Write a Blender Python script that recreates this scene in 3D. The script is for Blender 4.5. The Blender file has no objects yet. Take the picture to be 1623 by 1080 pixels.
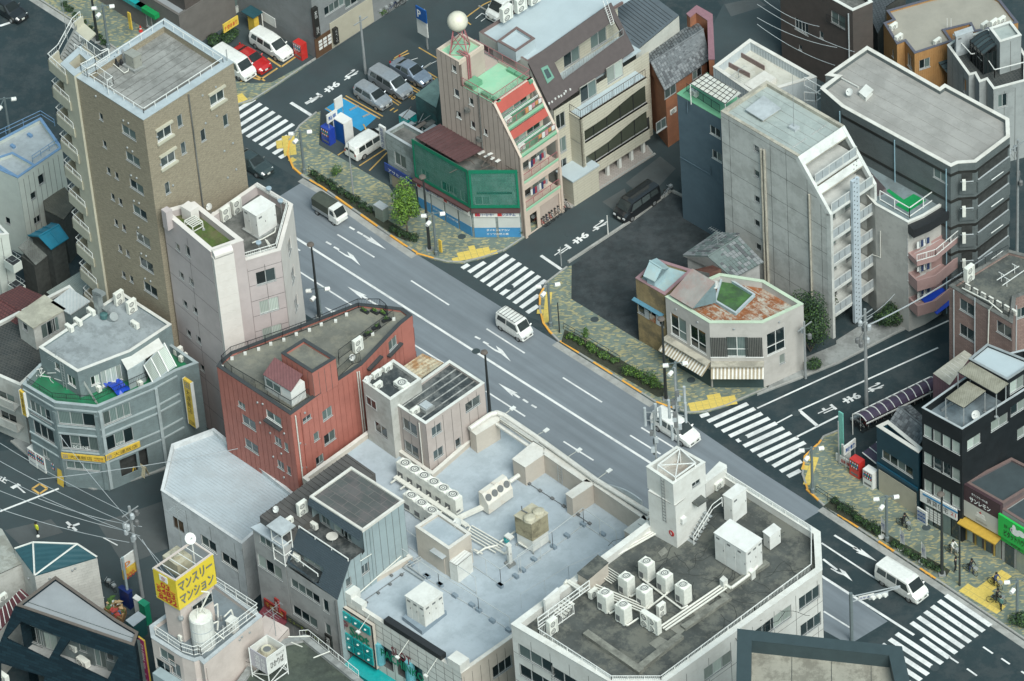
import bpy,random
from math import*
rg,en,RR,Z0=range,enumerate,random.Random,(0,0,0)
def si(n,k,v):n.inputs[k].default_value=v
from mathutils import Vector as Vc,Matrix
from mathutils.geometry import tessellate_polygon as tess
random.seed(7)
R=radians
SC=bpy.context.scene
COL=SC.collection
PW,PH=1623.,1080.
FPX=8000.;TH=R(41.);ROLL=R(-4.5);DIST=449.
CAM=Vc((0,-DIST*cos(TH),DIST*sin(TH)))
FW=Vc((0,cos(TH),-sin(TH)))
_r=Vc((1,0,0));_u=_r.cross(FW)
RT=cos(ROLL)*_r+sin(ROLL)*_u
UP=-sin(ROLL)*_r+cos(ROLL)*_u
cd=bpy.data.cameras.new('camera');co=bpy.data.objects.new('camera',cd);COL.objects.link(co)
co.matrix_world=Matrix(((RT.x,UP.x,-FW.x,CAM.x),(RT.y,UP.y,-FW.y,CAM.y),(RT.z,UP.z,-FW.z,CAM.z),(0,0,0,1)))
cd.sensor_fit='HORIZONTAL';cd.sensor_width=36.;cd.lens=36.*FPX/PW
cd.clip_start=5.;cd.clip_end=5000.
SC.camera=co
wd=bpy.data.worlds.new('World');SC.world=wd;wd.use_nodes=True
nt=wd.node_tree;bg=nt.nodes['Background']
sk=nt.nodes.new('ShaderNodeTexSky');sk.sky_type='NISHITA';sk.sun_disc=False
SUN_EL,SUN_AZ=R(48),R(158)
sk.sun_elevation=SUN_EL;sk.sun_rotation=SUN_AZ;sk.altitude=0;sk.air_density=1.6;sk.dust_density=3.;sk.ozone_density=1.
hs=nt.nodes.new('ShaderNodeHueSaturation');si(hs,'Saturation',.42);nt.links.new(sk.outputs[0],hs.inputs['Color'])
tn=nt.nodes.new('ShaderNodeMix');tn.data_type='RGBA';tn.blend_type='MULTIPLY';si(tn,0,1.);si(tn,7,(.76,1.04,1.08,1));nt.links.new(hs.outputs[0],tn.inputs[6])
nt.links.new(tn.outputs[2],bg.inputs[0]);si(bg,1,.092)
sl=bpy.data.lights.new('sun','SUN');sl.energy=3.;sl.angle=R(32);sl.color=(1.,.975,.93)
so=bpy.data.objects.new('sun',sl);COL.objects.link(so)
so.rotation_euler=(R(90)-SUN_EL,0,pi-SUN_AZ)
SC.view_settings.view_transform='Standard';SC.view_settings.look='None'
SC.view_settings.exposure=.42;SC.view_settings.gamma=1.
SC.cycles.max_bounces=4;SC.cycles.diffuse_bounces=3;SC.cycles.glossy_bounces=2;SC.cycles.transparent_max_bounces=6
def ray(x,y):
 return FW*FPX+RT*(x-PW/2)-UP*(y-PH/2)
def P(x,y,z=0.):
 d=ray(x,y);t=(z-CAM.z)/d.z
 return CAM+d*t
def Zm(x0,y0,s):
 return lambda x,y:(x0+x/s,y0+y/s)
def onw(px,A,N):
 d=ray(*px);t=(A-CAM).dot(N)/d.dot(N)
 return CAM+d*t
def hgt(base,toppx):
 lo,hi=0.,90.
 for _ in rg(40):
  m=(lo+hi)/2;q=base+up(m)-CAM
  y=PH/2-FPX*q.dot(UP)/q.dot(FW)
  if y>toppx[1]:lo=m
  else:hi=m
 return lo
def px(q):
 q=q-CAM;return(PW/2+FPX*q.dot(RT)/q.dot(FW),PH/2-FPX*q.dot(UP)/q.dot(FW))
def link(o):COL.objects.link(o);return o
def tag(o,label=None,cat=None,group=None,kind=None):
 if label:o['label']=label
 if cat:o['category']=cat
 if group:o['group']=group
 if kind:o['kind']=kind
 return o
def T(name,label,cat,loc,group=None,rz=0.):
 o=bpy.data.objects.new(name,None);o.empty_display_size=.2;link(o)
 o.location=loc;o.rotation_euler=(0,0,rz)
 return tag(o,label,cat,group)
class G:
 def __init__(s):s.v=[];s.f=[];s.m=[];s.mi=0
 def poly(s,pts):
  n=len(s.v);s.v+=[tuple(p)for p in pts];s.f.append(tuple(rg(n,n+len(pts))));s.m.append(s.mi);return s
 def ox(s,o,a,b,c):
  o,a,b,c=Vc(o),Vc(a),Vc(b),Vc(c)
  if a.cross(b).dot(c)<0:a,b=b,a
  n=len(s.v);s.v+=[tuple(q)for q in(o,o+a,o+a+b,o+b,o+c,o+a+c,o+a+b+c,o+b+c)]
  for q in((3,2,1,0),(4,5,6,7),(0,1,5,4),(1,2,6,5),(2,3,7,6),(3,0,4,7)):
   s.f.append(tuple(n+i for i in q));s.m.append(s.mi)
  return s
 def box(s,x0,y0,z0,x1,y1,z1):return s.ox((x0,y0,z0),(x1-x0,0,0),(0,y1-y0,0),(0,0,z1-z0))
 def prism(s,pts,z0,z1,top=True,bot=False):
  pts=[Vc((p[0],p[1],0))for p in pts]
  if area(pts)<0:pts=pts[::-1]
  n=len(pts)
  for i in rg(n):
   a,b=pts[i],pts[(i+1)%n]
   s.poly([(a.x,a.y,z0),(b.x,b.y,z0),(b.x,b.y,z1),(a.x,a.y,z1)])
  if top:s.flat(pts,z1)
  if bot:s.flat(pts,z0,True)
  return s
 def flat(s,pts,z,rev=False):
  pts=[Vc((p[0],p[1],z))for p in pts]
  if area(pts)<0:pts=pts[::-1]
  if len(pts)<=4:
   s.poly(pts[::-1]if rev else pts);return s
  tr=tess([pts]);n=len(s.v);s.v+=[tuple(p)for p in pts]
  for t in tr:
   a,b,c=[pts[i]for i in t]
   up=(b-a).cross(c-a).z>0
   t=tuple(n+i for i in t)
   s.f.append(t if up!=rev else t[::-1]);s.m.append(s.mi)
  return s
 def ring(s,o,i,z0,z1):
  n=len(o)
  for k in rg(n):
   a,b,c,d=o[k],o[(k+1)%n],i[(k+1)%n],i[k]
   s.poly([(a.x,a.y,z0),(b.x,b.y,z0),(b.x,b.y,z1),(a.x,a.y,z1)])
   s.poly([(c.x,c.y,z0),(d.x,d.y,z0),(d.x,d.y,z1),(c.x,c.y,z1)])
   s.poly([(a.x,a.y,z1),(b.x,b.y,z1),(c.x,c.y,z1),(d.x,d.y,z1)])
   s.poly([(d.x,d.y,z0),(c.x,c.y,z0),(b.x,b.y,z0),(a.x,a.y,z0)])
  return s
 def tu(s,p0,p1,r,n=4,r1=None):
  p0,p1=Vc(p0),Vc(p1);d=(p1-p0)
  if d.length<1e-6:return s
  d.normalize();a=up(1)if abs(d.z)<.9 else Vc((1,0,0))
  u=d.cross(a).normalized();w=d.cross(u);r1=r if r1 is None else r1
  b=len(s.v)
  for p,q in((p0,r),(p1,r1)):
   for k in rg(n):
    t=2*pi*(k+.5)/n;s.v.append(tuple(p+u*cos(t)*q+w*sin(t)*q))
  for k in rg(n):
   j=(k+1)%n;s.f.append((b+k,b+n+k,b+n+j,b+j));s.m.append(s.mi)
  s.f.append(tuple(b+k for k in rg(n)));s.m.append(s.mi)
  s.f.append(tuple(b+n+k for k in rg(n))[::-1]);s.m.append(s.mi)
  return s
 def path(s,pts,r,n=4):
  for a,b in zip(pts,pts[1:]):s.tu(a,b,r,n)
  return s
 def la(s,c,prof,n=16,ax=None):
  c=Vc(c);b=len(s.v)
  for r,h in prof:
   for k in rg(n):
    t=2*pi*k/n;s.v.append((c.x+r*cos(t),c.y+r*sin(t),c.z+h))
  for i in rg(len(prof)-1):
   for k in rg(n):
    j=(k+1)%n;s.f.append((b+i*n+k,b+i*n+j,b+(i+1)*n+j,b+(i+1)*n+k));s.m.append(s.mi)
  s.f.append(tuple(b+k for k in rg(n))[::-1]);s.m.append(s.mi)
  e=b+(len(prof)-1)*n;s.f.append(tuple(e+k for k in rg(n)));s.m.append(s.mi)
  return s
 def mesh(s,name,mats,off=Z0,ang=0.,smooth=False):
  me=bpy.data.meshes.new(name);o=Vc(off)
  me.from_pydata([(a-o.x,b-o.y,c-o.z)for a,b,c in s.v],[],s.f)
  if not isinstance(mats,(list,tuple)):mats=[mats]
  for m in mats:me.materials.append(m)
  if len(mats)>1:me.polygons.foreach_set('material_index',s.m)
  uv=me.uv_layers.new(name='UVMap');ca,sa=cos(ang),sin(ang)
  V=s.v;data=[]
  for p in me.polygons:
   n=p.normal
   if abs(n.z)>.85:
    for i in p.vertices:
     x,y,z=V[i];data+=[x*ca+y*sa,-x*sa+y*ca]
   else:
    l=hypot(n.x,n.y)or 1;tx,ty=-n.y/l,n.x/l
    k=1/max(.3,l)
    for i in p.vertices:
     x,y,z=V[i];data+=[x*tx+y*ty,z*k]
  uv.data.foreach_set('uv',data)
  if smooth:me.polygons.foreach_set('use_smooth',[True]*len(me.polygons))
  me.validate();return me
 def bu(s,name,mats,parent=None,ang=0.,smooth=False,off=None):
  if not s.f:return None
  if off is None:off=wloc(parent)if parent else(0,0,0)
  o=bpy.data.objects.new(name,s.mesh(name,mats,off,ang,smooth));link(o)
  if parent:o.parent=parent
  return o
def wloc(o):
 l=up(0)
 while o:l+=Vc(o.location);o=o.parent
 return l
def area(p):
 return sum(p[i].x*p[(i+1)%len(p)].y-p[(i+1)%len(p)].x*p[i].y for i in rg(len(p)))/2
def ist(pts,d):
 n=len(pts);out=[]
 for i in rg(n):
  a,b,c=pts[i-1],pts[i],pts[(i+1)%n]
  e=(b-a).to_2d().normalized();f=(c-b).to_2d().normalized()
  n1=Vc((-e.y,e.x));n2=Vc((-f.y,f.x));m=n1+n2
  k=d/max(.35,(1+n1.dot(n2)))
  out.append(Vc((b.x+m.x*k,b.y+m.y*k,b.z)))
 return out
def mobj(name,me,parent=None,loc=(0,0,0),rz=0.,m=None):
 o=bpy.data.objects.new(name,me);link(o)
 if parent:o.parent=parent
 if m is not None:o.matrix_local=m
 else:o.location=loc;o.rotation_euler=(0,0,rz)
 return o
def copy_tree(o,parent=None):
 c=o.copy();link(c);c.parent=parent
 for ch in o.children:copy_tree(ch,c)
 return c
def dup(rt,loc,rz,label=None,group=None,scale=None):
 c=copy_tree(rt);c.location=loc;c.rotation_euler=(0,0,rz)
 if label:c['label']=label
 if group:c['group']=group
 if scale:c.scale=scale
 return c
def ccw(w):return w if area(w)>0 else w[::-1]
def up(z):return Vc((0,0,z))
def ob(X,*Y,**k):K={q:k.pop(q)for q in list(k)if q in('off','smooth')};return G().ox(*X).bu(*Y,**K)
def tb(X,*Y,**K):return G().tu(*X).bu(*Y,**K)
def lh(X,*Y,**K):return G().la(*X).bu(*Y,**K)
def pth(X,*Y,**K):return G().path(*X).bu(*Y,**K)
def ps(X,*Y,**K):
 if isinstance(X[-1],dict):return G().prism(*X[:-1],**X[-1]).bu(*Y,**K)
 return G().prism(*X).bu(*Y,**K)
MT={}
def hexc(c):return c if len(c)==4 else(*c,1.)
def mat(name,col,rough=.7,var=.12,sc=1.5,metal=0.,bump=0.,col2=None,sti=0.,stc=(.05,.05,.045),kind=None,kw=None,spec=.5,bsc=40.):
 """procedural material on metre UVs: base colour with noise variation, optional stains, bricks, ribs"""
 if name in MT:return MT[name]
 m=bpy.data.materials.new(name);m.use_nodes=True;MT[name]=m
 nt=m.node_tree;N=nt.nodes;L=nt.links;b=N['Principled BSDF']
 si(b,'Roughness',rough);si(b,'Metallic',metal)
 si(b,'Specular IOR Level',spec)
 uv=N.new('ShaderNodeUVMap');uv.uv_map='UVMap';U=uv.outputs[0]
 def noise(scale,detail=5,rough=.6,src=None):
  n=N.new('ShaderNodeTexNoise');si(n,'Scale',scale);si(n,'Detail',detail);si(n,'Roughness',rough)
  L.new(src or U,n.inputs['Vector']);return n.outputs['Fac']
 def ramp(fac,stops):
  r=N.new('ShaderNodeValToRGB');e=r.color_ramp.elements
  e[0].position,e[0].color=stops[0];e[1].position,e[1].color=stops[-1]
  for p,c in stops[1:-1]:
   q=e.new(p);q.color=c
  L.new(fac,r.inputs[0]);return r.outputs[0]
 def mix(a,bb,fac,mode='MIX'):
  x=N.new('ShaderNodeMix');x.data_type='RGBA';x.blend_type=mode
  for s,v in((6,a),(7,bb)):
   if isinstance(v,tuple):x.inputs[s].default_value=hexc(v)
   else:L.new(v,x.inputs[s])
  if isinstance(fac,float):si(x,0,fac)
  else:L.new(fac,x.inputs[0])
  return x.outputs[2]
 c=hexc(col);height=None
 dk=tuple(v*(1-var)for v in col)+(1,);lt=tuple(min(1,v*(1+var))for v in(col2 or col))+(1,)
 base=ramp(noise(sc),[(.32,dk),(.68,lt)])
 def mathn(op,a,b2):
  q=N.new('ShaderNodeMath');q.operation=op
  for i,v in((0,a),(1,b2)):
   if isinstance(v,(int,float)):q.inputs[i].default_value=v
   else:L.new(v,q.inputs[i])
  return q.outputs[0]
 if kind=='brick':
  t=N.new('ShaderNodeTexBrick');L.new(U,t.inputs['Vector']);si(t,'Scale',1.)
  w,h,mo,cm,c2=kw
  si(t,'Brick Width',w);si(t,'Row Height',h);si(t,'Mortar Size',mo)
  si(t,'Color1',hexc(col));si(t,'Color2',hexc(c2));si(t,'Mortar',hexc(cm))
  base=mix(t.outputs['Color'],base,.35);height=t.outputs['Fac']
  height=mathn('MULTIPLY',height,-1.)
 if kind in('ribs','ribsv'):
  w=N.new('ShaderNodeTexWave');w.wave_type='BANDS';w.bands_direction='X' if kind=='ribs' else 'Y';w.wave_profile='SIN'
  si(w,'Scale',pi/10/kw[0]);L.new(U,w.inputs['Vector'])
  height=w.outputs['Fac']
 if kind=='pave':
  mp=N.new('ShaderNodeMapping');L.new(U,mp.inputs[0]);si(mp,'Rotation',(0,0,R(28)));si(mp,'Scale',(3.5,7.6,1))
  vo=N.new('ShaderNodeTexVoronoi');L.new(mp.outputs[0],vo.inputs['Vector']);si(vo,'Scale',1.);si(vo,'Randomness',.55)
  sp=N.new('ShaderNodeSeparateColor');L.new(vo.outputs['Color'],sp.inputs[0])
  f=ramp(sp.outputs[0],[(.7,(0,0,0,1)),(.72,(1,1,1,1))])
  base=mix(base,(.38,.34,.18),f)
  f2=ramp(sp.outputs[1],[(0.,(0,0,0,1)),(1,(1,1,1,1))])
  base=mix(base,(.12,.16,.13),mathn('MULTIPLY',f2,.45))
  base=mix(base,ramp(noise(.35),[(.3,(.65,.65,.65,1)),(.7,(1,1,1,1))]),.6,'MULTIPLY')
 if kind=='lane':
  mp=N.new('ShaderNodeMapping');L.new(U,mp.inputs[0]);si(mp,'Scale',(.05,1.3,1))
  base=mix(base,ramp(noise(1.,6,.6,mp.outputs[0]),[(.35,(.8,.8,.8,1)),(.65,(1.06,1.06,1.06,1))]),.8,'MULTIPLY')
 if sti>0:
  s=ramp(noise(.42,10,.75),[(.47,(0,0,0,1)),(.57,(1,1,1,1))])
  base=mix(base,hexc(stc),mathn('MULTIPLY',s,min(1,sti*1.25)))
  s2=ramp(noise(3.1,6,.7),[(.55,(0,0,0,1)),(.64,(1,1,1,1))])
  base=mix(base,hexc(stc),mathn('MULTIPLY',s2,sti*.6))
  mpv=N.new('ShaderNodeMapping');L.new(U,mpv.inputs[0]);si(mpv,'Scale',(2.6,.22,1))
  if kind!='flat' and 'roof' not in name:
   s3=ramp(noise(1.,5,.7,mpv.outputs[0]),[(.52,(0,0,0,1)),(.75,(1,1,1,1))])
   base=mix(base,hexc(stc),mathn('MULTIPLY',s3,sti*.6))
 fine=noise(bsc,3,.7)
 base=mix(base,ramp(fine,[(.25,(.82,.82,.82,1)),(.75,(1.08,1.08,1.08,1))]),.7,'MULTIPLY')
 L.new(base,b.inputs['Base Color'])
 if bump>0 or height is not None:
  bp=N.new('ShaderNodeBump');si(bp,'Strength',1.)
  if height is None:h=fine;dist=bump
  else:
   h=height;dist=(kw[1]if kind in('ribs','ribsv')else(bump or .01))
  si(bp,'Distance',dist)
  L.new(h,bp.inputs['Height']);L.new(bp.outputs[0],b.inputs['Normal'])
 return m
def glassm(name,col,rough=.06,curt=None):
 if name in MT:return MT[name]
 m=bpy.data.materials.new(name);m.use_nodes=True;MT[name]=m
 nt=m.node_tree;N=nt.nodes;L=nt.links;b=N['Principled BSDF']
 si(b,'Roughness',.6 if curt else rough);si(b,'Base Color',hexc(col))
 si(b,'Specular IOR Level',.5)
 si(b,'Coat Weight',.5);si(b,'Coat Roughness',.03);si(b,'Coat IOR',1.5)
 oi=N.new('ShaderNodeObjectInfo')
 if curt:
  uv=N.new('ShaderNodeUVMap');uv.uv_map='UVMap'
  w=N.new('ShaderNodeTexWave');si(w,'Scale',2.2);si(w,'Distortion',1.5);L.new(uv.outputs[0],w.inputs['Vector'])
  mx=N.new('ShaderNodeMix');mx.data_type='RGBA';si(mx,6,hexc(col));si(mx,7,hexc(curt));L.new(w.outputs['Fac'],mx.inputs[0]);src=mx.outputs[2]
 else:
  rgb=N.new('ShaderNodeRGB');rgb.outputs[0].default_value=hexc(col);src=rgb.outputs[0]
 hs=N.new('ShaderNodeHueSaturation');mr=N.new('ShaderNodeMapRange');si(mr,3,.55);si(mr,4,1.45)
 L.new(oi.outputs['Random'],mr.inputs[0]);L.new(mr.outputs[0],hs.inputs['Value']);L.new(src,hs.inputs['Color']);L.new(hs.outputs[0],b.inputs['Base Color'])
 return m
def pn(name,col,rough=.5,metal=0.,coat=0.,spec=.5):
 if name in MT:return MT[name]
 m=bpy.data.materials.new(name);m.use_nodes=True;MT[name]=m
 nt=m.node_tree;N=nt.nodes;L=nt.links;b=N['Principled BSDF']
 si(b,'Roughness',rough);si(b,'Metallic',metal);si(b,'Coat Weight',coat);si(b,'Coat Roughness',.05)
 si(b,'Specular IOR Level',spec)
 tc=N.new('ShaderNodeTexCoord');n=N.new('ShaderNodeTexNoise');si(n,'Scale',4);si(n,'Detail',4);L.new(tc.outputs['Object'],n.inputs['Vector'])
 r=N.new('ShaderNodeValToRGB');r.color_ramp.elements[0].position=.3;r.color_ramp.elements[1].position=.7
 r.color_ramp.elements[0].color=tuple(v*.88 for v in col)+(1,);r.color_ramp.elements[1].color=tuple(min(1,v*1.06)for v in col)+(1,)
 L.new(n.outputs['Fac'],r.inputs[0]);L.new(r.outputs[0],b.inputs['Base Color'])
 return m
MW=mat('white_paint',(.66,.66,.63),.55,.06,1.2,sti=.12,stc=(.3,.27,.2))
M_alu=pn('aluminium',(.5,.51,.5),.4,.3)
M_alud=pn('dark_aluminium',(.035,.037,.038),.4,.2)
MF=pn('white_frame',(.66,.66,.63),.5)
MK=pn('dark_rail',(.02,.022,.024),.5)
M_black=pn('black_rubber',(.02,.02,.02),.8)
MS=pn('galvanised',(.36,.38,.38),.5,.4)
M_joint=pn('joint_dark_gap',(.1,.1,.095),.9)  # dark grey backing that shows in the joints between panels
Mgl=glassm('glass_dark',(.012,.022,.024))
MGg=glassm('glass_grey',(.035,.05,.052))
Mc=glassm('curtain_pale',(.22,.26,.23),curt=(.36,.4,.36))
Mcd=glassm('curtain_dim',(.06,.09,.085),curt=(.13,.17,.16))
MAw=pn('ac_white',(.66,.66,.6),.5)
MA=pn('ac_grille',(.13,.135,.135),.7)
MP=pn('pipe_cream',(.6,.59,.53),.55)
MO=mat('coping_grey',(.4,.43,.44),.6,.1,1.,sti=.15)
MC=mat('coping_white',(.62,.62,.58),.6,.08,1.,sti=.15,stc=(.25,.22,.16))
def clip(poly,u0,u1,z0,z1):
 def cut(pl,ins,isec):
  out=[]
  for i in rg(len(pl)):
   a,b=pl[i-1],pl[i]
   if ins(b):
    if not ins(a):out.append(isec(a,b))
    out.append(b)
   elif ins(a):out.append(isec(a,b))
  return out
 for ax,v,sg in((0,u0,1),(0,u1,-1),(1,z0,1),(1,z1,-1)):
  if not poly:return[]
  poly=cut(poly,lambda p:sg*(p[ax]-v)>=-1e-9,lambda a,b:tuple(a[k]+(b[k]-a[k])*((v-a[ax])/((b[ax]-a[ax])or 1e-9))for k in(0,1)))
 return poly
WINM={}
def window(rt,pos,ang,w,h,st,inn=.1):
 """window frame object with its panes as sub-parts; style letters: s sliding, d single, c curtain, k dim curtain, g grey glass; capital W white frame"""
 w=round(w*20)/20;h=round(h*20)/20
 base='c' if 'c' in st else 'k' if 'k' in st else 'g' if 'g' in st else 'x'
 wf='W' in st;nm=4 if '4' in st else 3 if '3' in st else(1 if 'd' in st or w<.75 else 2)
 key=(w,h,nm,wf,'i' in st)
 if key not in WINM:
  t=.05;g=G();y0,y1=-inn,-inn+.06
  g.box(-w/2,y0,0,w/2,y1,t);g.box(-w/2,y0,h-t,w/2,y1,h);g.box(-w/2,y0,t,-w/2+t,y1,h-t);g.box(w/2-t,y0,t,w/2,y1,h-t)
  for k in rg(1,nm):x=-w/2+w*k/nm;g.box(x-.03,y0,t,x+.03,y1-.008,h-t)
  g.box(-w/2-.04,-inn,-.05,w/2+.04,.05,0.)
  if 'i' in st:g.box(-w/2,y0,h*.36,w/2,y1-.01,h*.36+.06)
  fm=g.mesh('window',MF if wf else M_alu)
  pm=[]
  for k in rg(nm):
   g=G();x0=-w/2+w*k/nm+.03;x1=-w/2+w*(k+1)/nm-.03;y=-inn+.02-(.015 if k%2 else 0)
   g.box(x0,y-.01,t,x1,y,h-t);pm.append(g)
  WINM[key]=(fm,pm,{})
 fm,pm,pc=WINM[key]
 o=mobj('window',fm,rt,pos,ang)
 for k,g in en(pm):
  b=base
  if base=='x' and nm>1 and random.random()<.22:b='k'
  if base in 'ck' and random.random()<.18:b='x'
  kk=(k,b)
  if kk not in pc:pc[kk]=g.mesh('pane',{'c':Mc,'k':Mcd,'g':MGg,'x':Mgl}[b])
  mobj('pane',pc[kk],o)
 return o
def wall(rt,A,B,N,poly,mats,wins=(),panels=None,joint=.045,rec=.12,name='wall',pname='panel',backm=None,vpan=None,pmat=None):
 """wall polygon in (u,z) on the vertical plane A->B; wins: (u,z0,w,h,style); panels: list of u cuts -> each panel an own object"""
 A=Vc((A.x,A.y,0));B=Vc((B.x,B.y,0));U=(B-A).normalized();N=Vc(N)
 flip=U.cross(up(1)).dot(N)<0
 ang=atan2(-N.x,N.y)
 def pt(u,z,d=0):q=A+U*u+N*d;return(q.x,q.y,z)
 holes=[(u-w/2,u+w/2,z,z+h)for u,z,w,h,st in wins]
 us=[p[0]for p in poly];zs=[p[1]for p in poly]
 def put(g,lst,d=0):
  pts=[pt(u,z,d)for u,z in lst]
  if len(pts)<3:return
  a=0
  for i in rg(len(lst)):a+=lst[i-1][0]*lst[i][1]-lst[i][0]*lst[i-1][1]
  if(a<0)!=flip:pts=pts[::-1]
  g.poly(pts)
 def fill(g,u0,u1,z0,z1,d):
  uu=sorted({u0,u1,*[x for h in holes for x in h[:2]if u0<x<u1]});zz=sorted({z0,z1,*[x for h in holes for x in h[2:]if z0<x<z1]})
  for i in rg(len(uu)-1):
   for j in rg(len(zz)-1):
    cu,cz=(uu[i]+uu[i+1])/2,(zz[j]+zz[j+1])/2
    if any(h[0]<cu<h[1]and h[2]<cz<h[3]for h in holes):continue
    c=clip(poly,uu[i],uu[i+1],zz[j],zz[j+1])
    q=[]
    for p in c:
     if not q or abs(p[0]-q[-1][0])+abs(p[1]-q[-1][1])>1e-6:q.append(p)
    if len(q)>2:put(g,q,d)
 g=G();d0=-.03 if panels else 0
 if panels and not backm:backm=M_joint
 fill(g,min(us),max(us),min(zs),max(zs),d0)
 for a,b,c,d in holes:
  for q in(((a,c),(b,c)),((b,c),(b,d)),((b,d),(a,d)),((a,d),(a,c))):
   (u1,z1),(u2,z2)=q
   pts=[pt(u1,z1,0),pt(u2,z2,0),pt(u2,z2,-rec),pt(u1,z1,-rec)]
   g.poly(pts[::-1]if not flip else pts)
 w=g.bu(name,backm or mats,rt)
 if panels:
  cuts=sorted({min(us),max(us),*[p for p in panels if min(us)<p<max(us)]})
  vc=sorted({min(zs),max(zs),*[p for p in(vpan or[])if min(zs)<p<max(zs)]})
  for i in rg(len(cuts)-1):
   c0,c1=cuts[i]+joint/2,cuts[i+1]-joint/2;ex=[(h[2],h[3])for h in holes if h[0]<=c0+.02 and h[1]>=c1-.02];seg=[]
   for j in rg(len(vc)-1):
    lo=vc[j]+(joint/2 if j else 0);hi=vc[j+1]-joint/2
    for e0,e1 in sorted(ex):
     if e0>=hi or e1<=lo:continue
     if e0>lo:seg.append((lo,e0))
     lo=e1
    if hi>lo:seg.append((lo,hi))
   for lo,hi in seg:
    g=G();fill(g,c0,c1,lo,hi,0)
    if g.f:g.bu(pname,pmat or mats,w,off=wloc(rt))
 for u,z,ww,h,st in wins:
  if st=='-':continue
  q=A+U*u;window(rt,Vc((q.x,q.y,z))-wloc(rt),ang,ww,h,st)
 return w
class Bld:
 def __init__(s,name,label,cat,pts,H,wm,rm,z0=0.,par=.5,pw=.22,cop=None,group=None,rt=None,world=False,rn='roof',skip=(),copn='parapet_coping',shear=None):
  s.H=H;s.z0=z0;s.w=[Vc((p[0],p[1],0))if world else P(p[0],p[1],H)for p in pts]
  for p in s.w:p.z=0
  s.sg=1 if area(s.w)>0 else-1
  c=sum(s.w,Vc())/len(s.w);c.z=z0
  s.rt=rt or T(name,label,cat,c,group)
  s.wm=wm;s.rm=rm;s.par=par;s.pw=pw;s.cop=cop or wm;s.wins={};s.opt={};s.skip=skip;s.rn=rn;s.copn=copn
  e=s.w[1]-s.w[0];s.ang=atan2(e.y,e.x)
 def eg(s,i):
  A,B=s.w[i],s.w[(i+1)%len(s.w)];U=(B-A).normalized();N=Vc((U.y,-U.x,0))*s.sg
  return A,B,U,N
 def uz(s,i,p):
  A,B,U,N=s.eg(i);q=onw(p,A,N);return(q-A).dot(U),q.z
 def win(s,i,z,lst):
  for t in lst:
   st=t[4]if len(t)>4 else 's'
   u,zz=s.uz(i,z(t[0],t[1]));s.wins.setdefault(i,[]).append((u,zz-t[3]/2,t[2],t[3],st))
  return s
 def pan(s,i,step,**k):
  A,B,U,N=s.eg(i);L=(B-A).length;n=max(1,round(L/step));s.opt[i]=dict(panels=[L*k2/n for k2 in rg(1,n)],**k);return s
 def fin(s,roof=True):
  n=len(s.w)
  for i in rg(n):
   if i in s.skip:continue
   A,B,U,N=s.eg(i);L=(B-A).length;Z=s.H-.06
   ws=[w for w in s.wins.get(i,[])if w[0]-w[2]/2>.05 and w[0]+w[2]/2<L-.05 and w[1]>s.z0+.05 and w[1]+w[3]<Z-.05]
   if len(ws)<len(s.wins.get(i,[])):print('DROP',s.rt.name,i,len(s.wins[i])-len(ws),[(round(w[0],1),round(w[1],1))for w in s.wins[i]if w not in ws],round(L,1),Z)
   wall(s.rt,A,B,N,[(0,s.z0),(L,s.z0),(L,Z),(0,Z)],s.wm,ws,**s.opt.get(i,{}))
  o=s.w if s.sg>0 else s.w[::-1]
  if roof:
   g=G();g.flat(ist(o,s.pw*.5)if s.par>0 else o,s.H-s.par if s.par>0 else s.H);s.roof=g.bu(s.rn,s.rm,s.rt,s.ang)
  if s.par>0:
   i2=ist(o,s.pw)
   g=G();g.ring(ist(o,.004),i2,s.H-s.par-.05,s.H-.06);g.bu('parapet',s.wm,s.rt,s.ang)
   g=G();g.ring(ist(o,-.03),ist(o,s.pw+.03),s.H-.06,s.H);g.bu(s.copn,s.cop,s.rt,s.ang)
  return s
 def q(s,p,z=None):
  return P(p[0],p[1],s.H-s.par if z is None else z)
def rlg(rt,pts,h=1.,m=None,post=1.6,bal=0.,rs_=(1.,),r=.025,name='railing',br=.012,low=.08,pr=None):
 g=G();m=m or MF;pr=pr or r
 for a,b in zip(pts,pts[1:]):
  a,b=Vc(a),Vc(b);L=(b-a).length;d=(b-a)/max(L,1e-6);n=max(1,round(L/post))
  for k in rg(n+1):g.tu(a+d*L*k/n,a+d*L*k/n+up(h),pr)
  for f in rs_:g.tu(a+up(h*f),b+up(h*f),r)
  if bal>0:
   g.tu(a+up(low),b+up(low),r*.8)
   n=max(1,round(L/bal))
   for k in rg(1,n):
    q=a+d*L*k/n;g.tu(q+up(low),q+up(h),br,3)
 return g.bu(name,m,rt)
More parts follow.
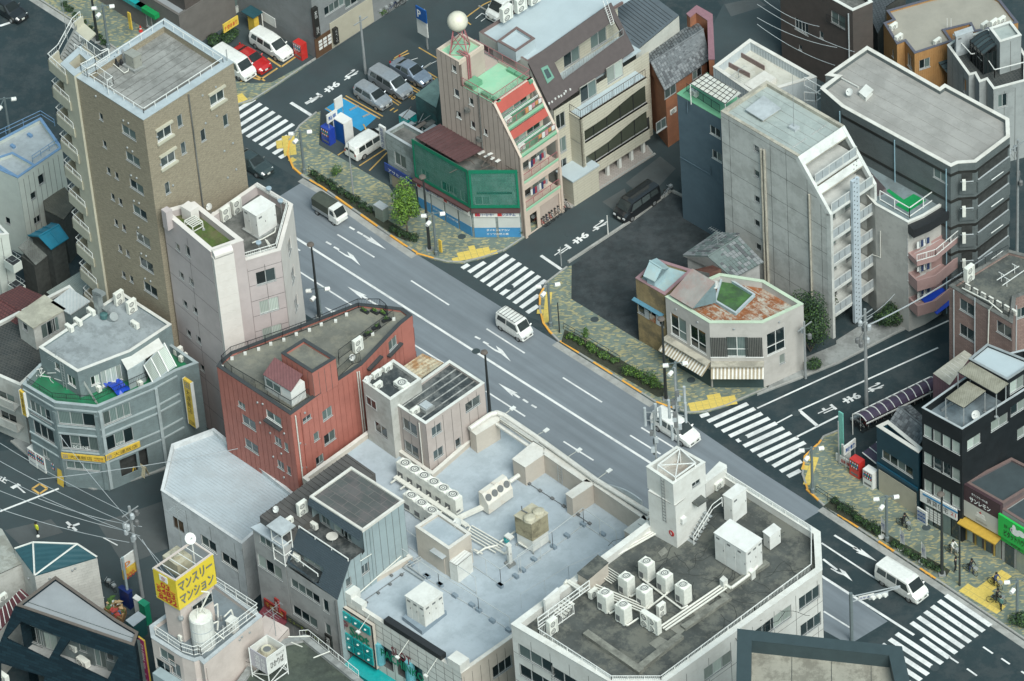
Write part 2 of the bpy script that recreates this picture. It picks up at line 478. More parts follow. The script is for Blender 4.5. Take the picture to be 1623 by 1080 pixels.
def text(body,o,U,V,m,parent=None,name='lettering',th=.02,vert=False,bold=0.):
 """flat raised lettering filling the parallelogram o,U,V (world vectors)"""
 cu=bpy.data.curves.new('t','FONT');cu.body=body;cu.resolution_u=2;cu.offset=bold
 if vert:cu.body='\n'.join(body);cu.align_x='CENTER'
 to=bpy.data.objects.new('t',cu);COL.objects.link(to)
 dg=bpy.context.evaluated_depsgraph_get();me=bpy.data.meshes.new_from_object(to.evaluated_get(dg))
 bpy.data.objects.remove(to);bpy.data.curves.remove(cu)
 xs=[v.co.x for v in me.vertices];ys=[v.co.y for v in me.vertices]
 if not xs:return None
 x0,x1,y0,y1=min(xs),max(xs),min(ys),max(ys);U,V,o=Vc(U),Vc(V),Vc(o)
 n=U.cross(V).normalized();off=wloc(parent)if parent else up(0)
 g=G()
 g.v=[tuple(o+U*((v.co.x-x0)/(x1-x0 or 1))+V*((v.co.y-y0)/(y1-y0 or 1))+n*th)for v in me.vertices]
 for p in me.polygons:g.f.append(tuple(p.vertices));g.m.append(0)
 bpy.data.meshes.remove(me)
 return g.bu(name,m,parent)
 #GROUND, ROADS, PAVEMENTS, MARKINGS
r1=Zm(0,0,2.843);r2=Zm(400,0,2.843);r3=Zm(800,0,2.843);r4=Zm(1200,0,2.842)
r5=Zm(0,350,2.843);r6=Zm(400,350,2.843);r7=Zm(800,350,2.843);r8=Zm(1200,350,2.842)
r9=Zm(0,700,2.843);r10=Zm(400,700,2.843);r11=Zm(800,700,2.843);r12=Zm(1200,700,2.842)
q1=Zm(0,0,5.686);q2=Zm(200,0,5.686);q3=Zm(600,0,5.686);q4=Zm(600,180,5.686);q5=Zm(780,100,5.686)
s1=Zm(240,270,4.596);s2=Zm(330,460,3.374);s3=Zm(20,440,3.858);s4=Zm(0,150,3.273);s5=Zm(0,560,3.6);s6=Zm(230,830,4.32);s7=Zm(0,840,4.5);s8=Zm(380,730,3.086)
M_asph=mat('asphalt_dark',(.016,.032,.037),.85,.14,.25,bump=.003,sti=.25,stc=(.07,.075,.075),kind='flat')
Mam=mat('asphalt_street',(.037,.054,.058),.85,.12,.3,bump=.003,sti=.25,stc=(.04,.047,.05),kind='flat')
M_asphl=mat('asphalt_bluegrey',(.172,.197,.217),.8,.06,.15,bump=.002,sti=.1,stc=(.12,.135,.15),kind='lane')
M_patch=mat('asphalt_patch',(.075,.085,.086),.85,.1,.5,sti=.15,kind='flat')
M_lot=mat('lot_gravelly_asphalt',(.026,.034,.037),.9,.3,1.1,bump=.004,sti=.35,stc=(.06,.068,.072),kind='flat')
M_pave=mat('pavement_blocks',(.165,.2,.168),.85,.2,1.2,kind='pave')
M_kerb=mat('kerb_concrete',(.33,.33,.31),.8,.15,.8,sti=.2)
M_kerbo=mat('kerb_orange',(.72,.36,.06),.7,.12,2)
Mln=mat('road_paint_white',(.7,.7,.68),.6,.05,2.,sti=.3,stc=(.3,.31,.32),kind='flat')
M_yel=mat('tactile_yellow',(.6,.45,.11),.7,.1,3)
M_ory=mat('road_paint_orange',(.55,.34,.1),.7,.15,2,sti=.2,kind='flat')
M_blue=mat('road_paint_blue',(.03,.27,.5),.6,.1,1,kind='flat')
M_bpav=mat('brick_paving',(.33,.29,.26),.85,.15,1,kind='brick',kw=(.4,.2,.02,(.2,.18,.16),(.38,.34,.31)))
M_soil=mat('soil_bed',(.035,.04,.025),.95,.3,3,bump=.02)
MN=mat('concrete_slab',(.27,.28,.27),.85,.15,.6,sti=.3)
ZL=[.004]
def sheet(name,pxs,m,z=None,kind='structure',parent=None,ang=0):
 z=ZL[0]if z is None else z
 g=G();g.flat([P(x,y,z)for x,y in pxs],z);o=g.bu(name,m,parent,ang)
 if kind and not parent:o['kind']=kind
 return o
g=G();g.flat([Vc(p)for p in((-400,-330,0),(400,-330,0),(400,700,0),(-400,700,0))],0.);gr=g.bu('ground',M_asph);gr['kind']='structure'
def ctr(x):
 pts=[(300,270.5),(470,378),(1025,730),(1305,915),(1620,1120)]
 for a,b in zip(pts,pts[1:]):
  if x<=b[0]:return a[1]+(b[1]-a[1])*(x-a[0])/(b[0]-a[0])
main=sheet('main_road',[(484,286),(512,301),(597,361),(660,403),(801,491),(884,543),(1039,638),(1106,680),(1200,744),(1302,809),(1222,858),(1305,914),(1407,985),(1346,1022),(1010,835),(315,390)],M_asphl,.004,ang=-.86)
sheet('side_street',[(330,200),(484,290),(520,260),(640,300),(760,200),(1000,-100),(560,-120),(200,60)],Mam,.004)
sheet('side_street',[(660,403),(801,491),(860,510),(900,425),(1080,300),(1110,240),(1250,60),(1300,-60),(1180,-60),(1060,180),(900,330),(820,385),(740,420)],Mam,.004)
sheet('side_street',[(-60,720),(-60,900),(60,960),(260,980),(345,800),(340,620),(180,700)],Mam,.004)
for k,pp in en([[r3(545,825),r3(700,705),r3(770,760),r3(640,900)],[r3(440,910),r3(540,850),r3(560,905),r3(500,955)],[r9(20,400),r9(230,350),r9(285,410),r9(90,465)],[r9(440,370),r9(730,270),r9(760,480),r9(560,560)]]):
 sheet('asphalt_patch',pp,M_patch,.009)
sheet('asphalt_patch',[r3(990,20),r3(1130,-10),r3(1180,25),r3(1020,75)],M_patch,.009)
stone={}
def stones(pxs,org=(),z=.15,w=.18,parent=None,L=.6,name='kerb_stone'):
 """row of kerb stones along a pixel polyline on the ground; orange: list of (i0,i1) fractions"""
 pts=[P(x,y,0)for x,y in pxs];seg=[(b-a).length for a,b in zip(pts,pts[1:])];tot=sum(seg);n=int(tot/L)
 for k in(0,1):
  if(k,L)not in stone:
   g=G();g.box(-L/2+.008,-w/2,0,L/2-.008,w/2,z-.015);g.box(-L/2+.02,-w/2+.015,z-.015,L/2-.02,w/2-.015,z);stone[(k,L)]=g.mesh(name,M_kerbo if k else M_kerb)
 for i in rg(n):
  d=(i+.5)*tot/n;f=d/tot;j=0
  while j<len(seg)-1 and d>seg[j]:d-=seg[j];j+=1
  u=(pts[j+1]-pts[j]).normalized();q=pts[j]+u*d
  o=any(a<=f<=b for a,b in org)
  mobj(name,stone[(1 if o else 0,L)],parent,q,atan2(u.y,u.x)+random.uniform(-.004,.004))
def pavement(name,outer,inner,org=(),m=None):
 w=[P(x,y,.12)for x,y in outer+inner];g=G();g.prism(w,0,.12);o=g.bu(name,m or M_pave);o['kind']='structure'
 stones(outer,org,parent=o);return o
outA=[(502,179),(475.6,200),(460,222),(456,246),(465,267),(481,281),(512,299),(597,359),(640,389),(664,404),(692,412),(709.5,416),(734,417),(769,408),(800,397),(835,374)]
pavA=pavement('pavement',outA,[(860,350),(780,330),(640,330),(616,295),(505.5,230),(508,176)],org=[(.12,.27),(.3,.36),(.4,.46),(.5,.56),(.6,.66),(.69,.74)])
outB=[(899,424),(867,448.5),(856,469.6),(855.6,490.7),(861.5,513.6),(872,527.6),(884.4,540),(1039,638),(1060,646),(1092,655),(1116.6,654),(1151.7,643.7),(1187,628),(1216,616)]
pavB=pavement('pavement',outB,[(1240,580),(1160,560),(1013,540),(905.5,474),(906,420)],org=[(.1,.17),(.21,.29),(.33,.41),(.45,.53),(.57,.64),(.68,.74)])
outC=[(1335,681),(1305.6,693),(1298.5,703.5),(1275.6,724.6),(1272,752.8),(1281,779),(1305.6,802),(1495.6,927),(1622,1013),(1760,1107)]
pavC=pavement('pavement',outC,[(1800,1060),(1700,860),(1400,740),(1328,735)],org=[(.06,.15),(.19,.24),(.3,.345),(.4,.445),(.51,.56)])
outD=[(-60,-78),(63,0),(172,70),(330,176),(356,174),(378,166),(400,160),(438,136),(486,103),(560,55),(640,0)]
pavD=pavement('pavement',outD[:9],[(486,100),(430,131),(395,132),(300,118),(260,30),(172,-10),(100,-80)],org=[(.72,.8)])
stones(outD[8:],parent=pavD,L=.6)
pavE=pavement('pavement',[r8(0,785),r8(190,712),r8(370,640),r8(620,510),r8(862,395)],[r8(862,350),r8(540,440),r8(350,560),r8(160,640)],m=MN)
pavF=pavement('pavement',[r9(50,0),r9(150,85),r9(270,170),r9(420,215),r9(520,200),r9(760,120)],[r9(760,60),r9(400,0),r9(120,-60)],m=MN)
pavG=pavement('pavement',[r3(250,930),r3(300,935),r3(400,870),r3(670,700),r3(640,660)],[r3(600,600),r3(330,740),r3(250,800)],m=M_bpav)
def gutter(pxs,w=.5,name='gutter_strip'):
 pts=[P(x,y,0)for x,y in pxs]
 for a,b in zip(pts,pts[1:]):
  u=(b-a).normalized();n=Vc((u.y,-u.x,0))
  if n.y>0:n=-n
  g=G();g.poly([(*(a+n*.1).to_2d(),.012),(*(a+n*w).to_2d(),.012),(*(b+n*w).to_2d(),.012),(*(b+n*.1).to_2d(),.012)])
  if(b-a).x<0:g.f=[f[::-1]for f in g.f]
  o=g.bu(name,M_kerb);o['kind']='structure'
gutter([(481,282),(512,300),(597,360),(662,404)],.75);gutter([(884.4,541),(1039,639)],.75);gutter([(1305.6,803),(1495.6,928),(1622,1014),(1760,1108)],.75);gutter([(-60,-78),(63,0),(172,70),(330,176)],.75)
def line(a,b,w=.15,m=None,z=.016,name='lane_line',zz=0):
 A,B=P(*a,zz+z),P(*b,zz+z);u=(B-A).normalized();n=Vc((-u.y,u.x,0))*w/2
 g=G();g.flat([A-n,B-n,B+n,A+n],zz+z);o=g.bu(name,m or Mln);o['kind']='structure';return o
def cwalk(L0,L1,R0,R1,n,short=()):
 for k in rg(n):
  f=k/(n-1);line((L0[0]+(L1[0]-L0[0])*f,L0[1]+(L1[1]-L0[1])*f),(R0[0]+(R1[0]-R0[0])*f,R0[1]+(R1[1]-R0[1])*f),.46,name='crosswalk_stripe')
 for a,b in short:line(a,b,.46,name='crosswalk_stripe')
L=r2
cwalk(L(-199,507),L(35,655),L(-49,411),L(185,560),9,[(L(65,672),L(160,612)),(L(95,694),L(150,660)),(L(122,712),L(150,697))])
cwalk((752.8,439.7),(815,480.8),(804.5,403.5),(865,444.3),7,[((825.3,487.9),(853.8,467.8)),((835.2,496),(852.8,484.7)),((743,431.6),(768.6,415.8)),((732.4,425.6),(743,419.3))])
cwalk((1121.8,668.3),(1213.4,731),(1185,640),(1276,701.3),9,[((1225.3,739.4),(1272,714)),((1237,747.5),(1270.4,731)),((1248.6,755.6),(1268.6,745.7)),((1110,660.3),(1123.6,656))])
L=r12
cwalk(L(850,692),L(695,815),L(1052,830),L(897,953),6,[(L(740,887),L(865,975)),(L(628,865),L(833,1000)),(L(597,890),L(803,1025)),(L(563,913),L(770,1050)),(L(531,938),L(738,1075)),(L(500,962),L(706,1100)),(L(468,986),L(674,1125))])
for a,b in zip([(300,270.5),(470,378),(1025,730),(1305,915)],[(470,378),(1025,730),(1305,915),r12(707,872)]):line(a,b,.24,name='centre_line')
for a,b in[(r6(170,203),r6(460,388)),(r6(730,560),r6(862,642)),(r6(1052,768),r7(92,882)),(r7(265,995),r7(400,1080)),(r6(383,62),r6(550,165)),(r6(715,270),r6(886,380)),(r6(1055,487),r7(90,597)),(r7(262,707),r7(438,818)),(r7(615,932),r7(760,1022)),(r7(565,967),r7(702,1052)),(r12(300,765),r12(417,838)),(r12(290,457),r12(604,663)),(r12(1018,925),r12(1062,955)),(r12(1100,977),r12(1138,1003)),(r12(1190,1035),r12(1240,1070)),(r12(945,1023),r12(990,1055)),(r12(865,970),r12(907,998)),(r6(150,95),r6(215,135))]:line(a,b,.16)
def dart(tail,tip,dashes=(),curl=0,w=.3):
 A,B=P(*tail,.016),P(*tip,.016);u=(B-A).normalized();n=Vc((-u.y,u.x,0));Lh=(B-A).length
 g=G();pts=[A-n*w,B,A+n*w,A+u*Lh*.12+n*.12,A-u*Lh*.25+n*.1,A-u*Lh*.25-n*.1,A+u*Lh*.12-n*.12]
 if curl:pts=[A+n*w*curl*1.3-u*.1,A+n*w*curl*.45+u*Lh*.25,A+n*w*curl*.1+u*Lh*.05,A-n*w*curl*.2-u*Lh*.35,A-n*w*curl*.5-u*Lh*.35,A-n*w*curl*.4+u*Lh*.15,A+n*w*curl*.1+u*Lh*.42,B,A+n*w*curl*1.5+u*Lh*.3]
 g.flat(pts,.016);o=g.bu('lane_arrow',Mln);o['kind']='structure'
 for a,b in dashes:line(a,b,.2,name='arrow_dash')
dart(r6(520,78),r6(603,130),[(r6(437,28),r6(460,41)),(r6(473,50),r6(497,63))])
dart(r6(415,150),r6(487,203),[(r6(332,95),r6(355,108)),(r6(367,118),r6(390,131))],curl=1)
dart(r6(505,345),r6(428,297),[(r6(520,355),r6(570,385))])
dart(r6(395,415),r6(325,388),[(r6(405,420),r6(440,440))],curl=1)
dart(r6(1085,575),r6(1165,635),[(r6(1003,522),r6(1027,534)),(r6(1040,545),r6(1063,558))],curl=1)
dart(r6(1185,785),r6(1108,732),[(r7(82,805),r7(105,820)),(r7(120,830),r7(143,843))])
dart(r12(455,490),r12(540,540),[(r12(348,422),r12(450,484))])
dart(r12(360,585),r12(430,630),[(r12(297,530),r12(360,578))],curl=1)
for a,b,w in[(r2(173,463),r2(268,522),.35),(r2(240,468),r2(312,428),.35),(r7(163,157),r7(255,220),.3),(r8(0,845),r8(863,450),.17),(r8(187,855),r8(815,572),.17),(r8(190,855),r8(272,925),.32),(r8(88,912),r8(158,875),.15),(r8(175,975),r8(365,880),.2),(r9(0,315),r9(265,212),.2),(q1(0,235),q1(90,205),.3),(r9(300,362),r9(345,402),.25),(r9(305,388),r9(358,370),.25),(r9(465,433),r9(530,468),.12)]:line(a,b,w)
def roadtext(s,a,b,c,m=None,name='road_lettering',z=.016):
 """a,b,c pixels: lower-left, lower-right, upper-left of the lettering block on the ground"""
 A,B,C=P(*a,z),P(*b,z),P(*c,z);o=text(s,A,B-A,C-A,m or Mln,th=0.,name=name,bold=.03);o['kind']='structure';return o
def stopch(ch,L,x,y,sx,sy,wx,wy):
 roadtext(ch,L(x+sx/2+wx/2,y+sy/2+wy/2),L(x+sx/2-wx/2,y+sy/2-wy/2),L(x-sx/2+wx/2,y-sy/2+wy/2))
for ch,(x,y)in zip('止まれ',[(275,447),(357,394),(441,338)]):stopch(ch,r2,x,y,62,-42,24,16)
for ch,(x,y)in zip('止まれ',[(257,135),(340,80),(424,22)]):stopch(ch,r7,x,y,64,-44,25,17)
for ch,(x,y)in zip('止まれ',[(312,853),(424,800),(528,752)]):stopch(ch,r8,x,y,74,-33,26,22)
L=r9
roadtext('止',L(-10,170),L(25,190),L(5,150));roadtext('ト',L(45,205),L(100,240),L(80,188))
for a,b in[(r9(145,213),r9(180,190)),(r9(180,190),r9(213,212)),(r9(213,212),r9(178,236)),(r9(178,236),r9(145,213))]:line(a,b,.2,M_ory,name='kerbside_box_line')
tact=None
def tactile(p0,p1,rows,skip=()):
 """square yellow slabs along the pixel line p0->p1, rows counted inwards"""
 global tact
 A,B=P(*p0,.12),P(*p1,.12);u=(B-A).normalized();n=Vc((-u.y,u.x,0));t=.6
 if tact is None:
  g=G();g.box(-t/2+.012,-t/2+.012,0,t/2-.012,t/2-.012,.012)
  for i in rg(4):
   for j in rg(4):g.box(-.22+i*.125,-.22+j*.125,.012,-.15+i*.125,-.15+j*.125,.018)
  tact=g.mesh('tactile_tile',M_yel)
 k=int((B-A).length/t)
 for i in rg(k+1):
  for j in rg(rows[min(len(rows)-1,int(i*len(rows)/(k+1)))]):
   q=A+u*t*i+n*t*j;mobj('tactile_tile',tact,pvt,q+up(random.uniform(.001,.006)),atan2(u.y,u.x)+random.uniform(-.01,.01))
pvt=pavA
tactile(r2(185,690),r2(175,610),[2,3,3,2]);tactile(r2(180,722),r2(190,728),[1])
tactile(r6(915,176),r6(1100,140),[1,2,2,3,2,2,1])
pvt=pavB
tactile(r7(185,450),r7(200,320),[1,2,1,1,1]);tactile(r7(850,850),r7(1035,818),[2,2,3,3,2,2])
pvt=pavC
tactile(r12(225,185),r12(262,75),[1,1,2,1,2]);tactile(r12(930,672),r12(1098,775),[2,2,3,3,2,2,2]);tactile(r12(1015,690),r12(1130,605),[2])
pvt=pavD
tactile(q2(1010,915),q2(1095,880),[2])
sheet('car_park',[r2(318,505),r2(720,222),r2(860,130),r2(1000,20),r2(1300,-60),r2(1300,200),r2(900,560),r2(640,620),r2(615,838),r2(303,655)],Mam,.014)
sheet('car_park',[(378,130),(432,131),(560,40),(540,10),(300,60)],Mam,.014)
sheet('blue_parking_bay',[r2(325,492),r2(402,440),r2(565,525),r2(490,592)],M_blue,.02)
for a,b in[((420,432),(588,525)),((410,442),(575,535)),((330,487),(360,505)),((616,430),(670,467)),((605,438),(660,475)),((700,378),(755,412)),((692,388),(745,418)),((790,325),(833,352)),((780,335),(830,362)),((750,215),(832,263)),((640,262),(700,228)),((634,270),(706,240)),((482,748),(605,668)),((527,770),(607,688)),((385,700),(430,670)),((500,560),(520,600)),((955,85),(1040,22)),((962,95),(985,112)),((1040,22),(1075,5))]:
 line(r2(*a),r2(*b),.14,M_ory,name='bay_line',z=.026)
for a,b in[(r1(1120,322),r1(1194,365)),(r1(1068,380),r1(1130,338)),(r2(0,350),r2(35,360)),(r2(35,360),r2(113,308)),(r2(70,262),r2(130,302)),(r2(130,302),r2(193,258))]:line(a,b,.2,M_ory,name='bay_line',z=.026)
for a,b in[((705,275),(745,262)),((770,310),(803,290)),((800,290),(830,275)),((905,123),(945,95)),((915,130),(955,105)),((925,140),(965,112)),((1005,85),(1035,60)),((1035,60),(1060,75)),((1060,75),(1030,97))]:line(r2(*a),r2(*b),.08,name='bay_line',z=.026)
for s,a,b,c in[('10',(702,440),(722,452),(722,425)),('11',(618,498),(640,508),(636,486))]:roadtext(s,r2(*a),r2(*b),r2(*c),M_ory,z=.026,name='bay_number')
wst=None
def wheelstop(a,b,lab):
 A,B=P(*a,0),P(*b,0);L=(B-A).length;g=G();u=(B-A)/L;n=Vc((-u.y,u.x,0))
 g.ox(A-n*.07,u*L,n*.14,(0,0,.12));o=g.bu('wheel_stop',M_kerb);tag(o,lab,'wheel stop','wheel stops in the car park')
for a,b,l in[((438,500),(478,480),'white wheel stop on the blue bay, nearest the payment booth'),((497,530),(530,515),'white wheel stop on the blue bay, beside the small silver hatchback'),((770,312),(805,288),'pale wheel stop in the empty bay beside the bluish saloon'),((1020,30),(1060,52),'blue and white wheel stop by the cardboard at the end of the car park')]:wheelstop(r2(*a),r2(*b),l)
lot=sheet('vacant_lot',[r7(300,205),r7(300,350),r7(605,545),r7(640,520),r7(1000,400),(1160,420),(1150,390),r3(990,980),r3(760,870),r3(500,1030)],M_lot,.014)
for a,e in((r7(290,193),r7(590,-5)),(r7(590,-5),r3(752,868)),(r3(752,868),r3(985,985))):
 A=P(*a,0);B=P(*e,0);u=(B-A).normalized();g=G();g.ox(A,B-A,Vc((-u.y,u.x,0))*.22,(0,0,.22));o=g.bu('lot_kerb',M_kerb);o['kind']='structure'
sheet('sloped_forecourt',[r8(355,540),r8(450,480),r8(560,470),r8(700,470),r8(640,500),r8(370,632)],MN,.125)
#ROOF AND STREET EQUIPMENT
_a=P(470,378);_b=P(570,441.4);DR=(_b-_a).normalized()
_c=P(763,446);_d=P(815,409.8);DS=(_d-_c).normalized()
AR=atan2(DR.y,DR.x);AS=atan2(DS.y,DS.x)
F_R=AR+pi/2
F_L=AS+pi+pi/2
F_U=AS+pi/2;F_B=AR-pi/2
PROTO={}
def fan(g,x,y,z,r,ax,n=16):
 """ring with blades; ax 'y' (faces -y) or 'z' (faces up)"""
 def p(a,rr,h):
  c,s=cos(a)*rr,sin(a)*rr
  return(x+c,y-h,z+s)if ax=='y' else(x+c,y+s,z+h)
 for k in rg(n):
  a0,a1=2*pi*k/n,2*pi*(k+1)/n
  q=[p(a0,r,.02),p(a1,r,.02),p(a1,r*.9,.02),p(a0,r*.9,.02)]
  g.poly(q if ax=='z' else q)
  g.poly([p(a1,r,0),p(a1,r,.02),p(a0,r,.02),p(a0,r,0)])
  g.poly([p(a0,r*.62,.012),p(a1,r*.62,.012),p(a1,r*.42,.012),p(a0,r*.42,.012)])
 g.poly([p(2*pi*k/8,r*.25,.022)for k in rg(8)])
def disc(g,x,y,z,r,ax,n=16,h=.004):
 pts=[((x+r*cos(2*pi*k/n),y-h,z+r*sin(2*pi*k/n))if ax=='y' else(x+r*cos(2*pi*k/n),y+r*sin(2*pi*k/n),z+h))for k in rg(n)]
 g.poly(pts)
def acproto(kind):
 if kind in PROTO:return PROTO[kind]
 t=T('air_conditioner','','air conditioner',(0,0,0))
 w,d,h,fans,ax={'split':(.84,.34,.6,1,'y'),'twin':(.95,.36,1.35,2,'y'),'vrf':(1.,.78,1.65,1,'z'),'row':(1.25,.8,1.5,1,'z'),'tilt':(1.2,.8,1.4,1,'y')}[kind]
 g=G();g.box(-w/2,-d/2,.06,w/2,d/2,h);g.bu('casing',MAw,t)
 g=G();g.box(-w/2+.04,-d/2+.02,h,w/2-.04,d/2-.02,h+.02);g.bu('top_cover',MAw,t)
 g=G()
 for sx in(-1,1):g.box(sx*w*.33-.05,-d/2-.03,0,sx*w*.33+.05,d/2+.03,.06)
 g.bu('foot_rail',MS,t)
 if ax=='y':
  for k in rg(fans):
   zc=h*(k+.5)/fans+.03;r=min(w*.3,h/fans*.42)
   g=G();disc(g,-w*.12,-d/2,zc,r,'y');gr=g.bu('grille',MA,t)
   g=G();fan(g,-w*.12,-d/2,zc,r,'y');g.bu('fan_guard',MAw,gr)
  g=G();g.box(w*.36,-d/2-.006,.12,w*.38,-d/2,h-.06);g.bu('panel_seam',MA,t)
 else:
  g=G();g.la((0,0,h+.02),[(w*.4,0),(w*.4,.05),(w*.36,.08),(w*.33,.03)]);rgp=g.bu('fan_ring',MAw,t)
  g=G();disc(g,0,0,h+.05,w*.33,'z');gr=g.bu('grille',MA,rgp)
  g=G();fan(g,0,0,h+.06,w*.31,'z');g.bu('fan_guard',MAw,rgp)
  g=G();g.box(-w/2-.006,-d/2+.08,.2,-w/2,d/2-.08,h*.85);g.box(-w/2+.06,-d/2-.006,.2,-.02,-d/2,h*.45);g.bu('coil_grille',MA,t)
  g=G();g.box(.02,-d/2-.008,.15,w/2-.04,-d/2,h-.1);g.bu('service_panel',MAw,t)
 PROTO[kind]=t;t['used']=False;return t
def place(key,mk,loc,rz,label,group=None,scale=None):
 p=mk(key)
 if not p.get('used'):
  p['used']=True;p.location=loc;p.rotation_euler=(0,0,rz);p['label']=label
  if group:p['group']=group
  if scale:p.scale=scale
  return p
 return dup(p,loc,rz,label,group,scale)
def ac(kind,loc,rz,label,group='air conditioners on the roofs',scale=None):return place(kind,acproto,loc,rz,label,group,scale)
def dish(loc,rz,label,r=.32,h=.9):
 t=T('satellite_dish',label,'satellite dish',loc,'satellite dishes on the roofs',rz)
 g=G();n=14;v=[]
 c=Vc((0,-.12,h));nrm=Vc((0,-.75,.66));a=Vc((1,0,0));b=nrm.cross(a)
 for rr,dd in((.02,-.08),(.6,-.05),(1,0),(1.,.02),(.6,-.035),(.02,-.065)):
  v.append([c+nrm*dd+(a*cos(2*pi*k/n)+b*sin(2*pi*k/n))*r*rr for k in rg(n)])
 for i in rg(5):
  for k in rg(n):j=(k+1)%n;g.poly([v[i][k],v[i][j],v[i+1][j],v[i+1][k]])
 g.bu('reflector',MW,t,off=Z0,smooth=True)
 g=G();g.tu((0,0,0),(0,0,h),.025,6);g.tu((0,0,h*.9),(0,-.1,h-.05),.03);g.bu('mast',MS,t,off=Z0)
 g=G();g.tu((0,-.14,h-.15),c+nrm*.3,.012);g.box(-.04,c.y+nrm.y*.3-.04,c.z+nrm.z*.3-.03,.04,c.y+nrm.y*.3+.04,c.z+nrm.z*.3+.04);g.bu('feed_horn',MS,t,off=Z0);return t
def aerial(loc,rz,label,h=3.,n=9):
 t=T('television_aerial',label,'aerial',loc,'television aerials on the roofs',rz)
 tb(((0,0,0),(0,0,h),.03,5,),'mast',MS,t,off=Z0)
 g=G();g.tu((-.9,0,h-.15),(.9,0,h-.15),.018)
 for k in rg(n):x=-.85+1.7*k/(n-1);g.tu((x,-.25-.02*k,h-.15),(x,.25+.02*k,h-.15),.012,3)
 g.tu((-.5,0,h-.9),(.5,0,h-.9),.018)
 for k in rg(5):x=-.45+.9*k/4;g.tu((x,-.7,h-.9),(x,.7,h-.9),.012,3)
 g.bu('antenna_rods',MS,t,off=Z0)
 g=G()
 for a in(0,2.1,4.2):g.tu((0,0,h*.55),(.8*cos(a),.8*sin(a),0),.006,3)
 g.bu('guy_wire',MS,t,off=Z0);return t
def eqb(pxs,z0,z1,label,name='equipment_cabinet',cat='cabinet',m=None,doors=2,lid=True,group=None,base=None,mtop=None):
 """cabinet standing on a roof; three picks of its top: left, front, right corner"""
 a,b,c=[P(x,y,z1)for x,y in pxs];d=a+c-b
 for q in(a,b,c,d):q.z=0
 m=m or MW;ctr_=(a+c)/2;t=T(name,label,cat,(ctr_.x,ctr_.y,z0),group)
 w=[a,b,c,d]
 if area(w)<0:w=w[::-1]
 if base:ps((ist(w,-.18),z0,z0+base,),'plinth',MN,t);z0+=base
 ps((ist(w,.03),z0,z1-.06,),'cabinet_body',m,t,atan2((b-a).y,(b-a).x))
 ps((ist(w,-.02),z1-.06,z1,True,True,),'cabinet_lid',mtop or m,t)
 for(p,q)in((b,c),(a,b)):
  U=(q-p);L=U.length;U/=L;N=Vc((U.y,-U.x,0))
  if N.dot(p-ctr_)<0:N=-N
  n=max(1,doors if L>1.2 else 1)
  for k in rg(n):
   g=G();x0=L*k/n+.07;x1=L*(k+1)/n-.05
   g.ox(p+U*x0-N*.032+up(z0+.1),U*(x1-x0),N*.015,(0,0,z1-z0-.28));dr=g.bu('door_panel',m,t)
   ob((p+U*(x1-.14)-N*.02+up(z0+(z1-z0)*.5),U*.05,N*.03,(0,0,.16),),'handle',MA,dr,off=wloc(t))
   if L>1.5 and(k==0 or doors>2):ob((p+U*(x0+.15)-N*.02+up(z1-.5),U*.35,N*.012,(0,0,.18),),'louvre',MA,dr,off=wloc(t))
 return t
def pipe(rt,pts,r=.05,m=None,name='pipe',n=6):
 g=G();g.path(pts,r,n)
 for p in pts[1:-1]:g.tu(Vc(p)-up(r),Vc(p)+up(r),r*1.25,6)
 return g.bu(name,m or MP,rt)
def dpp(b,i,z,x,y,zt_p=None,zbot=None,r=.05,m=None,off=.1):
 A,B,U,N=b.eg(i);u,zz=b.uz(i,z(x,y));q=A+U*u+N*off
 return pipe(b.rt,[Vc((q.x,q.y,zt_p or zz)),Vc((q.x,q.y,zbot if zbot is not None else b.z0+.2))],r,m,'downpipe')
def vcp(b,i,z,lst,r=.09):
 """small round vent hoods on a facade"""
 A,B,U,N=b.eg(i)
 if 'vc' not in PROTO:
  g=G();g.la((0,0,0),[(.09,0),(.11,.03),(.1,.09),(.03,.12)],10);me=g.mesh('vent_cap',MS);me.transform(Matrix.Rotation(R(-90),4,'X'));PROTO['vc']=me
 for x,y in lst:
  u,zz=b.uz(i,z(x,y));q=A+U*u;mobj('vent_cap',PROTO['vc'],b.rt,Vc((q.x,q.y,zz))-wloc(b.rt),atan2(-N.x,N.y))
def seam(b,n=8,axis=0,m=None,w=.03,name='roof_seam',z=None):
 """raised roofing laps parallel to edge `axis`, clipped to the roof outline"""
 o=ist(b.w if b.sg>0 else b.w[::-1],b.pw+.05);A,B,U,N=b.eg(axis);V=Vc((-U.y,U.x,0))
 us=[(p-A).dot(U)for p in o];vs=[(p-A).dot(V)for p in o];z=(b.H-b.par if z is None else z)
 for k in rg(1,n):
  v=min(vs)+(max(vs)-min(vs))*k/n;xs=[]
  for i in rg(len(o)):
   v0,v1=vs[i-1],vs[i]
   if(v0-v)*(v1-v)<0:xs.append(us[i-1]+(us[i]-us[i-1])*(v-v0)/(v1-v0))
  xs.sort()
  for u0,u1 in zip(xs[::2],xs[1::2]):
   ob((A+U*u0+V*(v-w/2)+up(z),U*(u1-u0),V*w,(0,0,.025),),name,m or MO,b.rt)
def band(b,i,z0,h,m,out=.08,name='cornice',u0=0,u1=None):
 A,B,U,N=b.eg(i);L=(B-A).length;u1=L if u1 is None else u1
 g=G();g.ox(A+U*u0+up(z0)+N*.003,U*(u1-u0),N*out,(0,0,h));return g.bu(name,m,b.rt)
def vz(p,z):return Vc((p.x,p.y,z))
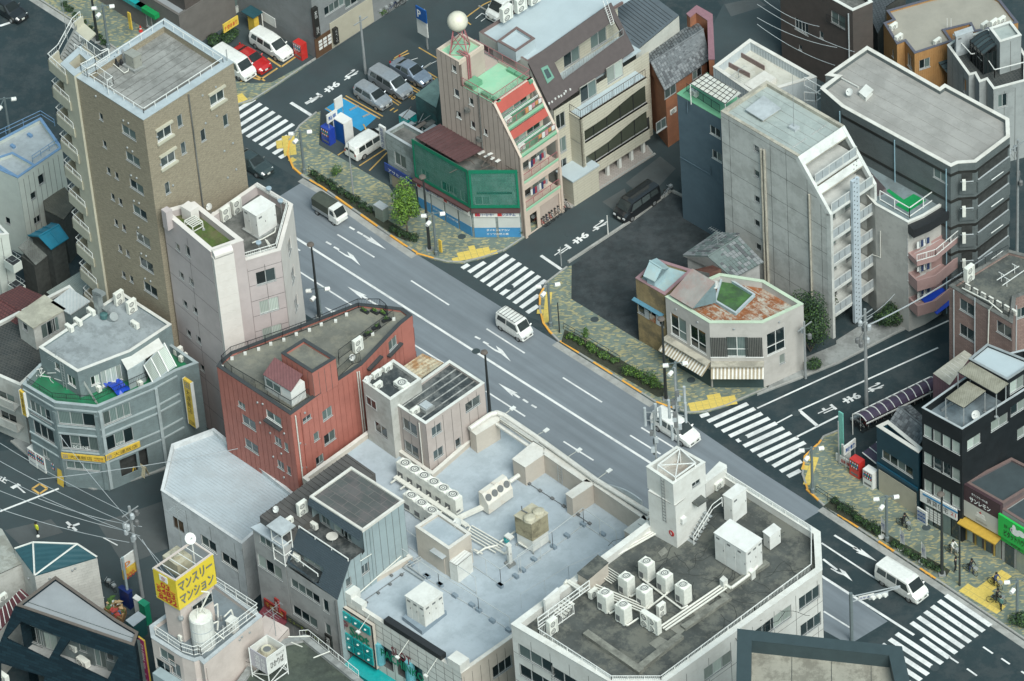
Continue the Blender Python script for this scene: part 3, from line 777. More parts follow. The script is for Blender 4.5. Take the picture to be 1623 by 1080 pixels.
#LEFT SIDE BUILDINGS
M_tan=mat('tan_brick_tile',(.33,.285,.205),.8,.3,5,kind='brick',kw=(.34,.12,.02,(.15,.13,.1),(.22,.185,.13)),bump=.008)
M_cream=mat('cream_render',(.44,.42,.33),.8,.08,.7,sti=.15,stc=(.3,.28,.22))
M_roofg=mat('roof_concrete_grey',(.25,.25,.235),.85,.22,.35,sti=.45,stc=(.11,.11,.1))
M_copb=mat('coping_bluish',(.38,.43,.45),.6,.08,1,sti=.1)
M_pink=mat('pinkish_panel',(.44,.385,.375),.7,.06,.6,sti=.1,stc=(.26,.22,.2))
M_pinkw=mat('pale_render',(.62,.58,.54),.75,.05,.6,sti=.1,stc=(.4,.36,.3))
M_moss=mat('mossy_roof',(.06,.1,.02),.95,.4,1.5,sti=.5,stc=(.13,.11,.06))
MR=mat('roof_dark_worn',(.14,.14,.13),.9,.3,.6,sti=.55,stc=(.05,.055,.05))
b=Bld('apartment_tower','tall tan brick tiled tower with flat grey roof and outside stair balconies','building',[q2(345,165),q2(965,560),(227,190),(118.4,120.6)],33,M_tan,M_roofg,par=.7,pw=.75,cop=M_copb);tower=b
b.win(1,r1,[(740,597,1.6,1.2,'Wg'),(757,715,1.6,1.2,'Wg'),(978,437,1.6,1.2,'Wg'),(811,545,.55,1.25,'g'),(827,668,.55,1.25,'g'),(755,848,.55,1.25,'g'),(916,610,.55,1.25),(1017,543,.55,1.25,'g')])
b.win(2,r1,[(580,597,1.8,1.,'k'),(598,718,1.8,1.,'k'),(615,842,1.8,1.,'k'),(630,958,1.8,1.,'k'),(455,527,.5,.75),(471,650,.5,.75),(489,770,.5,.75),(525,792,.5,.75),(508,888,.5,.75),(542,910,.5,.75),(523,1004,.5,.75),(558,1027,.5,.75)])
b.win(2,r5,[(645,85,1.8,1.1,'g'),(660,200,1.8,1.1,'g'),(678,310,1.8,1.1,'g'),(541,125,.5,.75),(575,147,.5,.75),(557,243,.5,.75),(592,263,.5,.75)])
b.fin()
for x,y in((740,597),(757,715),(978,437)):
 A,B,U,N=b.eg(1);u,zz=b.uz(1,r1(x,y))
 for k,(dz,n)in en(((.62,'window_hood'),(-.85,'window_sill'))):
  ob((A+U*(u-.95)+up(zz+dz)+N*.003,U*1.9,N*.22,(0,0,.2),),n,M_cream,b.rt)
vcp(b,1,r1,[(911,430),(971,392),(925,555),(975,522),(707,617),(723,742),(778,835),(1010,680),(1025,800),(1048,645),(1063,763)])
vcp(b,2,r1,[(557,543),(580,555),(433,433),(575,665),(598,682),(592,790),(617,802),(605,905),(628,915),(625,1025)]);vcp(b,2,r5,[(622,57),(645,70),(638,147),(660,158),(655,260),(680,272)])
dpp(b,1,r1,846,425,m=MR,r=.07);seam(b,9,1,MR)
A,B,U,N=b.eg(2)
o=ist(b.w if b.sg>0 else b.w[::-1],.62);rlg(b.rt,[vz(p,32.95)for p in o+o[:1]],.55,post=1.3,rs_=(1,),r=.035)
c=Bld('','','',[(96,101),(117.2,119.8),(153,97),(127,73)],33.3,M_cream,MR,par=1.4,pw=.55,cop=M_copb,rt=b.rt);c.fin()
A,B,U,N=c.eg(0);Bk=(c.w[3]-c.w[0]).normalized()
lm=None
for k in rg(11):
 zt=32.4-2.92*k;o=c.w[0]-U*2.+Bk*0.
 g=G();f=o+N*.15
 g.ox(vz(f,zt-.75),U*2.9,Bk*.16,(0,0,.95));g.ox(vz(f,zt-.75),U*.15,Bk*1.5,(0,0,.95));g.ox(vz(f,zt-.95),U*2.2,Bk*1.6,(0,0,.2))
 L=g.bu('stair_landing',M_cream,b.rt)
 g=G();s=o+Bk*1.4+U*.15
 for q in rg(9):g.ox(vz(s+Bk*.27*q,zt-.75+.165*q),U*1.1,Bk*.27,(0,0,.17))
 g.ox(vz(s-U*.08,zt-.8),U*.08,Bk*2.6+up(1.6),(0,0,.45));g.bu('stair_flight',MN,b.rt)
 s2_=o+Bk*3.8
 g=G();g.ox(vz(s2_,zt+.6),U*2.,Bk*1.2,(0,0,.15));g.ox(vz(s2_,zt+.6),U*.12,Bk*1.2,(0,0,.9));g.bu('stair_landing',M_cream,b.rt)
 pts=[vz(f+U*2.85+Bk*.05,zt+.2),vz(f+Bk*.07+U*.07,zt+.2),vz(f+Bk*1.5+U*.07,zt+.2),vz(f+Bk*3.8+U*.07,zt+1.5),vz(f+Bk*4.9+U*.07,zt+1.5)]
 rlg(b.rt,pts,.62,post=1.2,rs_=(1,),r=.035,bal=.25,br=.012)
pts=[P(*q1(x,y),33.1)for x,y in((990,520),(865,590),(735,655),(790,695),(870,660),(1025,770),(975,800),(980,850))]
rlg(b.rt,pts,.9,post=1.,bal=.2,rs_=(1,),r=.035)
pts=[P(*q1(x,y),32.6)for x,y in((725,400),(920,545),(985,520))];rlg(b.rt,pts,1.,post=1.,bal=.2,r=.035)
pts=[P(*q1(x,y),32.6)for x,y in((680,480),(860,590),(790,640))];rlg(b.rt,pts,1.,post=1.,bal=.2,r=.035)
mast=P(*q1(630,505),31.9);t=T('lightning_rod','thin lightning rod rising from the stair head of the tan tower','lightning rod',mast,None);tb((mast,mast+up(6.2),.035,5,.015,),'rod',MS,t);lh((mast,[(.16,0),(.16,.1),(.05,.2)],8,),'foot',MN,t)
z=32.3
u=P(*r1(598,290),z);eqb([r1(558,238),r1(600,262),r1(637,243)],z,z+1.5,'metal cube shaped ventilation unit with slotted side on the tan tower roof','rooftop_fan_unit','ventilation unit',mat('zinc_panel',(.33,.33,.29),.5,.12,2,metal=.3),2,base=.25)
t=T('pump_set','cluster of pumps and pipes beside the ventilation unit on the tan tower roof','pump',P(*r1(545,300),z),None)
for k,(x,y,h)in en([(520,285,.7),(535,270,.9),(548,292,.6),(558,265,1.),(530,300,.5)]):
 q=P(*r1(x,y),z);lh((q,[(.16,0),(.18,.1),(.14,h*.7),(.06,h)],8,),'pump_body',MS if k%2 else MK,t)
g=G();pp=[P(*r1(x,y),z+.15)for x,y in((500,280),(530,305),(560,330),(578,320),(578,300))];g.path(pp,.05,5);g.bu('pipe',MP,t)
t=T('roof_steps','small pale metal steps by the stair door of the tan tower roof','steps',P(*r1(470,325),z),None)
for k in rg(3):
 q=P(*r1(447+k*3,335-k*9),z);ob((q,DS*1.1,DR*-.35,(0,0,.25*(3-k)+.1),),'step',MO,t)
b=Bld('office_block','pinkish panelled narrow block with a mossy roof and cream ribbed corner column','building',[s1(75,292),s1(430,592),s1(668,507),s1(312,228)],23,M_pink,M_moss,par=.75,pw=.38,cop=M_pinkw);pink=b
b.win(0,s1,[(192,560,.6,.75),(265,590,.65,1.2),(220,768,.65,.75),(293,815,.65,.75),(246,975,.65,.75),(320,1022,.65,.75)]);b.win(0,r5,[(851,508,.65,.75),(896,537,.65,.75),(866,638,.65,.75),(911,663,.65,.75)])
b.win(1,s1,[(580,730,.8,.75),(605,943,.8,.75)]);b.win(1,r5,[(1072,487,.8,.75)])
b.pan(0,4.1,vpan=[2.9+3.3*k for k in rg(6)]);b.fin()
A,B,U,N=b.eg(1)
for k in rg(25):
 ob((A+U*.02+up(k*.9)+N*.003,U*1.85,N*.5,(0,0,.885),),'column_panel',M_pinkw,b.rt)
tb((A+U*.1+N*.25+up(22.75),A+U*1.8+N*.25+up(22.75),.42,12,),'column_cap',M_pinkw,b.rt)
g=G();q=b.w[0];g.prism([P(*s1(x,y),24)for x,y in((70,285),(112,262),(150,285),(105,312))],22,24);g.bu('chimney_post',M_pink,b.rt)
ps(([P(*s1(x,y),23.6)for x,y in((213,262),(268,222),(340,265),(285,305))],22,23.6,),'chimney_post',M_pinkw,b.rt)
c=Bld('','','',[s1(690,655),s1(940,580),s1(1030,247),s1(770,90),s1(350,380),s1(455,700)],20.6,M_pink,MR,par=1.,pw=.3,cop=M_pinkw,rt=b.rt)
c.win(0,s1,[(833,775,1.75,1.45,'g'),(858,985,1.75,1.45,'c')]);c.win(0,r6,[(90,503,1.8,1.4,'c')])
c.win(1,s1,[(1007,555,1.3,1.45,'g'),(1032,762,1.3,1.45,'g'),(1055,965,1.3,1.45,'g')])
c.pan(0,1.35,vpan=[1.7*k+.6 for k in rg(12)])
c.opt[1]=dict(pmat=M_pinkw,panels=[2.2],backm=M_pinkw)
c.fin()
pipe(b.rt,[P(*s1(700,655),20.5),P(*s1(655,675),20.)+N*.1]+[vz(P(*s1(655,675),20.)+N*.1,.3)],.07)
o=ist(c.w if c.sg>0 else c.w[::-1],.42)
rlg(b.rt,[vz(p,20.5)for p in(o[0],o[1],o[2],o[3])],.55,post=1.3,rs_=(1,.4),r=.035,bal=.18)
t=T('timber_frame','white timber frame with four legs standing on the mossy roof','frame',P(*s1(305,440),22.25),None)
z=22.25;C=[P(*s1(x,y),z+.9)for x,y in((240,370),(300,415),(372,375),(312,330))]
for q in C:tb((vz(q,z+.15),q,.05,),'leg',MP,t);lh((vz(q,z),[(.15,0),(.13,.15)],8,),'foot',MN,t)
for k in rg(4):g=G();g.tu(C[k],C[(k+1)%4],.05);g.tu(C[k]-up(.5),C[(k+1)%4]-up(.5),.04);g.bu('rail',MP,t)
for k in rg(1,5):
 f=k/5;tb((C[0]*(1-f)+C[1]*f,C[3]*(1-f)+C[2]*f,.045,),'slat',MP,t)
z=19.6
ac('twin',P(*s1(545,360),z),F_R,'white twin fan air conditioner nearer the mossy roof on the pinkish block');ac('twin',P(*s1(625,310),z),F_R,'taller white twin fan air conditioner by the parapet, nearer the white cabin',scale=(1,1,1.1))
eqb([s1(660,270),s1(765,335),s1(903,248)],z,z+2.6,'large pale grey equipment cabin with double doors on the pinkish block roof','equipment_cabin','cabin',MW,2,base=.25)
g=G()
for pp in(((735,530),(810,500),(900,450),(905,420)),((830,505),(860,560)),((840,510),(872,555))):g.path([P(*s1(x,y),z+.6)for x,y in pp],.06,5)
g.bu('pipe',MP,b.rt)
for x,y,l in((855,135,'pale round floodlight at the rear corner of the pinkish block roof'),(940,225,'second bluish floodlight on the right parapet of the pinkish block roof'),(780,530,'bluish floodlight by the white gate of the pinkish block roof')):
 q=P(*s1(x,y),z+1.6);t=T('floodlight',l,'floodlight',vz(q,z+.4));lh((q,[(.05,-.3),(.2,-.1),(.26,.05),(.24,.12)],10,),'lamp_head',pn('lamp_blue',(.3,.37,.42),.3),t);tb((vz(q,z),q,.04,),'post',MS,t)
dish(P(*s1(435,320),z+.5),F_L,'small round white dish behind the mossy roof block');dish(P(*s1(455,365),z),F_R,'second small white dish beside the air conditioners of the pinkish block',.26,.7)
M_red=mat('red_metal_panel',(.37,.135,.105),.6,.08,.5,sti=.12,stc=(.2,.07,.06))
M_redd=mat('red_brick_dark',(.24,.07,.06),.75,.15,2,kind='brick',kw=(.25,.08,.01,(.12,.04,.035),(.3,.1,.085)))
M_roofo=mat('roof_olive_concrete',(.135,.135,.115),.9,.25,.4,sti=.4,stc=(.24,.225,.17))
M_copd=mat('coping_dark',(.045,.05,.052),.6,.1,1)
b=Bld('red_building','dark red metal clad building with a fenced olive grey roof and rounded far end','building',[s2(45,405),s2(440,665),s2(690,485),s2(822,398),s2(1030,180),s2(1090,132),s2(1040,95),s2(960,85),s2(800,68),s2(120,330),s2(65,375)],16.2,M_red,M_roofo,par=.25,pw=.3,cop=M_copd);red=b
b.win(0,s2,[(178,615,.9,.65,'k'),(218,708,1.7,1.05,'g'),(232,835,1.7,1.05,'g'),(350,683,1.9,.95,'Wk'),(373,808,.85,.9,'g'),(417,838,.5,.9,'k'),(387,935,.85,.9,'g'),(431,963,.5,.9,'k')])
b.win(1,s2,[(527,687,1.,.5),(637,660,1.1,1.1,'k'),(579,782,.6,.9,'k'),(650,787,1.3,1.1),(597,907,.9,.9)])
b.win(3,s2,[(880,355,1.2,1.1,'k'),(987,285,1.2,1.1,'k')])
for i in rg(4):b.pan(i,.62,backm=pn('red_joint',(.31,.11,.085)))
b.fin()
for x,y in((350,683),(880,355),(987,285)):
 i=0 if x<400 else 3;A,B,U,N=b.eg(i);u,zz=b.uz(i,s2(x,y));ob((A+U*(u-1.)+up(zz-.75)+N*.003,U*2.,N*.35,(0,0,.16),),'window_box',M_copd,b.rt)
vcp(b,0,s2,[(265,600),(293,608),(408,765),(334,763),(280,708),(393,873),(350,890),(407,1000),(365,1017)])
vcp(b,1,s2,[(490,818),(515,825),(500,950),(527,945),(515,655)])
for x,y in((462,670),(492,650)):dpp(b,1,s2,x,y,m=MP if x<470 else M_red,r=.06)
for x,y in((792,435),(803,432)):dpp(b,2,s2,x,y,m=MP,r=.06)
c=Bld('','','',[s2(390,335),s2(555,440),s2(682,362),s2(512,258)],18.9,M_red,M_roofo,z0=15.9,par=.3,pw=.25,cop=M_copd,rt=b.rt,rn='penthouse_roof');c.win(1,s2,[(623,527,1.1,1.1,'k')])
c.pan(1,.6);c.pan(0,.6);c.fin()
g=G();cc=[P(*s2(x,y),18.3)for x,y in((290,430),(440,522),(525,462),(355,360))]
g.prism([P(*s2(x,y),17.7)for x,y in((298,450),(440,540),(515,490),(380,400))],15.9,17.7);sh=g.bu('roof_hut_wall',MW,b.rt)
M_mar=mat('maroon_metal_roof',(.17,.075,.075),.5,.1,2,kind='ribs',kw=(.25,.02))
ob((cc[0]-up(.5),cc[1]-cc[0],cc[3]-cc[0]+up(.45),(0,0,.06),),'roof_hut_roof',M_mar,b.rt)
ra=P(*s2(298,450),17.7);rb=P(*s2(440,540),17.7);u=(rb-ra).normalized();nn=Vc((u.y,-u.x,0));nn=nn if nn.y<0 else-nn
window(b.rt,vz(ra+u*1.1,16.6)-wloc(b.rt),atan2(-nn.x,nn.y),1.9,.9,'k',inn=-.02)
o=ist(b.w if b.sg>0 else b.w[::-1],.35)
o2=[P(*s2(x,y),15.95)for x,y in((445,640),(128,452),(75,400),(125,352),(400,260),(600,185),(805,95),(920,95),(952,120),(962,135))]
rlg(b.rt,o2,1.,MK,post=1.5,bal=.14,rs_=(1,.08),r=.03)
rlg(b.rt,[P(*s2(x,y),15.95)for x,y in((445,640),(540,575))],1.,MK,post=1.5,bal=.14)
rlg(b.rt,[P(*s2(x,y),15.95)for x,y in((992,155),(700,370),(700,400))],1.,MK,post=1.5,bal=.14)
rlg(b.rt,[P(*s2(x,y),15.95)for x,y in((695,470),(770,400),(815,385))],1.,MK,post=1.5,bal=.14)
for k,(x,y)in en(((128,370),(198,343),(270,320),(335,292),(405,270),(472,240),(542,218),(605,188),(682,170),(740,135),(75,415),(880,240),(993,160))):
 q=P(*s2(x,y),15.95);ps(([q+Vc(v)for v in((-.13,-.13,0),(.13,-.13,0),(.13,.13,0),(-.13,.13,0))],15.95,16.15,),'railing_foot',MC,b.rt)
ac('twin',P(*s2(803,325),15.95),F_R,'white tall air conditioner behind the railing of the red building');dish(P(*s2(780,395),15.95),F_L,'grey dish at the railing corner of the red building roof',.3,.8)
Mlf=mat('leaf_green',(.045,.1,.018),.7,.3,6);Mld=mat('leaf_dark',(.014,.036,.014),.75,.3,6);M_leafy=mat('leaf_yellowgreen',(.12,.22,.025),.7,.3,6)
def lvs(center,rx,ry,rz_,n,s,mats=None,name='foliage',parent=None,lump=3,seed=0,off=None):
 """many leaf sized faces spread through lumpy volume"""
 rnd=RR(seed);c=Vc(center);g=G();lum=[(lambda a,b,d:(Vc((cos(a)*sin(b)*rx,sin(a)*sin(b)*ry,cos(b)*rz_))*d,rnd.uniform(.38,.6)))(rnd.uniform(0,6.3),rnd.uniform(.3,2.6),rnd.uniform(.1,.62))for _ in rg(lump)]
 for k in rg(n):
  l,f=lum[k%lump]
  while True:
   v=Vc((rnd.uniform(-1,1),rnd.uniform(-1,1),rnd.uniform(-1,1)))
   if .3<v.length<1:break
  q=c+l+Vc((v.x*rx*f,v.y*ry*f,v.z*rz_*f));ss=s*rnd.uniform(.6,1.3)
  n_=(v+Vc((rnd.uniform(-.5,.5),rnd.uniform(-.5,.5),rnd.uniform(0,.9)))).normalized();a=n_.orthogonal().normalized();a=(a*cos(k)+n_.cross(a)*sin(k));bb=n_.cross(a)
  g.mi=0 if rnd.random()<.6 else(1 if rnd.random()<.55 else 2)
  g.poly([q-a*ss*.5,q+bb*ss*.28,q+a*ss*.5,q-bb*ss*.28])
 return g.bu(name,mats or[Mlf,Mld,M_leafy],parent,off=off)
def planter(loc,rz,label,L=.8,seed=0,group='planters on the red building roof'):
 t=T('planter',label,'planter',loc,group,rz)
 g=G();g.box(-L/2,-.15,0,L/2,.15,.2);g.bu('trough',MK,t,off=Z0)
 lvs((0,0,.32),L*.5,.2,.2,90,.14,parent=t,seed=seed,lump=4,off=Z0,mats=[Mlf,M_leafy,Mld])
 return t
for k,(x,y,l)in en(((838,118,'green planter at the tip of the red building roof, first along the fence'),(890,122,'second planter along the fence of the red building roof'),(938,130,'planter in the corner of the fence of the red building roof'),(953,165,'leafy planter below the fence corner of the red building roof'),(900,205,'smaller planter along the right railing of the red building roof'),(855,240,'sparse planter nearest the air conditioner on the red building roof'))):
 planter(P(*s2(x,y),15.95),AR+(.1 if k<3 else 1.3),l,seed=k)
for(zz,h)in((14.2,1.),(11.2,1.1)):
 pass
g=G();w=[P(*s2(x,y),16.)for x,y in((1020,190),(1092,133),(1045,95),(960,88))];g.prism(w,15.,15.9,bot=True);g.bu('roof_fascia',M_redd,b.rt)
w=[P(*s2(x,y),13.3)for x,y in((1035,275),(1100,230),(1100,200),(1040,200),(1000,230))]
for zz in(13.3,10.6):g=G();W2=ist(w if area(w)>0 else w[::-1],.12);g.ring(w if area(w)>0 else w[::-1],W2,zz-1.2,zz);g.flat(W2,zz-1.);g.bu('balcony',M_redd,b.rt)
M_bp=mat('beige_pink_panel',(.42,.36,.33),.7,.07,.6,sti=.12,stc=(.25,.2,.18));Mg=mat('grey_white_render',(.44,.44,.41),.8,.08,.6,sti=.3,stc=(.22,.21,.18))
MBr=mat('black_membrane_roof',(.035,.042,.044),.6,.3,.8,sti=.22,stc=(.33,.33,.31))
M_rust=mat('rusty_cream_metal',(.5,.45,.32),.6,.15,1.2,sti=.65,stc=(.28,.12,.03),kind='ribs',kw=(.4,.03))
b=Bld('small_white_block','small grey white block with a cluttered black roof next to the red building','building',[r6(497,720),r6(620,807),r6(760,712),r6(635,625)],16.1,Mg,MBr,par=.35,pw=.2,cop=MC);b.win(0,r6,[(579,943,1.6,1.2)]);b.fin();A,B,U,N=b.eg(0);q=onw(r6(538,820),A,N);window(b.rt,vz(q,q.z-.5)-wloc(b.rt),atan2(-N.x,N.y),1.3,1.,'',inn=-.02)
z=15.75
ac('split',P(*r6(610,675),z),F_R,'white air conditioner at the back parapet of the small grey white block');ac('split',P(*r6(560,705),z),F_R,'brownish air conditioner in the middle left of the small grey white block roof');ac('split',P(*r6(567,755),z),F_R,'air conditioner nearest the front parapet of the small grey white block');ac('row',P(*r6(675,750),z),F_L,'low yellowed unit with its fan on top in the small grey white block roof',scale=(1,1,.35));dish(P(*r6(525,735),z),F_L,'white dish at the left corner of the small grey white block',.36,.5)
b=Bld('beige_pink_block','beige pink block with a black roof crossed by worn white seams','building',[r6(630,815),r6(780,915),r6(1045,730),r6(888,628)],15,M_bp,MBr,par=.3,pw=.2,cop=MC)
b.win(0,r6,[(710,930,1.7,1.25,'g'),(717,1030,1.7,1.2,'g')]);b.win(1,r6,[(830,942,1.1,1.,'g'),(993,825,1.7,1.,'g'),(927,1000,.6,.9),(838,1047,1.1,1.,'g')])
b.pan(0,1.);b.pan(1,1.);b.fin()
M_seamw=mat('worn_white_seam',(.34,.34,.32),.8,.35,2,sti=.5,stc=(.06,.06,.06));seam(b,5,1,M_seamw,.12);dpp(b,0,r6,648,850);dpp(b,0,r6,755,910)
ac('split',P(*r6(733,870),14.7),F_R,'small brown boxed unit on the black roof of the beige pink block')
t=T('roof_hatch','square weathered skylight hatch on the black roof of the beige pink block','skylight',P(*r6(780,840),14.7));w=[P(*r6(x,y),15.1)for x,y in((742,832),(782,858),(822,832),(782,805))];ps((w,14.7,15.05,),'curb',MN,t);g=G();wi=ist(w if area(w)>0 else w[::-1],.12);g.prism(wi,15.05,15.18);g.bu('lid',MO,t)
b=Bld('lean_to_shed','low cream metal roof streaked with rust between the red building and the road','shed',[r6(683,655),r6(760,712),r6(862,640),r6(765,598)],13,Mg,M_rust,par=0);b.fin()
#LOWER LEFT BUILDINGS
M_teal=mat('teal_grey_tile',(.17,.22,.225),.7,.12,1.5,kind='brick',kw=(.3,.1,.008,(.12,.15,.16),(.2,.25,.25)),sti=.15)
Mtm=mat('teal_grey_moulding',(.33,.38,.385),.6,.08,1.5,sti=.15)
M_roofs=mat('roof_slate_grey',(.27,.3,.31),.8,.12,.5,sti=.3,stc=(.07,.08,.08))
M_green=mat('green_terrace',(.015,.17,.075),.6,.2,1,sti=.25,stc=(.06,.07,.06),kind='flat')
M_roofk=mat('roof_black_tiles',(.03,.036,.036),.85,.3,1,sti=.25,stc=(.09,.09,.08),kind='brick',kw=(.3,.3,.03,(.08,.08,.075),(.025,.03,.03)))
MSy=mat('sign_yellow',(.62,.42,.06),.5,.15,2,sti=.1);MB=pn('lettering_black',(.02,.02,.018),.5);M_blue2=pn('sign_blue',(.04,.12,.3),.4);ML=pn('lettering_white',(.75,.75,.72),.5);MRl=pn('lettering_red',(.45,.03,.03),.5)
def gable(name,label,cat,pts,H,rise,wm,rm,z0=0,over=.25,group=None,ribs=0,ribm=None,rt=None,hip=0.,tiles=None):
 """pitched roof over four eaves picks; the ridge runs parallel to edge 0-1"""
 w=[P(x,y,H)for x,y in pts];c=sum(w,Vc())/4;c.z=z0;t=rt or T(name,label,cat,c,group)
 w2=w if area(w)>0 else w[::-1]
 g=G();wi=ist(w2,over);g.prism(wi,z0,H-.08,top=False);g.bu('wall',wm,t)
 m0=(w[1]+w[2])/2+up(rise);m1=(w[0]+w[3])/2+up(rise);d=(m1-m0)*hip;r0=m0+d;r1=m1-d
 th=up(.1)
 for a,bb,p,q in((w[0],w[1],r0,r1),(w[2],w[3],r1,r0)):
  g=G()
  pts_=[a,bb,p,q];nz=(bb-a).cross(q-a).z
  if nz<0:pts_=pts_[::-1]
  g.poly([v+th for v in pts_]);n=4
  for i in rg(4):g.poly([pts_[i],pts_[(i+1)%4],pts_[(i+1)%4]+th,pts_[i]+th])
  s=g.bu('roof_slope',rm,t,atan2((w[1]-w[0]).y,(w[1]-w[0]).x))
  if ribs:
   L=(bb-a).length;k=int(L/ribs);u=(bb-a)/L;nrm=(bb-a).cross(q-a).normalized();nrm=nrm if nrm.z>0 else-nrm
   for i in rg(k+1):
    f=i/k;s0=a+(bb-a)*f+nrm*.1
    f2=min(1,max(0,(f-hip)/(1-2*hip)))if hip else f
    e=q+(p-q)*f2+nrm*.1
    ob((s0-u*.03,u*.06,e-s0,nrm*.05,),'roof_rib',ribm or rm,s,off=wloc(t))
  if tiles:
   tw,tl=tiles;L=(bb-a).length;D=((q-a)).length;nu=int(L/tw);nv=int(D/tl);u=(bb-a)/nu;v=(q-a)/nv;nrm=(bb-a).cross(q-a).normalized();nrm=nrm if nrm.z>0 else-nrm
   g=G();rnd=RR(3)
   for i in rg(nu):
    for j in rg(nv):
     o=a+u*i+v*j+nrm*(.1+rnd.uniform(0,.012));g.mi=0 if rnd.random()<.5 else(1 if rnd.random()<.6 else 2)
     g.ox(o+u*.06+v*.02,u*.86,v*.9+nrm*-.03,nrm*.06)
   o=g.bu('roof_tiles',[rm,M_tl1,M_tl2],s,off=wloc(t));o['kind']='stuff'
 for a,bb,p in((w[1],w[2],r0),(w[3],w[0],r1)):
  g=G();q=[a,bb,p]
  if hip:q=[x+th for x in q]
  g.poly(q);g.poly(q[::-1]);g.bu('roof_end' if hip else 'gable_wall',rm if hip else wm,t)
 tb((r0+th,r1+th,.1,6,),'ridge_cap',ribm or rm,t)
 if hip:
  for a,bb in((w[0],r1),(w[3],r1),(w[1],r0),(w[2],r0)):tb((a+th,bb+th,.07,5,),'hip_cap',ribm or rm,t)
 return t,w2
M_tl1=pn('roof_tile_light',(.19,.2,.205),.7);M_tl2=pn('roof_tile_dark',(.085,.09,.095),.7)
b=Bld('restaurant_building','teal grey three storey corner building with green terrace and yellow restaurant signs','building',[s3(60,650),s3(255,765),s3(515,790),s3(850,650),s3(1000,568),s3(1135,520),s3(960,400),s3(665,200),s3(165,528)],9.8,M_teal,M_green,par=.9,pw=.22,cop=Mtm);rest=b
b.win(0,s5,[(230,335,2.5,1.6,'4'),(250,450,2.5,1.6,'3'),(262,575,.8,1.,'k')]);b.win(1,s5,[(437,372,3.3,1.6,'3'),(455,512,3.3,1.6,'4'),(473,645,3.,.9,'4k')]);b.win(2,s5,[(667,345,2.6,1.5,'4k'),(683,490,2.6,1.6,'3'),(735,640,1.6,2.,'-'),(820,600,.8,2.,'-')])
b.win(4,s3,[(1020,670,.8,1.),(1035,815,.7,.9)])
b.fin()
zs_=sorted({round(w[1]-.32,2)for i in(1,)for w in b.wins[i]}|{round(w[1]+w[3]+.12,2)for i in(1,)for w in b.wins[i]})
for i in(0,1,2,3):
 for z in[q for q in zs_ if q>2.5]:band(b,i,z,.14,Mtm,.1,'storey_band')
A,B,U,N=b.eg(2)
for u,zz in((5.4,.2),(.05,.2)):ob((A+U*u+up(zz)+N*.004,U*.28,N*.16,(0,0,9.),),'pilaster',Mtm,b.rt)
for i in(0,1):
 A,B,U,N=b.eg(i);ob((B-U*.35+up(.2)+N*.004,U*.34,N*.12,(0,0,8.5),),'pilaster',M_teal,b.rt)
Mi=mat('painted_recess_shade',(.03,.032,.03),.8,.4,2)  # near-black colour painting the shade inside doorways and balcony slots
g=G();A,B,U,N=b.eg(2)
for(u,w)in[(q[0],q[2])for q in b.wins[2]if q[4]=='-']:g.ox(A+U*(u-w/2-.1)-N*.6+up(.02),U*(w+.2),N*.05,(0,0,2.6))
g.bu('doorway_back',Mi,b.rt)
def wtext(s,b_,i,z,x,y,w,h,m,off=.03,name='lettering',parent=None,vert=False):
 A,B,U,N=b_.eg(i);u,zz=b_.uz(i,z(x,y));U2=U if U.cross(up(1)).dot(N)>0 else-U
 q=A+U*u+N*off;return text(s,vz(q-U2*w/2,zz-h/2),U2*w,up(h),m,parent,name,.012,vert=vert)
def sgb(name,label,b_,i,z,x,y,w,h,m,cat='sign',off=.12,th=.1,texts=(),group=None,frame=None):
 """flat board on a facade, lettering as parts: (string, du, dz, width, height, material[, vertical])"""
 A,B,U,N=b_.eg(i);u,zz=b_.uz(i,z(x,y));U2=U if U.cross(up(1)).dot(N)>0 else-U
 q=A+U*u+N*off;t=T(name,label,cat,vz(q,zz),group)
 ob((vz(q-U2*w/2,zz-h/2),U2*w,N*th,(0,0,h),),'board',m,t)
 if frame:
  g=G();e=.05
  for a,bb,c,d in((-w/2-e,-h/2-e,w+2*e,e),(-w/2-e,h/2,w+2*e,e),(-w/2-e,-h/2,e,h),(w/2,-h/2,e,h)):g.ox(vz(q+U2*a-N*.01,zz+bb),U2*c,N*(th+.03),(0,0,d))
  g.bu('frame',frame,t)
 for s in texts:
  st,du,dz,tw,thh,mm=s[:6];o=q+U2*(du-tw/2)+N*(th+.005);text(st,vz(o,zz+dz-thh/2),U2*tw,up(thh),mm,t,'lettering',.01,vert=len(s)>6)
 return t
sgb('shop_sign','yellow restaurant name sign on the rounded front of the teal grey building',b,1,s5,478,588,3.9,.62,MSy,texts=[('大連飯店',-.2,0,2.,.42,MB),('中国料理',1.4,.08,.8,.18,MB),('営業中',1.4,-.15,.8,.14,MRl),('田',-1.6,0,.4,.4,M_blue2)])
sgb('shop_sign','yellow restaurant name sign on the right front of the teal grey building above its entrance',b,2,s5,696,552,3.3,.62,MSy,texts=[('大連飯店',.25,0,2.3,.42,MB),('田',-1.35,0,.4,.4,M_blue2)])
wtext('SCENE',b,1,s5,462,540,1.5,.32,ML,-.07,parent=b.rt);wtext('DINING BAR',b,1,s5,436,520,.8,.14,ML,-.07,parent=b.rt);wtext('SCENE',b,2,s5,690,512,.8,.25,ML,-.07,parent=b.rt)
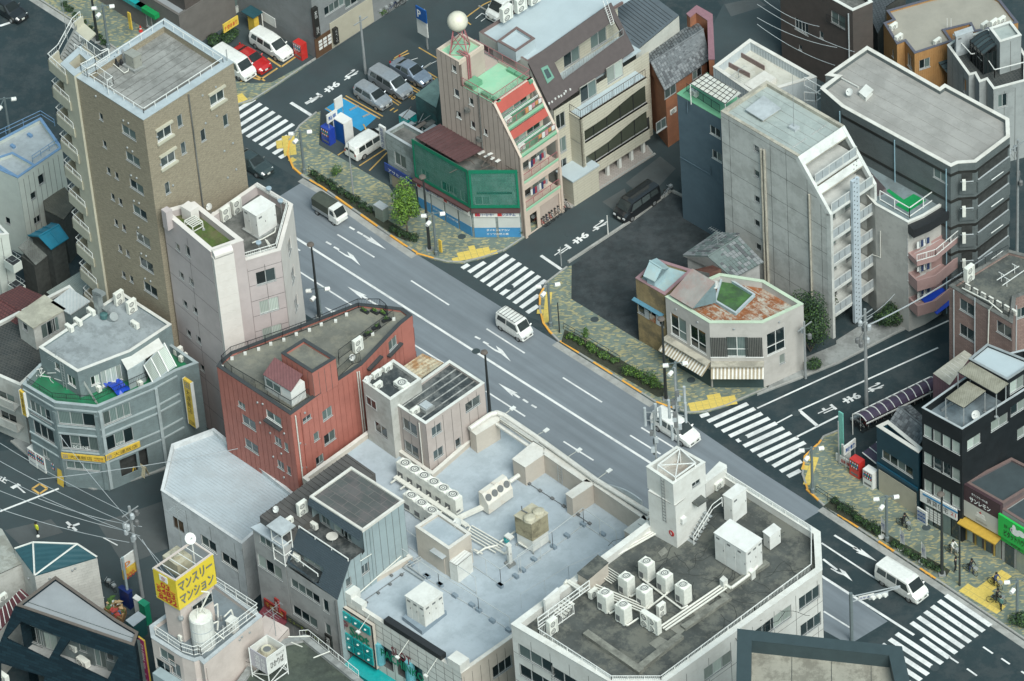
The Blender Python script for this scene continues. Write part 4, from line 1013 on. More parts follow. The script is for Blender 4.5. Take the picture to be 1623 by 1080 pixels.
def hangsign(label,px_top,px_bot,zt_p,w,D,Nn,m,texts,box=.25,name='vertical_sign',z0=None,frame=None,group=None):
 """sign board projecting from a facade: its visible face spans px_top (upper left) .. along D"""
 a=P(*px_top,zt_p);h=zt_p-z0;t=T(name,label,'sign',vz(a,z0),group)
 ob((vz(a,z0)-Nn*box,D*w,Nn*box,(0,0,h),),'box',m,t)
 for st,u0,v0,uw,vh,mm,*v in texts:text(st,vz(a+D*(w*u0)+Nn*.004,z0+h*v0),D*w*uw,up(h*vh),mm,t,'lettering',.008,vert=bool(v))
 if frame:g=G();g.ox(vz(a,z0)-Nn*(box+.02)-D*.06,D*.05,Nn*(box+.04),(0,0,h));g.ox(vz(a,z0)-Nn*(box+.02)+D*(w+.01),D*.05,Nn*(box+.04),(0,0,h));g.bu('frame',frame,t)
 return t
hangsign('tall yellow vertical restaurant sign hung at the right end of the teal grey building',s3(1040,618),None,9.4,.95,DR,-DS,MSy,[('大連飯店',.2,.28,.6,.52,MB,1),('田',.2,.84,.6,.12,M_blue2),('SCENE',.1,.03,.8,.08,MB)],.3,z0=4.2,frame=MW)
hangsign('narrow yellow vertical sign at the left corner of the teal grey building',s3(38,690),None,9.,.55,DR,-DS,MSy,[('大連飯店',.2,.1,.6,.85,MB,1)],.25,z0=6.2,frame=MW)
c=Bld('','','',[s3(160,425),s3(395,575),s3(720,450),s3(970,285),s3(665,88)],11.9,Mtm,M_roofs,z0=8.85,par=.25,pw=.22,cop=MC,rt=b.rt,rn='penthouse_roof')
c.wm=M_teal;c.win(0,s3,[(272,545,.6,.8,'W'),(360,632,1.,1.1,'gW')]);c.win(1,s3,[(505,628,.8,1.,'cW'),(605,600,1.9,1.7,'cW4')]);c.fin()
z=11.65
for x,y,f,l,k in((655,160,F_R,'twin fan air conditioner at the back corner of the teal grey building roof','twin'),(732,212,F_R,'twin fan air conditioner in the middle right of the teal grey building roof','twin'),(750,305,F_L,'single air conditioner in front of the twin fan one on the teal grey building roof','split'),(350,325,F_L,'leftmost of three air conditioners on the left parapet of the teal grey building','split'),(402,288,F_L,'middle one of three air conditioners on the left parapet of the teal grey building','split'),(482,225,F_L,'rightmost of three air conditioners on the left parapet of the teal grey building','split')):ac(k,P(*s3(x,y),z),f,l)
M_duct=pn('duct_zinc',(.33,.36,.36),.4,.5)
t=T('exhaust_duct','bent zinc exhaust duct at the back of the teal grey building roof','duct',P(*s3(520,220),z));q=P(*s3(505,220),z);ob((q,DR*.7,DS*.5,(0,0,2.3),),'riser',M_duct,t);g=G()
for k in rg(5):a=k*.35;g.ox(q+up(2.3+.25*sin(a))+DR*.25*k,DR*.27,DS*.5,(0,0,.3))
g.bu('bend',M_duct,t)
t=T('blower','dark green blower with a round housing beside the bent duct','blower',P(*s3(560,245),z));lh((P(*s3(560,245),z+.1),[(.35,0),(.35,.4),(.15,.5)],12,),'motor',pn('blower_green',(.05,.12,.12),.5),t);q=P(*s3(600,250),z);tb((q,q+DR*.5+up(.5),.4,14,),'housing',M_duct,t);ob((P(*s3(545,190),z+.9),DR*.6,DS*.5,(0,0,.06),),'hood_plate',M_duct,t)
qa=[P(*s3(x,y),11.2)for x,y in((652,495),(775,500),(820,465),(915,380),(885,358),(770,445))]
A,B,U,N=b.eg(3)
z1=11.2;a=P(*s3(690,560),z1)
p0=P(*s3(660,500),11.3);p1=P(*s3(885,358),11.3);p2=P(*s3(930,395),11.1);p3=P(*s3(700,570),11.1)
ob((p0,p1-p0,p3-p0,(0,0,.08),),'lean_to_roof',MC,b.rt)
bt=[P(*s3(x,y),9.75)for x,y in((855,640),(1000,545))]
tp=[P(*s3(x,y),11.1)for x,y in((800,535),(925,400))]
g=G();g.poly([bt[0],bt[1],tp[1],tp[0]]);g.bu('lean_to_backing',Mtm,b.rt)
for k in rg(3):
 f0,f1=k/3+.02,(k+1)/3-.03;n=(bt[1]-bt[0]).cross(tp[0]-bt[0]).normalized();n=n if n.y<0 else-n
 v=[bt[0].lerp(bt[1],f0),bt[0].lerp(bt[1],f1),tp[0].lerp(tp[1],f1),tp[0].lerp(tp[1],f0)];v=[v[0].lerp(v[3],.06),v[1].lerp(v[2],.06),v[1].lerp(v[2],.94),v[0].lerp(v[3],.94)]
 g=G();g.poly([x+n*.03 for x in v]);g.bu('pane',Mc,b.rt)
for k in rg(4):
 f=k/3;tb((bt[0].lerp(bt[1],f)+n*.04,tp[0].lerp(tp[1],f)+n*.04,.06,4,),'glazing_bar',MF,b.rt)
g=G();w=[P(*s3(x,y),9.7)for x,y in((690,640),(850,560),(925,480),(885,440),(665,590))]
ob((vz(p3,8.9),(P(*s3(800,520),11.1)-p3)*1.,(P(*s3(720,530),11.1)-p3)*.6,(0,0,2.2),),'lean_to_wall',Mtm,b.rt)
q0=P(*s3(412,615),10.6);q1_=P(*s3(505,765),9.);ob((q0,DR*.45,q1_-q0,(0,0,.12),),'sloping_brace',MC,b.rt)
t=T('tarpaulin','crumpled bright blue tarpaulin on the green terrace','tarpaulin',P(*s3(660,650),8.95));g=G();rnd=RR(2);n=7;o=P(*s3(625,625),8.95);V=[[o+DR*(i*.36+rnd.uniform(-.06,.06))+(-DS)*(j*.33+rnd.uniform(-.06,.06))+up(.15+rnd.uniform(0,.55))for j in rg(n-2)]for i in rg(n)]
for i in rg(n-1):
 for j in rg(n-3):g.poly([V[i][j],V[i][j+1],V[i+1][j+1],V[i+1][j]])
g.bu('sheet',pn('tarp_blue',(.01,.05,.38),.35),t)
ac('split',P(*s3(520,690),8.95),F_L,'air conditioner standing on the green terrace left of the blue tarpaulin');ac('split',P(*s3(773,660),8.95),F_L,'air conditioner standing on the green terrace right of the blue tarpaulin');ac('split',P(*s3(220,550),8.95),F_L,'small air conditioner at the left end of the green terrace')
rlg(b.rt,[P(*s3(x,y),9.8)for x,y in((90,640),(245,735),(500,755),(860,590))],.55,MK,post=1.3,bal=.16,rs_=(1,))
aerial(P(*s3(290,640),8.9),AR,'tall aerial beside the ladder on the green terrace',3.8,7)
t=T('ladder','steel ladder leaning on the penthouse wall over the green terrace','ladder',P(*s3(320,665),8.95));a=P(*s3(322,670),8.95)-DS*.15;bb=a+up(3.1);g=G();g.tu(a,bb,.03);g.tu(a+DR*.4,bb+DR*.4,.03);g.bu('stile',MS,t)
for k in rg(1,10):tb((a+up(.31*k),a+DR*.4+up(.31*k),.02,),'rung',MS,t)
for k,(x,y)in en(((1015,465),(1045,505))):ac('split',P(*s3(x,y),9.),F_R,['air conditioner at the back right corner of the green terrace, nearer the pinkish block','air conditioner at the back right corner of the green terrace, nearer the vertical sign'][k])
t=T('plastic_chairs','pile of white garden furniture and drying poles on the left end of the green terrace','furniture pile',P(*s3(190,600),8.95));g=G();rnd=RR(5)
for k in rg(12):q=P(*s3(150+rnd.random()*110,590+rnd.random()*50),8.95)+up(rnd.random());g.tu(q,q+DR*rnd.uniform(-1,1)+DS*rnd.uniform(-.6,.6)+up(rnd.uniform(-.1,.4)),.035,4)
g.bu('poles',MW,t)
def vending(loc,rz,label,m,hh=1.83,w=1.1):
 t=T('vending_machine',label,'vending machine',loc,'vending machines',rz);g=G();g.box(-w/2,-.38,0,w/2,.38,hh);g.bu('cabinet',m,t,off=Z0)
 g=G();g.box(-w/2+.08,-.4,.95,w/2-.08,-.384,hh-.12);win=g.bu('display_window',MGg,t,off=Z0)
 cs=[pn('can_red',(.5,.03,.03)),pn('can_blue',(.03,.1,.45)),pn('can_white',(.7,.7,.7)),pn('can_green',(.05,.3,.08))]
 for r in rg(3):
  for k in rg(7):
   x=-w/2+.16+k*(w-.32)/6;g=G();g.box(x-.04,-.415,1.02+r*.24,x+.04,-.402,1.02+r*.24+.16);g.bu('drink_can',cs[(k*2+r)%4],win,off=Z0)
 g=G();g.box(-w/2+.15,-.4,.25,w/2-.15,-.384,.45);g.bu('delivery_slot',MA,t,off=Z0);return t
M_bluev=pn('cabinet_blue',(.02,.05,.32),.3,coat=.5);M_redv=pn('cabinet_red',(.5,.03,.025),.3,coat=.5)
for(x,y,l,m)in((210,630,'leftmost white vending machine on the left side of the teal grey building',MW),(258,660,'white vending machine next to the blue one beside the teal grey building',MW),(320,690,'blue vending machine at the corner of the teal grey building',M_bluev)):
 vending(P(*s5(x,y),.12)+DS*0,F_L,l,m)
def aboard(loc,rz,label,m,w=.6,h=1.1,txt=None,tm=None):
 t=T('sandwich_board',label,'sign',loc,'sandwich boards',rz)
 for s,n in((-1,'front_board'),(1,'back_board')):
  g=G();g.ox((-w/2,s*.28,0),(w,0,0),(0,.03,0),(0,-s*.25,h));o=g.bu(n,m,t,off=Z0)
 if txt:text(txt,(-w/2+.08,-.295+.02,.25),(w-.16,0,0),(0,.17,h*.65),tm or MB,None,'lettering',.02).parent=t
 return t
aboard(P(*s5(822,695),.12),F_L,'yellowish menu board on the pavement right of the restaurant entrance',mat('menu_paper',(.5,.44,.3),.6,.3,5),.75,1.1);aboard(P(*s5(358,745),0.),F_L,'upright orange menu stand on the street corner by the blue vending machine',MSy,.8,1.6)
aboard(P(*s5(735,670),.12),F_L,'wide yellow menu board standing in the restaurant entrance',MSy,1.7,.9)
ac('twin',P(*s5(960,510),2.2)-DR*.1,F_R,'air conditioner hung above another beside the restaurant stair');ac('twin',P(*s5(965,570),.4),F_R,'air conditioner standing at the right foot of the restaurant building')
b=Bld('terrace_house','grey house with black tiled roof terrace left of the restaurant building','building',[r5(-120,650),r5(92,742),r5(190,650),(165,515),(110,452),(-60,540)],7.,Mg,M_roofk,par=.35,pw=.25,cop=MC)
b.win(1,r5,[(150,800,.9,.8)]);b.win(0,r5,[(30,800,1.8,1.2,'k'),(40,890,1.8,1.2)]);b.fin()
A,B,U,N=b.eg(0)
for zz in(4.4,1.9):
 L=(B-A).length;g=G();g.ox(A+U*(L-4.2)+N*.01+up(zz),U*3.8,N*.9,(0,0,.15));g.ox(A+U*(L-4.2)+N*.82+up(zz+.16),U*3.8,N*.08,(0,0,.8));g.bu('balcony',Mg,b.rt)
for k,(pp,mm,l)in en(((((78,430),(150,482),(287,402),(200,345)),mat('beige_sheet_roof',(.38,.37,.3),.7,.1,1,sti=.2),'roof hut with a flat beige roof on the black tiled terrace'),((((240,372),(318,420),(397,367),(315,315))),mat('pale_corrugated',(.42,.45,.45),.5,.08,1,kind='ribs',kw=(.3,.03)),'roof hut with a pale corrugated roof beside the beige one'))):
 c=Bld('roof_hut',l,'hut',[r5(*p)for p in pp],9.3,M_teal if k else Mg,mm,z0=6.7,par=0);c.win(1,r5,[(215,490,1.3,1.6),(250,470,.8,1.6)]if k==0 else[(340,430,.7,1.4)])
 if k==0:c.win(0,r5,[(112,480,.7,.8)])
 c.fin();ps((ist(c.w if c.sg>0 else c.w[::-1],-.15),9.3,9.42,True,True,),'roof_slab',mm,c.rt)
M_maro=mat('maroon_tile_roof',(.1,.035,.035),.6,.2,3,kind='brick',kw=(.3,.3,.03,(.03,.012,.012),(.14,.05,.045)),bump=.03)
gable('tiled_house','house with a dark maroon tiled roof left of the roof huts','house',[r5(-120,470),r5(20,560),r5(215,350),r5(90,295)],6.,.9,Mg,M_maro)
gable('tiled_house','small house with a maroon tiled roof at the edge behind the other maroon one','house',[r5(-150,400),r5(-40,445),r5(85,385),r5(-60,335)],5.6,.7,Mg,M_maro)
M_wpan=mat('white_metal_panel',(.52,.55,.5),.6,.05,.6,sti=.12,stc=(.3,.32,.3));M_copbl=pn('coping_blue',(.16,.27,.42),.5)
b=Bld('white_house','white panelled building with blue roof copings below the outside stair','building',[s4(-140,330),s4(92,432),s4(322,275),s4(212,118),s4(-60,262)],9.5,M_wpan,MO,par=.45,pw=.2,cop=M_copbl)
b.win(1,s4,[(173,525,.65,.8),(214,440,.7,1.1),(193,650,.8,.8)]);b.win(0,s4,[(40,655,.6,.8)]);b.win(1,s4,[(115,640,.01,.01,'-')])if 0 else None
b.pan(1,.62);b.fin()
c=Bld('','','',[s4(-60,340),s4(92,432),s4(185,365),s4(65,298)],9.55,M_wpan,MO,z0=9.,par=.4,pw=.18,cop=M_copbl,rt=b.rt,rn='roof_deck');c.fin()
o=[P(*s4(x,y),9.5)for x,y in((-60,250),(215,120),(285,165))];rlg(b.rt,o,.8,M_copbl,post=2,rs_=(1,.5),r=.03)
o=[P(*s4(x,y),9.2)for x,y in((170,350),(300,262))];rlg(b.rt,o,.7,M_copbl,post=1.2,rs_=(1,.5),r=.03)
for x,y,l in((140,215,'blue grey roof bracket foot near the middle of the white building roof'),(52,272,'blue grey roof bracket foot at the left of the white building roof')):
 t=T('anchor_block',l,'anchor',P(*s4(x,y),9.05));ob((P(*s4(x,y),9.05),DR*.5,DS*.3,(0,0,.25),),'block',M_copbl,t);tb((P(*s4(x+4,y),9.3),P(*s4(x+4,y),9.8),.04,),'post',M_copbl,t)
b=Bld('pale_apartment_block','pale block with small stacked side balconies at the left edge','building',[s4(-200,640),s4(-40,735),s4(45,722),s4(-20,655)],9.,M_wpan,MO,par=.3,pw=.2,cop=MC);b.pan(1,.8);b.fin()
A,B,U,N=b.eg(2)
for zz in(6.3,3.4,.6):g=G();q=P(*s4(50,750),9.);g.ox(vz(q,zz),DR*1.3,-DS*1.,(0,0,.9));g.bu('balcony',M_wpan,b.rt);ob((vz(q,zz+.9)+DR*.06-DS*.06,DR*1.18,-DS*.88,(0,0,.01),),'balcony_floor',MK,b.rt);rlg(b.rt,[vz(q,zz+.9),vz(q+DR*1.3,zz+.9),vz(q+DR*1.3-DS,zz+.9),vz(q-DS,zz+.9)],.5,MS,post=.8,r=.02)
M_tealroof=mat('teal_metal_roof',(.01,.16,.24),.45,.1,1,sti=.1);M_corr=mat('grey_corrugated_sheet',(.17,.18,.165),.7,.15,1,kind='ribs',kw=(.18,.03),sti=.35);M_corrd=mat('brown_corrugated_sheet',(.1,.095,.075),.8,.2,1,kind='ribsv',kw=(.2,.03),sti=.3);M_corrg=mat('green_grey_corrugated',(.23,.26,.235),.6,.08,1,kind='ribs',kw=(.16,.03))
Msw=mat('weathered_dark_boards',(.055,.06,.055),.8,.3,2,sti=.3)
gable('old_wooden_house','small dark wooden house with a bright teal metal roof','house',[s4(355,750),s4(265,808),s4(145,735),s4(265,672)],6.3,.7,Msw,M_tealroof,ribs=.8)
g=G();a=P(*s4(95,795),5.6);bb=P(*s4(185,888),4.9);c_=P(*s4(265,822),4.9);t=T('lean_to_roof','grey corrugated lean to roof below the teal roofed house','roof',vz(a,0));g.ox(a,bb-a,(c_-bb),(0,0,.08));g.bu('sheet',M_corr,t);ps(([vz(x,0)for x in(a.lerp(bb,.1),bb.lerp(a,.1),c_.lerp(bb,.1),a+(c_-bb)*.9)],0,4.75,),'wall',Msw,t)
for nm,l,pp,h,m in(('corrugated_shed','shed with a brown corrugated roof between the white building and the stair tower',((222,545),(335,480),(400,560),(330,650),(235,600)),5.2,M_corrd),('corrugated_shed','low shed with a green grey ribbed roof beside the roof huts',((240,1025),(420,915),(500,1010),(330,1100)),5.,M_corrg)):
 b=Bld(nm,l,'shed',[s4(*p)for p in pp],h,Msw,m,par=0);b.fin()
Mbm=mat('pale_blue_metal_roof',(.41,.46,.49),.45,.06,.5,sti=.12,stc=(.2,.16,.13));M_bwal=mat('pale_metal_wall',(.58,.6,.6),.6,.06,.6,sti=.15)
b=Bld('metal_hall','low hall with a pale blue ribbed metal roof beside the red building','building',[(255,777),(383,862),(470,785),(339,679),(272,704)],7.,M_bwal,Mbm,par=.5,pw=.22,cop=M_bwal);hall=b
b.win(0,r9,[(805,375,1.3,1.3,'-'),(940,462,1.9,1.2,'W'),(1035,540,2.,1.2,'W')]);b.opt[0]=dict(panels=[3.,6,9]);b.fin();seam(b,26,0,M_copb,.07,'roof_rib')
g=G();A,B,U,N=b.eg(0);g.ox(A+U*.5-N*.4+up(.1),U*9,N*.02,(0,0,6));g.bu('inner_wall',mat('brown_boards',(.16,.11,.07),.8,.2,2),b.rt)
#BOTTOM LEFT AND CENTRE BUILDINGS
t1=Zm(600,700,4.5);t2=Zm(840,740,4.5);t3=Zm(1000,560,4.909);t4=Zm(820,900,6.);t5=Zm(530,900,5.41);t6=Zm(740,640,4.909)
def PP(z,pts,h):return[P(*z(x,y),h)for x,y in pts]
M_blroof=mat('pale_blue_membrane_roof',(.37,.42,.455),.5,.07,.35,sti=.3,stc=(.24,.28,.3));MBe=mat('beige_wall_panel',(.47,.42,.36),.75,.05,.7,sti=.12,stc=(.25,.2,.16));MCt=mat('white_stone_coping',(.62,.6,.55),.6,.06,1,sti=.2,stc=(.3,.26,.2))
M_wtile=mat('white_square_tile',(.6,.6,.56),.45,.05,1,sti=.12,stc=(.33,.3,.26))
HB=10.
b=Bld('pachinko_building','long building with a stained pale blue roof, pipes and rows of air conditioners','building',[(480,757),(588,679),(685,747),(775,668),(790,656),(1034,818),(1040,850),(731,1067),(539,944),(646,882)],HB,MBe,M_blroof,par=.55,pw=.28,cop=MCt);pach=b
b.win(6,t5,[(1440,850,2.1,1.3,'3')]);b.win(7,t5,[(388,735,3.,2.4,'-'),(650,895,3.,2.4,'-')])
b.opt[7]=dict(panels=[1.*k for k in rg(1,30)],vpan=[7.2+.7*k for k in rg(5)],pmat=M_wtile,pname='tile_panel',rec=.5);b.opt[6]=dict(panels=[.9*k for k in rg(1,40)])
b.fin()
z=HB-.55
A,B,U,N=b.eg(7);bk=Mgl
for u,zz,w,h,st in b.wins[7]:
 ob((A+U*(u-w/2)-N*.5+up(zz),U*w,-N*.03,(0,0,h),),'display_glass',Mgl,b.rt)
 tb((A+U*(u+.1)-N*.1+up(zz),A+U*(u+.1)-N*.1+up(zz+h),.42,12,),'column',pn('column_blue',(.12,.35,.4),.4),b.rt)
for i in rg(2):
 u0=2.2+i*9.;ob((A+U*u0+up(HB)-N*.55,U*(6.5),N*.6,(0,0,.5),),'raised_parapet',M_wtile if i else MK,b.rt)
L=(B-A).length
for u0 in(0,L-1.4):ob((A+U*u0+up(HB+.003)-N*1.,U*1.4,N*1.08,(0,0,.9),),'parapet_pier',M_wtile,b.rt)
Mtb=pn('sign_teal',(.01,.3,.3),.3,coat=.6);M_neong=pn('neon_green',(.01,.22,.13),.3,coat=.6);M_neonr=pn('neon_dark_red',(.16,.03,.04),.35,coat=.5)
fl=U if(B-A).dot(DR)>0 else-U
s0=(A if fl==U else B);so_=s0+fl*.35+N*.12
t=T('slot_sign_board','beige sign board with rows of teal squares on the blue roofed building','sign',vz(so_,4.4));ob((vz(so_,4.4),fl*3.7,N*.3,(0,0,5.),),'board',MBe,t)
g=G()
for a_,c_,w_,h_ in((0,4.4,3.7,.12),(0,9.3,3.7,.12),(0,4.4,.1,5),(3.6,4.4,.12,5)):g.ox(so_+fl*a_+N*.3+up(c_),fl*w_,N*.05,(0,0,h_))
g.bu('frame',MK,t)
for r,zz in en((8.2,5.75,4.75)):
 for k in rg(3):
  g=G();o=so_+fl*(.25+k*1.12)+N*.3+up(zz);g.ox(o,fl*.95,N*.14,(0,0,.85));sq=g.bu('teal_square',Mtb,t);lh((o+fl*.47+N*.14+up(.42),[(.12,0),(.1,.06)],8,),'bulb',MW,sq,off=wloc(t))
text('P',so_+fl*.2+N*.42+up(7.),fl*.7,up(1.1),M_neonr,t,bold=.04);text('Slot',so_+fl*1.+N*.42+up(6.8),fl*2.3,up(1.1),M_neong,t,bold=.04)
def pt7(x,y,off):A,B,U,N=b.eg(7);u,zz=b.uz(7,t5(x,y));return A+U*u+N*off+up(zz)
t=T('neon_lettering','green and dark red neon letters along the front of the blue roofed building','sign',pt7(600,780,.4))
a=pt7(435,700,.45);e=pt7(805,930,.45);d=e-a;d.z=0;text('PACHINKO',vz(a,a.z-.35),d,up(.95),M_neong,t,th=.05,bold=.03);a=pt7(530,700,.5);e=pt7(700,790,.5);d=e-a;d.z=0;text('SLOT',vz(a,a.z-.1),d,up(.95),M_neonr,t,th=.05,bold=.03)
g=G();a=pt7(120,720,.02);a.z=4.;g.ox(vz(s0+fl*1.,3.6),fl*(L-2),N*1.3+up(-.3),(0,0,.35));aw=g.bu('awning',Mtb,b.rt)
for k in rg(4):
 a=pt7(*((300,372),(640,610),(885,775),(960,900))[k],0.)
 if k<3:tt=T('sign_floodlight','small floodlight on a thin arm over the '+('slot sign board','neon lettering, nearer the slot sign','neon lettering, nearer the tan wall')[k],'floodlight',vz(a,HB));tb((vz(a,HB),vz(a,HB-.9)+N*1.4,.03,),'arm',MP,tt);ob((vz(a,HB-1.)+N*1.3-U*.15,U*.35,N*.25,(0,0,.12),),'lamp_head',MW,tt)
def topbox(rt,zf,pts,z0,z1,m,name,cm=None):
 w=PP(zf,pts,z1);w=ccw(w);g=G();g.prism(w,z0,z1-.06);o=g.bu(name,m,rt);ps((ist(w,-.04),z1-.06,z1,True,True,),'coping',cm or MCt,rt)
ZW=11.6
topbox(b.rt,t6,[(20,200),(70,240),(250,130),(250,90),(200,90)],z,ZW,MBe,'parapet_wall')
topbox(b.rt,t6,[(355,430),(452,492),(598,392),(592,345),(515,300)],z,ZW,MBe,'parapet_wall')
topbox(b.rt,t6,[(598,392),(905,602),(980,610),(975,590),(610,340)],z,ZW,MBe,'parapet_wall')
topbox(b.rt,t6,[(770,700),(820,735),(985,625),(930,590)],z,ZW,MBe,'parapet_wall')
topbox(b.rt,t6,[(985,628),(1390,905),(1420,880),(980,590)],z,ZW,MBe,'parapet_wall')
topbox(b.rt,t6,[(1225,985),(1290,1025),(1420,930),(1375,870)],z,ZW,MBe,'parapet_wall')
rl=PP(t6,((20,195),(180,85),(235,70),(290,90),(600,300),(1000,590),(1420,850)),ZW+.3);pth((rl,.22,8,),'edge_tube',MCt,b.rt)
rl2=PP(t6,((205,140),(480,330)),ZW-.2);pth((rl2,.16,6,),'edge_tube',MCt,b.rt)
g=G();g.path(PP(t6,((240,110),(510,290)),ZW-.1),.05);g.path(PP(t6,((250,130),(500,305)),ZW-.4),.04);g.bu('conduit',MP,b.rt)
pipe(b.rt,PP(t6,((560,300),(975,585),(1400,870)),ZW+.15),.04,MA,'cable')
for k,(x,y,x2,y2)in en(((255,110,350,40),(535,250,610,210),(775,420,865,365),(1010,590,1100,525))):
 o=P(*t6(x,y),ZW+.1);e=P(*t6(x2,y2),ZW+1.);tt=T('sign_floodlight',['floodlight on the road side parapet nearest the beige pink block','second road side parapet floodlight, over the gap between the beige walls','third road side parapet floodlight, beside the streetlamp','road side parapet floodlight nearest the white board and antenna tower'][k],'floodlight',o,'floodlights reaching out over the road');tb((o,e,.035,),'arm',MP,tt);ob((e-DS*.2-DR*.1,DS*.5,DR*.32,(0,0,.1),),'lamp_head',MW,tt)
t=T('curved_sign_board','pale semicircular board standing behind the road side parapet','sign',P(*t6(1225,790),ZW));pts=PP(t6,((1090,568),(1150,600),(1250,665),(1320,715),(1355,740),(1355,790),(1090,610)),ZW+1.2)
A0=pts[0];D0=(pts[4]-pts[0]);D0.z=0;D0.normalize();n0=Vc((D0.y,-D0.x,0));Lb=(pts[4]-pts[0]).length;g=G()
prof=[(0,0)]+[(Lb*k/10,.35+1.*sin(pi*min(1,k/10*.55+.08)))for k in rg(11)]+[(Lb,0)]
fr=[vz(A0+D0*u,ZW-.3+v)for u,v in prof];g.poly(fr);g.poly([p+n0*-.12 for p in fr[::-1]])
for i in rg(len(fr)):g.poly([fr[i],fr[i]-n0*.12,fr[i-1]-n0*.12,fr[i-1]])
g.bu('board',MO,t)
for x,y,l in((720,510,'upper'),(1000,640,'lower')):
 g=G();o=P(*t6(x,y),ZW-.6)-DS*.2
 for k in rg(2):g.tu(vz(o+DR*.5*k-DS*0,z+.3),vz(o+DR*.5*k,ZW),.03)
 for k in rg(6):g.tu(vz(o,z+.4+.3*k),vz(o+DR*.5,z+.4+.3*k),.02)
 g.bu('rung_ladder',MS,b.rt)
for x,y in((1110,715),(1140,735),(1165,750)):g=G();o=P(*t6(x,y),z+1.2)-DS*.3;g.ox(o,DR*.35,DS*.15,(0,0,.4));g.bu('junction_box',MP,b.rt)
g=G();o=P(*t6(1275,850),z+.6)-DS*.3;g.ox(o,DR*.8,DS*.3,(0,0,1.2));g.bu('junction_box',MO,b.rt)
lab=['first','second','third','fourth','fifth','sixth']
for k in rg(6):
 f=k/5;x,y=190+(530-190)*f,155+(378-155)*f;q=P(*t1(x,y),z+1.85);ac('row',vz(q,z+.12),F_L,lab[k]+' of the six units in the long row, counted from the beige pink block','air conditioners in the long row',scale=(1.12,1,1.15))
for k in rg(3):
 f=k/2;x,y=235+(380-235)*f,385+(490-385)*f;q=P(*t1(x,y),z+1.85);ac('row',vz(q,z+.12),F_L,['leftmost','middle','rightmost'][k]+' of the three units in the short row behind the stair head hut','air conditioners in the short row',scale=(1.12,.9,1.15))
for nm,pts in(('cable_tray',((105,265),(620,615))),('pipe_rack',((165,245),(560,510)))):
 a,e=PP(t1,pts,z+.5);g=G();d=(e-a).normalized();n=Vc((-d.y,d.x,0));g.ox(a,e-a,n*.4,(0,0,.15));o=g.bu(nm,MP if nm[0]=='c' else MA,b.rt)
for k in rg(6):f=k/5;x,y=150+(490-150)*f,250+(470-250)*f;a=P(*t1(x,y),z+.45);ob((a-DS*1.1,DS*1.7,DR*.12,(0,0,.1),),'rack_beam',MP,b.rt)
for k in rg(4):
 x,y=[(770,380),(812,352),(858,318),(893,290)][k]
 if k%2==0:
  x=(x+(812,0,893)[k])/2;y=(y+(352,0,290)[k])/2
  q=P(*t1(x,y),z+1.9);a=vz(q,z+.3)
  t=T('air_conditioner',['rusty slant topped unit on the pale blue roof, nearer the stair hut','','rusty slant topped unit on the pale blue roof, nearer the road parapet'][k],'air conditioner',a,'slant topped units',F_R)
  g=G();w=.72;pr=[(-.55,0),(.55,0),(.55,1.9),(.1,1.9),(-.55,1.)]
  L_=[(-w,y_,z_)for y_,z_ in pr];R_=[(w,y_,z_)for y_,z_ in pr]
  g.poly(L_[::-1]);g.poly(R_)
  for i in rg(5):g.poly([L_[i-1],L_[i],R_[i],R_[i-1]])
  g.bu('casing',mat('rust_white',(.6,.58,.52),.55,.06,1,sti=.25,stc=(.35,.17,.05)),t,off=Z0)
  for s in(-1,1):
   g=G();fan(g,0,0,0,.31,'z');disc(g,0,0,0.,.3,'z');me=g.mesh('grille',MA);me.transform(Matrix.Rotation(atan2(.9,.65),4,'X'));o=mobj('fan_grille',me,t,(s*.36,-.245,1.48))
t=T('cooling_tower','large stained beige cooling tower with louvred sides on the pale blue roof','cooling tower',P(*t6(500,1040),z));M_ct=mat('cooling_tower_stained',(.36,.32,.21),.75,.12,1.5,sti=.55,stc=(.12,.1,.06),kind='ribs',kw=(.09,.03));M_ctt=mat('cooling_tower_top',(.45,.42,.32),.7,.1,1.5,sti=.35,stc=(.2,.17,.1))
w=PP(t6,((370,868),(500,935),(628,848),(505,775)),z+3.4);w=ccw(w)
ps((ist(w,.05),z+.15,z+1.4,),'basin',MC,t);ps((w,z+1.4,z+3.3,True,True,),'louvred_side',M_ct,t);ps((ist(w,-.05),z+3.3,z+3.4,),'top_plate',M_ctt,t)
for x,y in((490,900),(560,852)):g=G();q=P(*t6(x,y),z+3.4);g.la(q,[(.55,0),(.5,.25),(.3,.33)],14);g.bu('fan_cowl',M_ctt,t)
for p in w:tb((vz(p,z),vz(p,z+.2),.1,),'leg',MN,t)
pth((PP(t6,((425,800),(430,830),(470,850)),z+3.5),.06,6,),'pipe',MA,t)
for x in(460,485):g=G();q=P(*t6(x,940),z+2.6)+(-DS-DR)*0.;g.tu(vz(q,z+.2)-DS*.1,vz(q,z+2.8)-DS*.1,.06,6);g.bu('pipe',MP,t)
c=Bld('','','',[t1(262,605),t1(500,765),t1(658,655),t1(425,498)],z+3.3,MBe,M_blroof,z0=z-.05,par=.3,pw=.22,cop=MCt,rt=b.rt,rn='stair_hut_roof');c.fin()
A_,B_,U_,N_=c.eg(0);u,zz=c.uz(0,t1(445,870));ob((A_+U_*(u-.5)+N_*.003+up(z),U_*1.,N_*.05,(0,0,2.),),'door',MBe,b.rt);ob((A_+U_*(u-.7)+N_*.003+up(z+2.2),U_*1.5,N_*.5,(0,0,.06),),'door_canopy',MO,b.rt)
c=Bld('','','',[t1(503,855),t1(560,885),t1(665,800),t1(600,765)],z+2.,MC,mat('white_corrugated',(.58,.58,.55),.5,.06,1,kind='ribs',kw=(.25,.03)),z0=z-.05,par=0,rt=b.rt,rn='store_roof');c.fin()
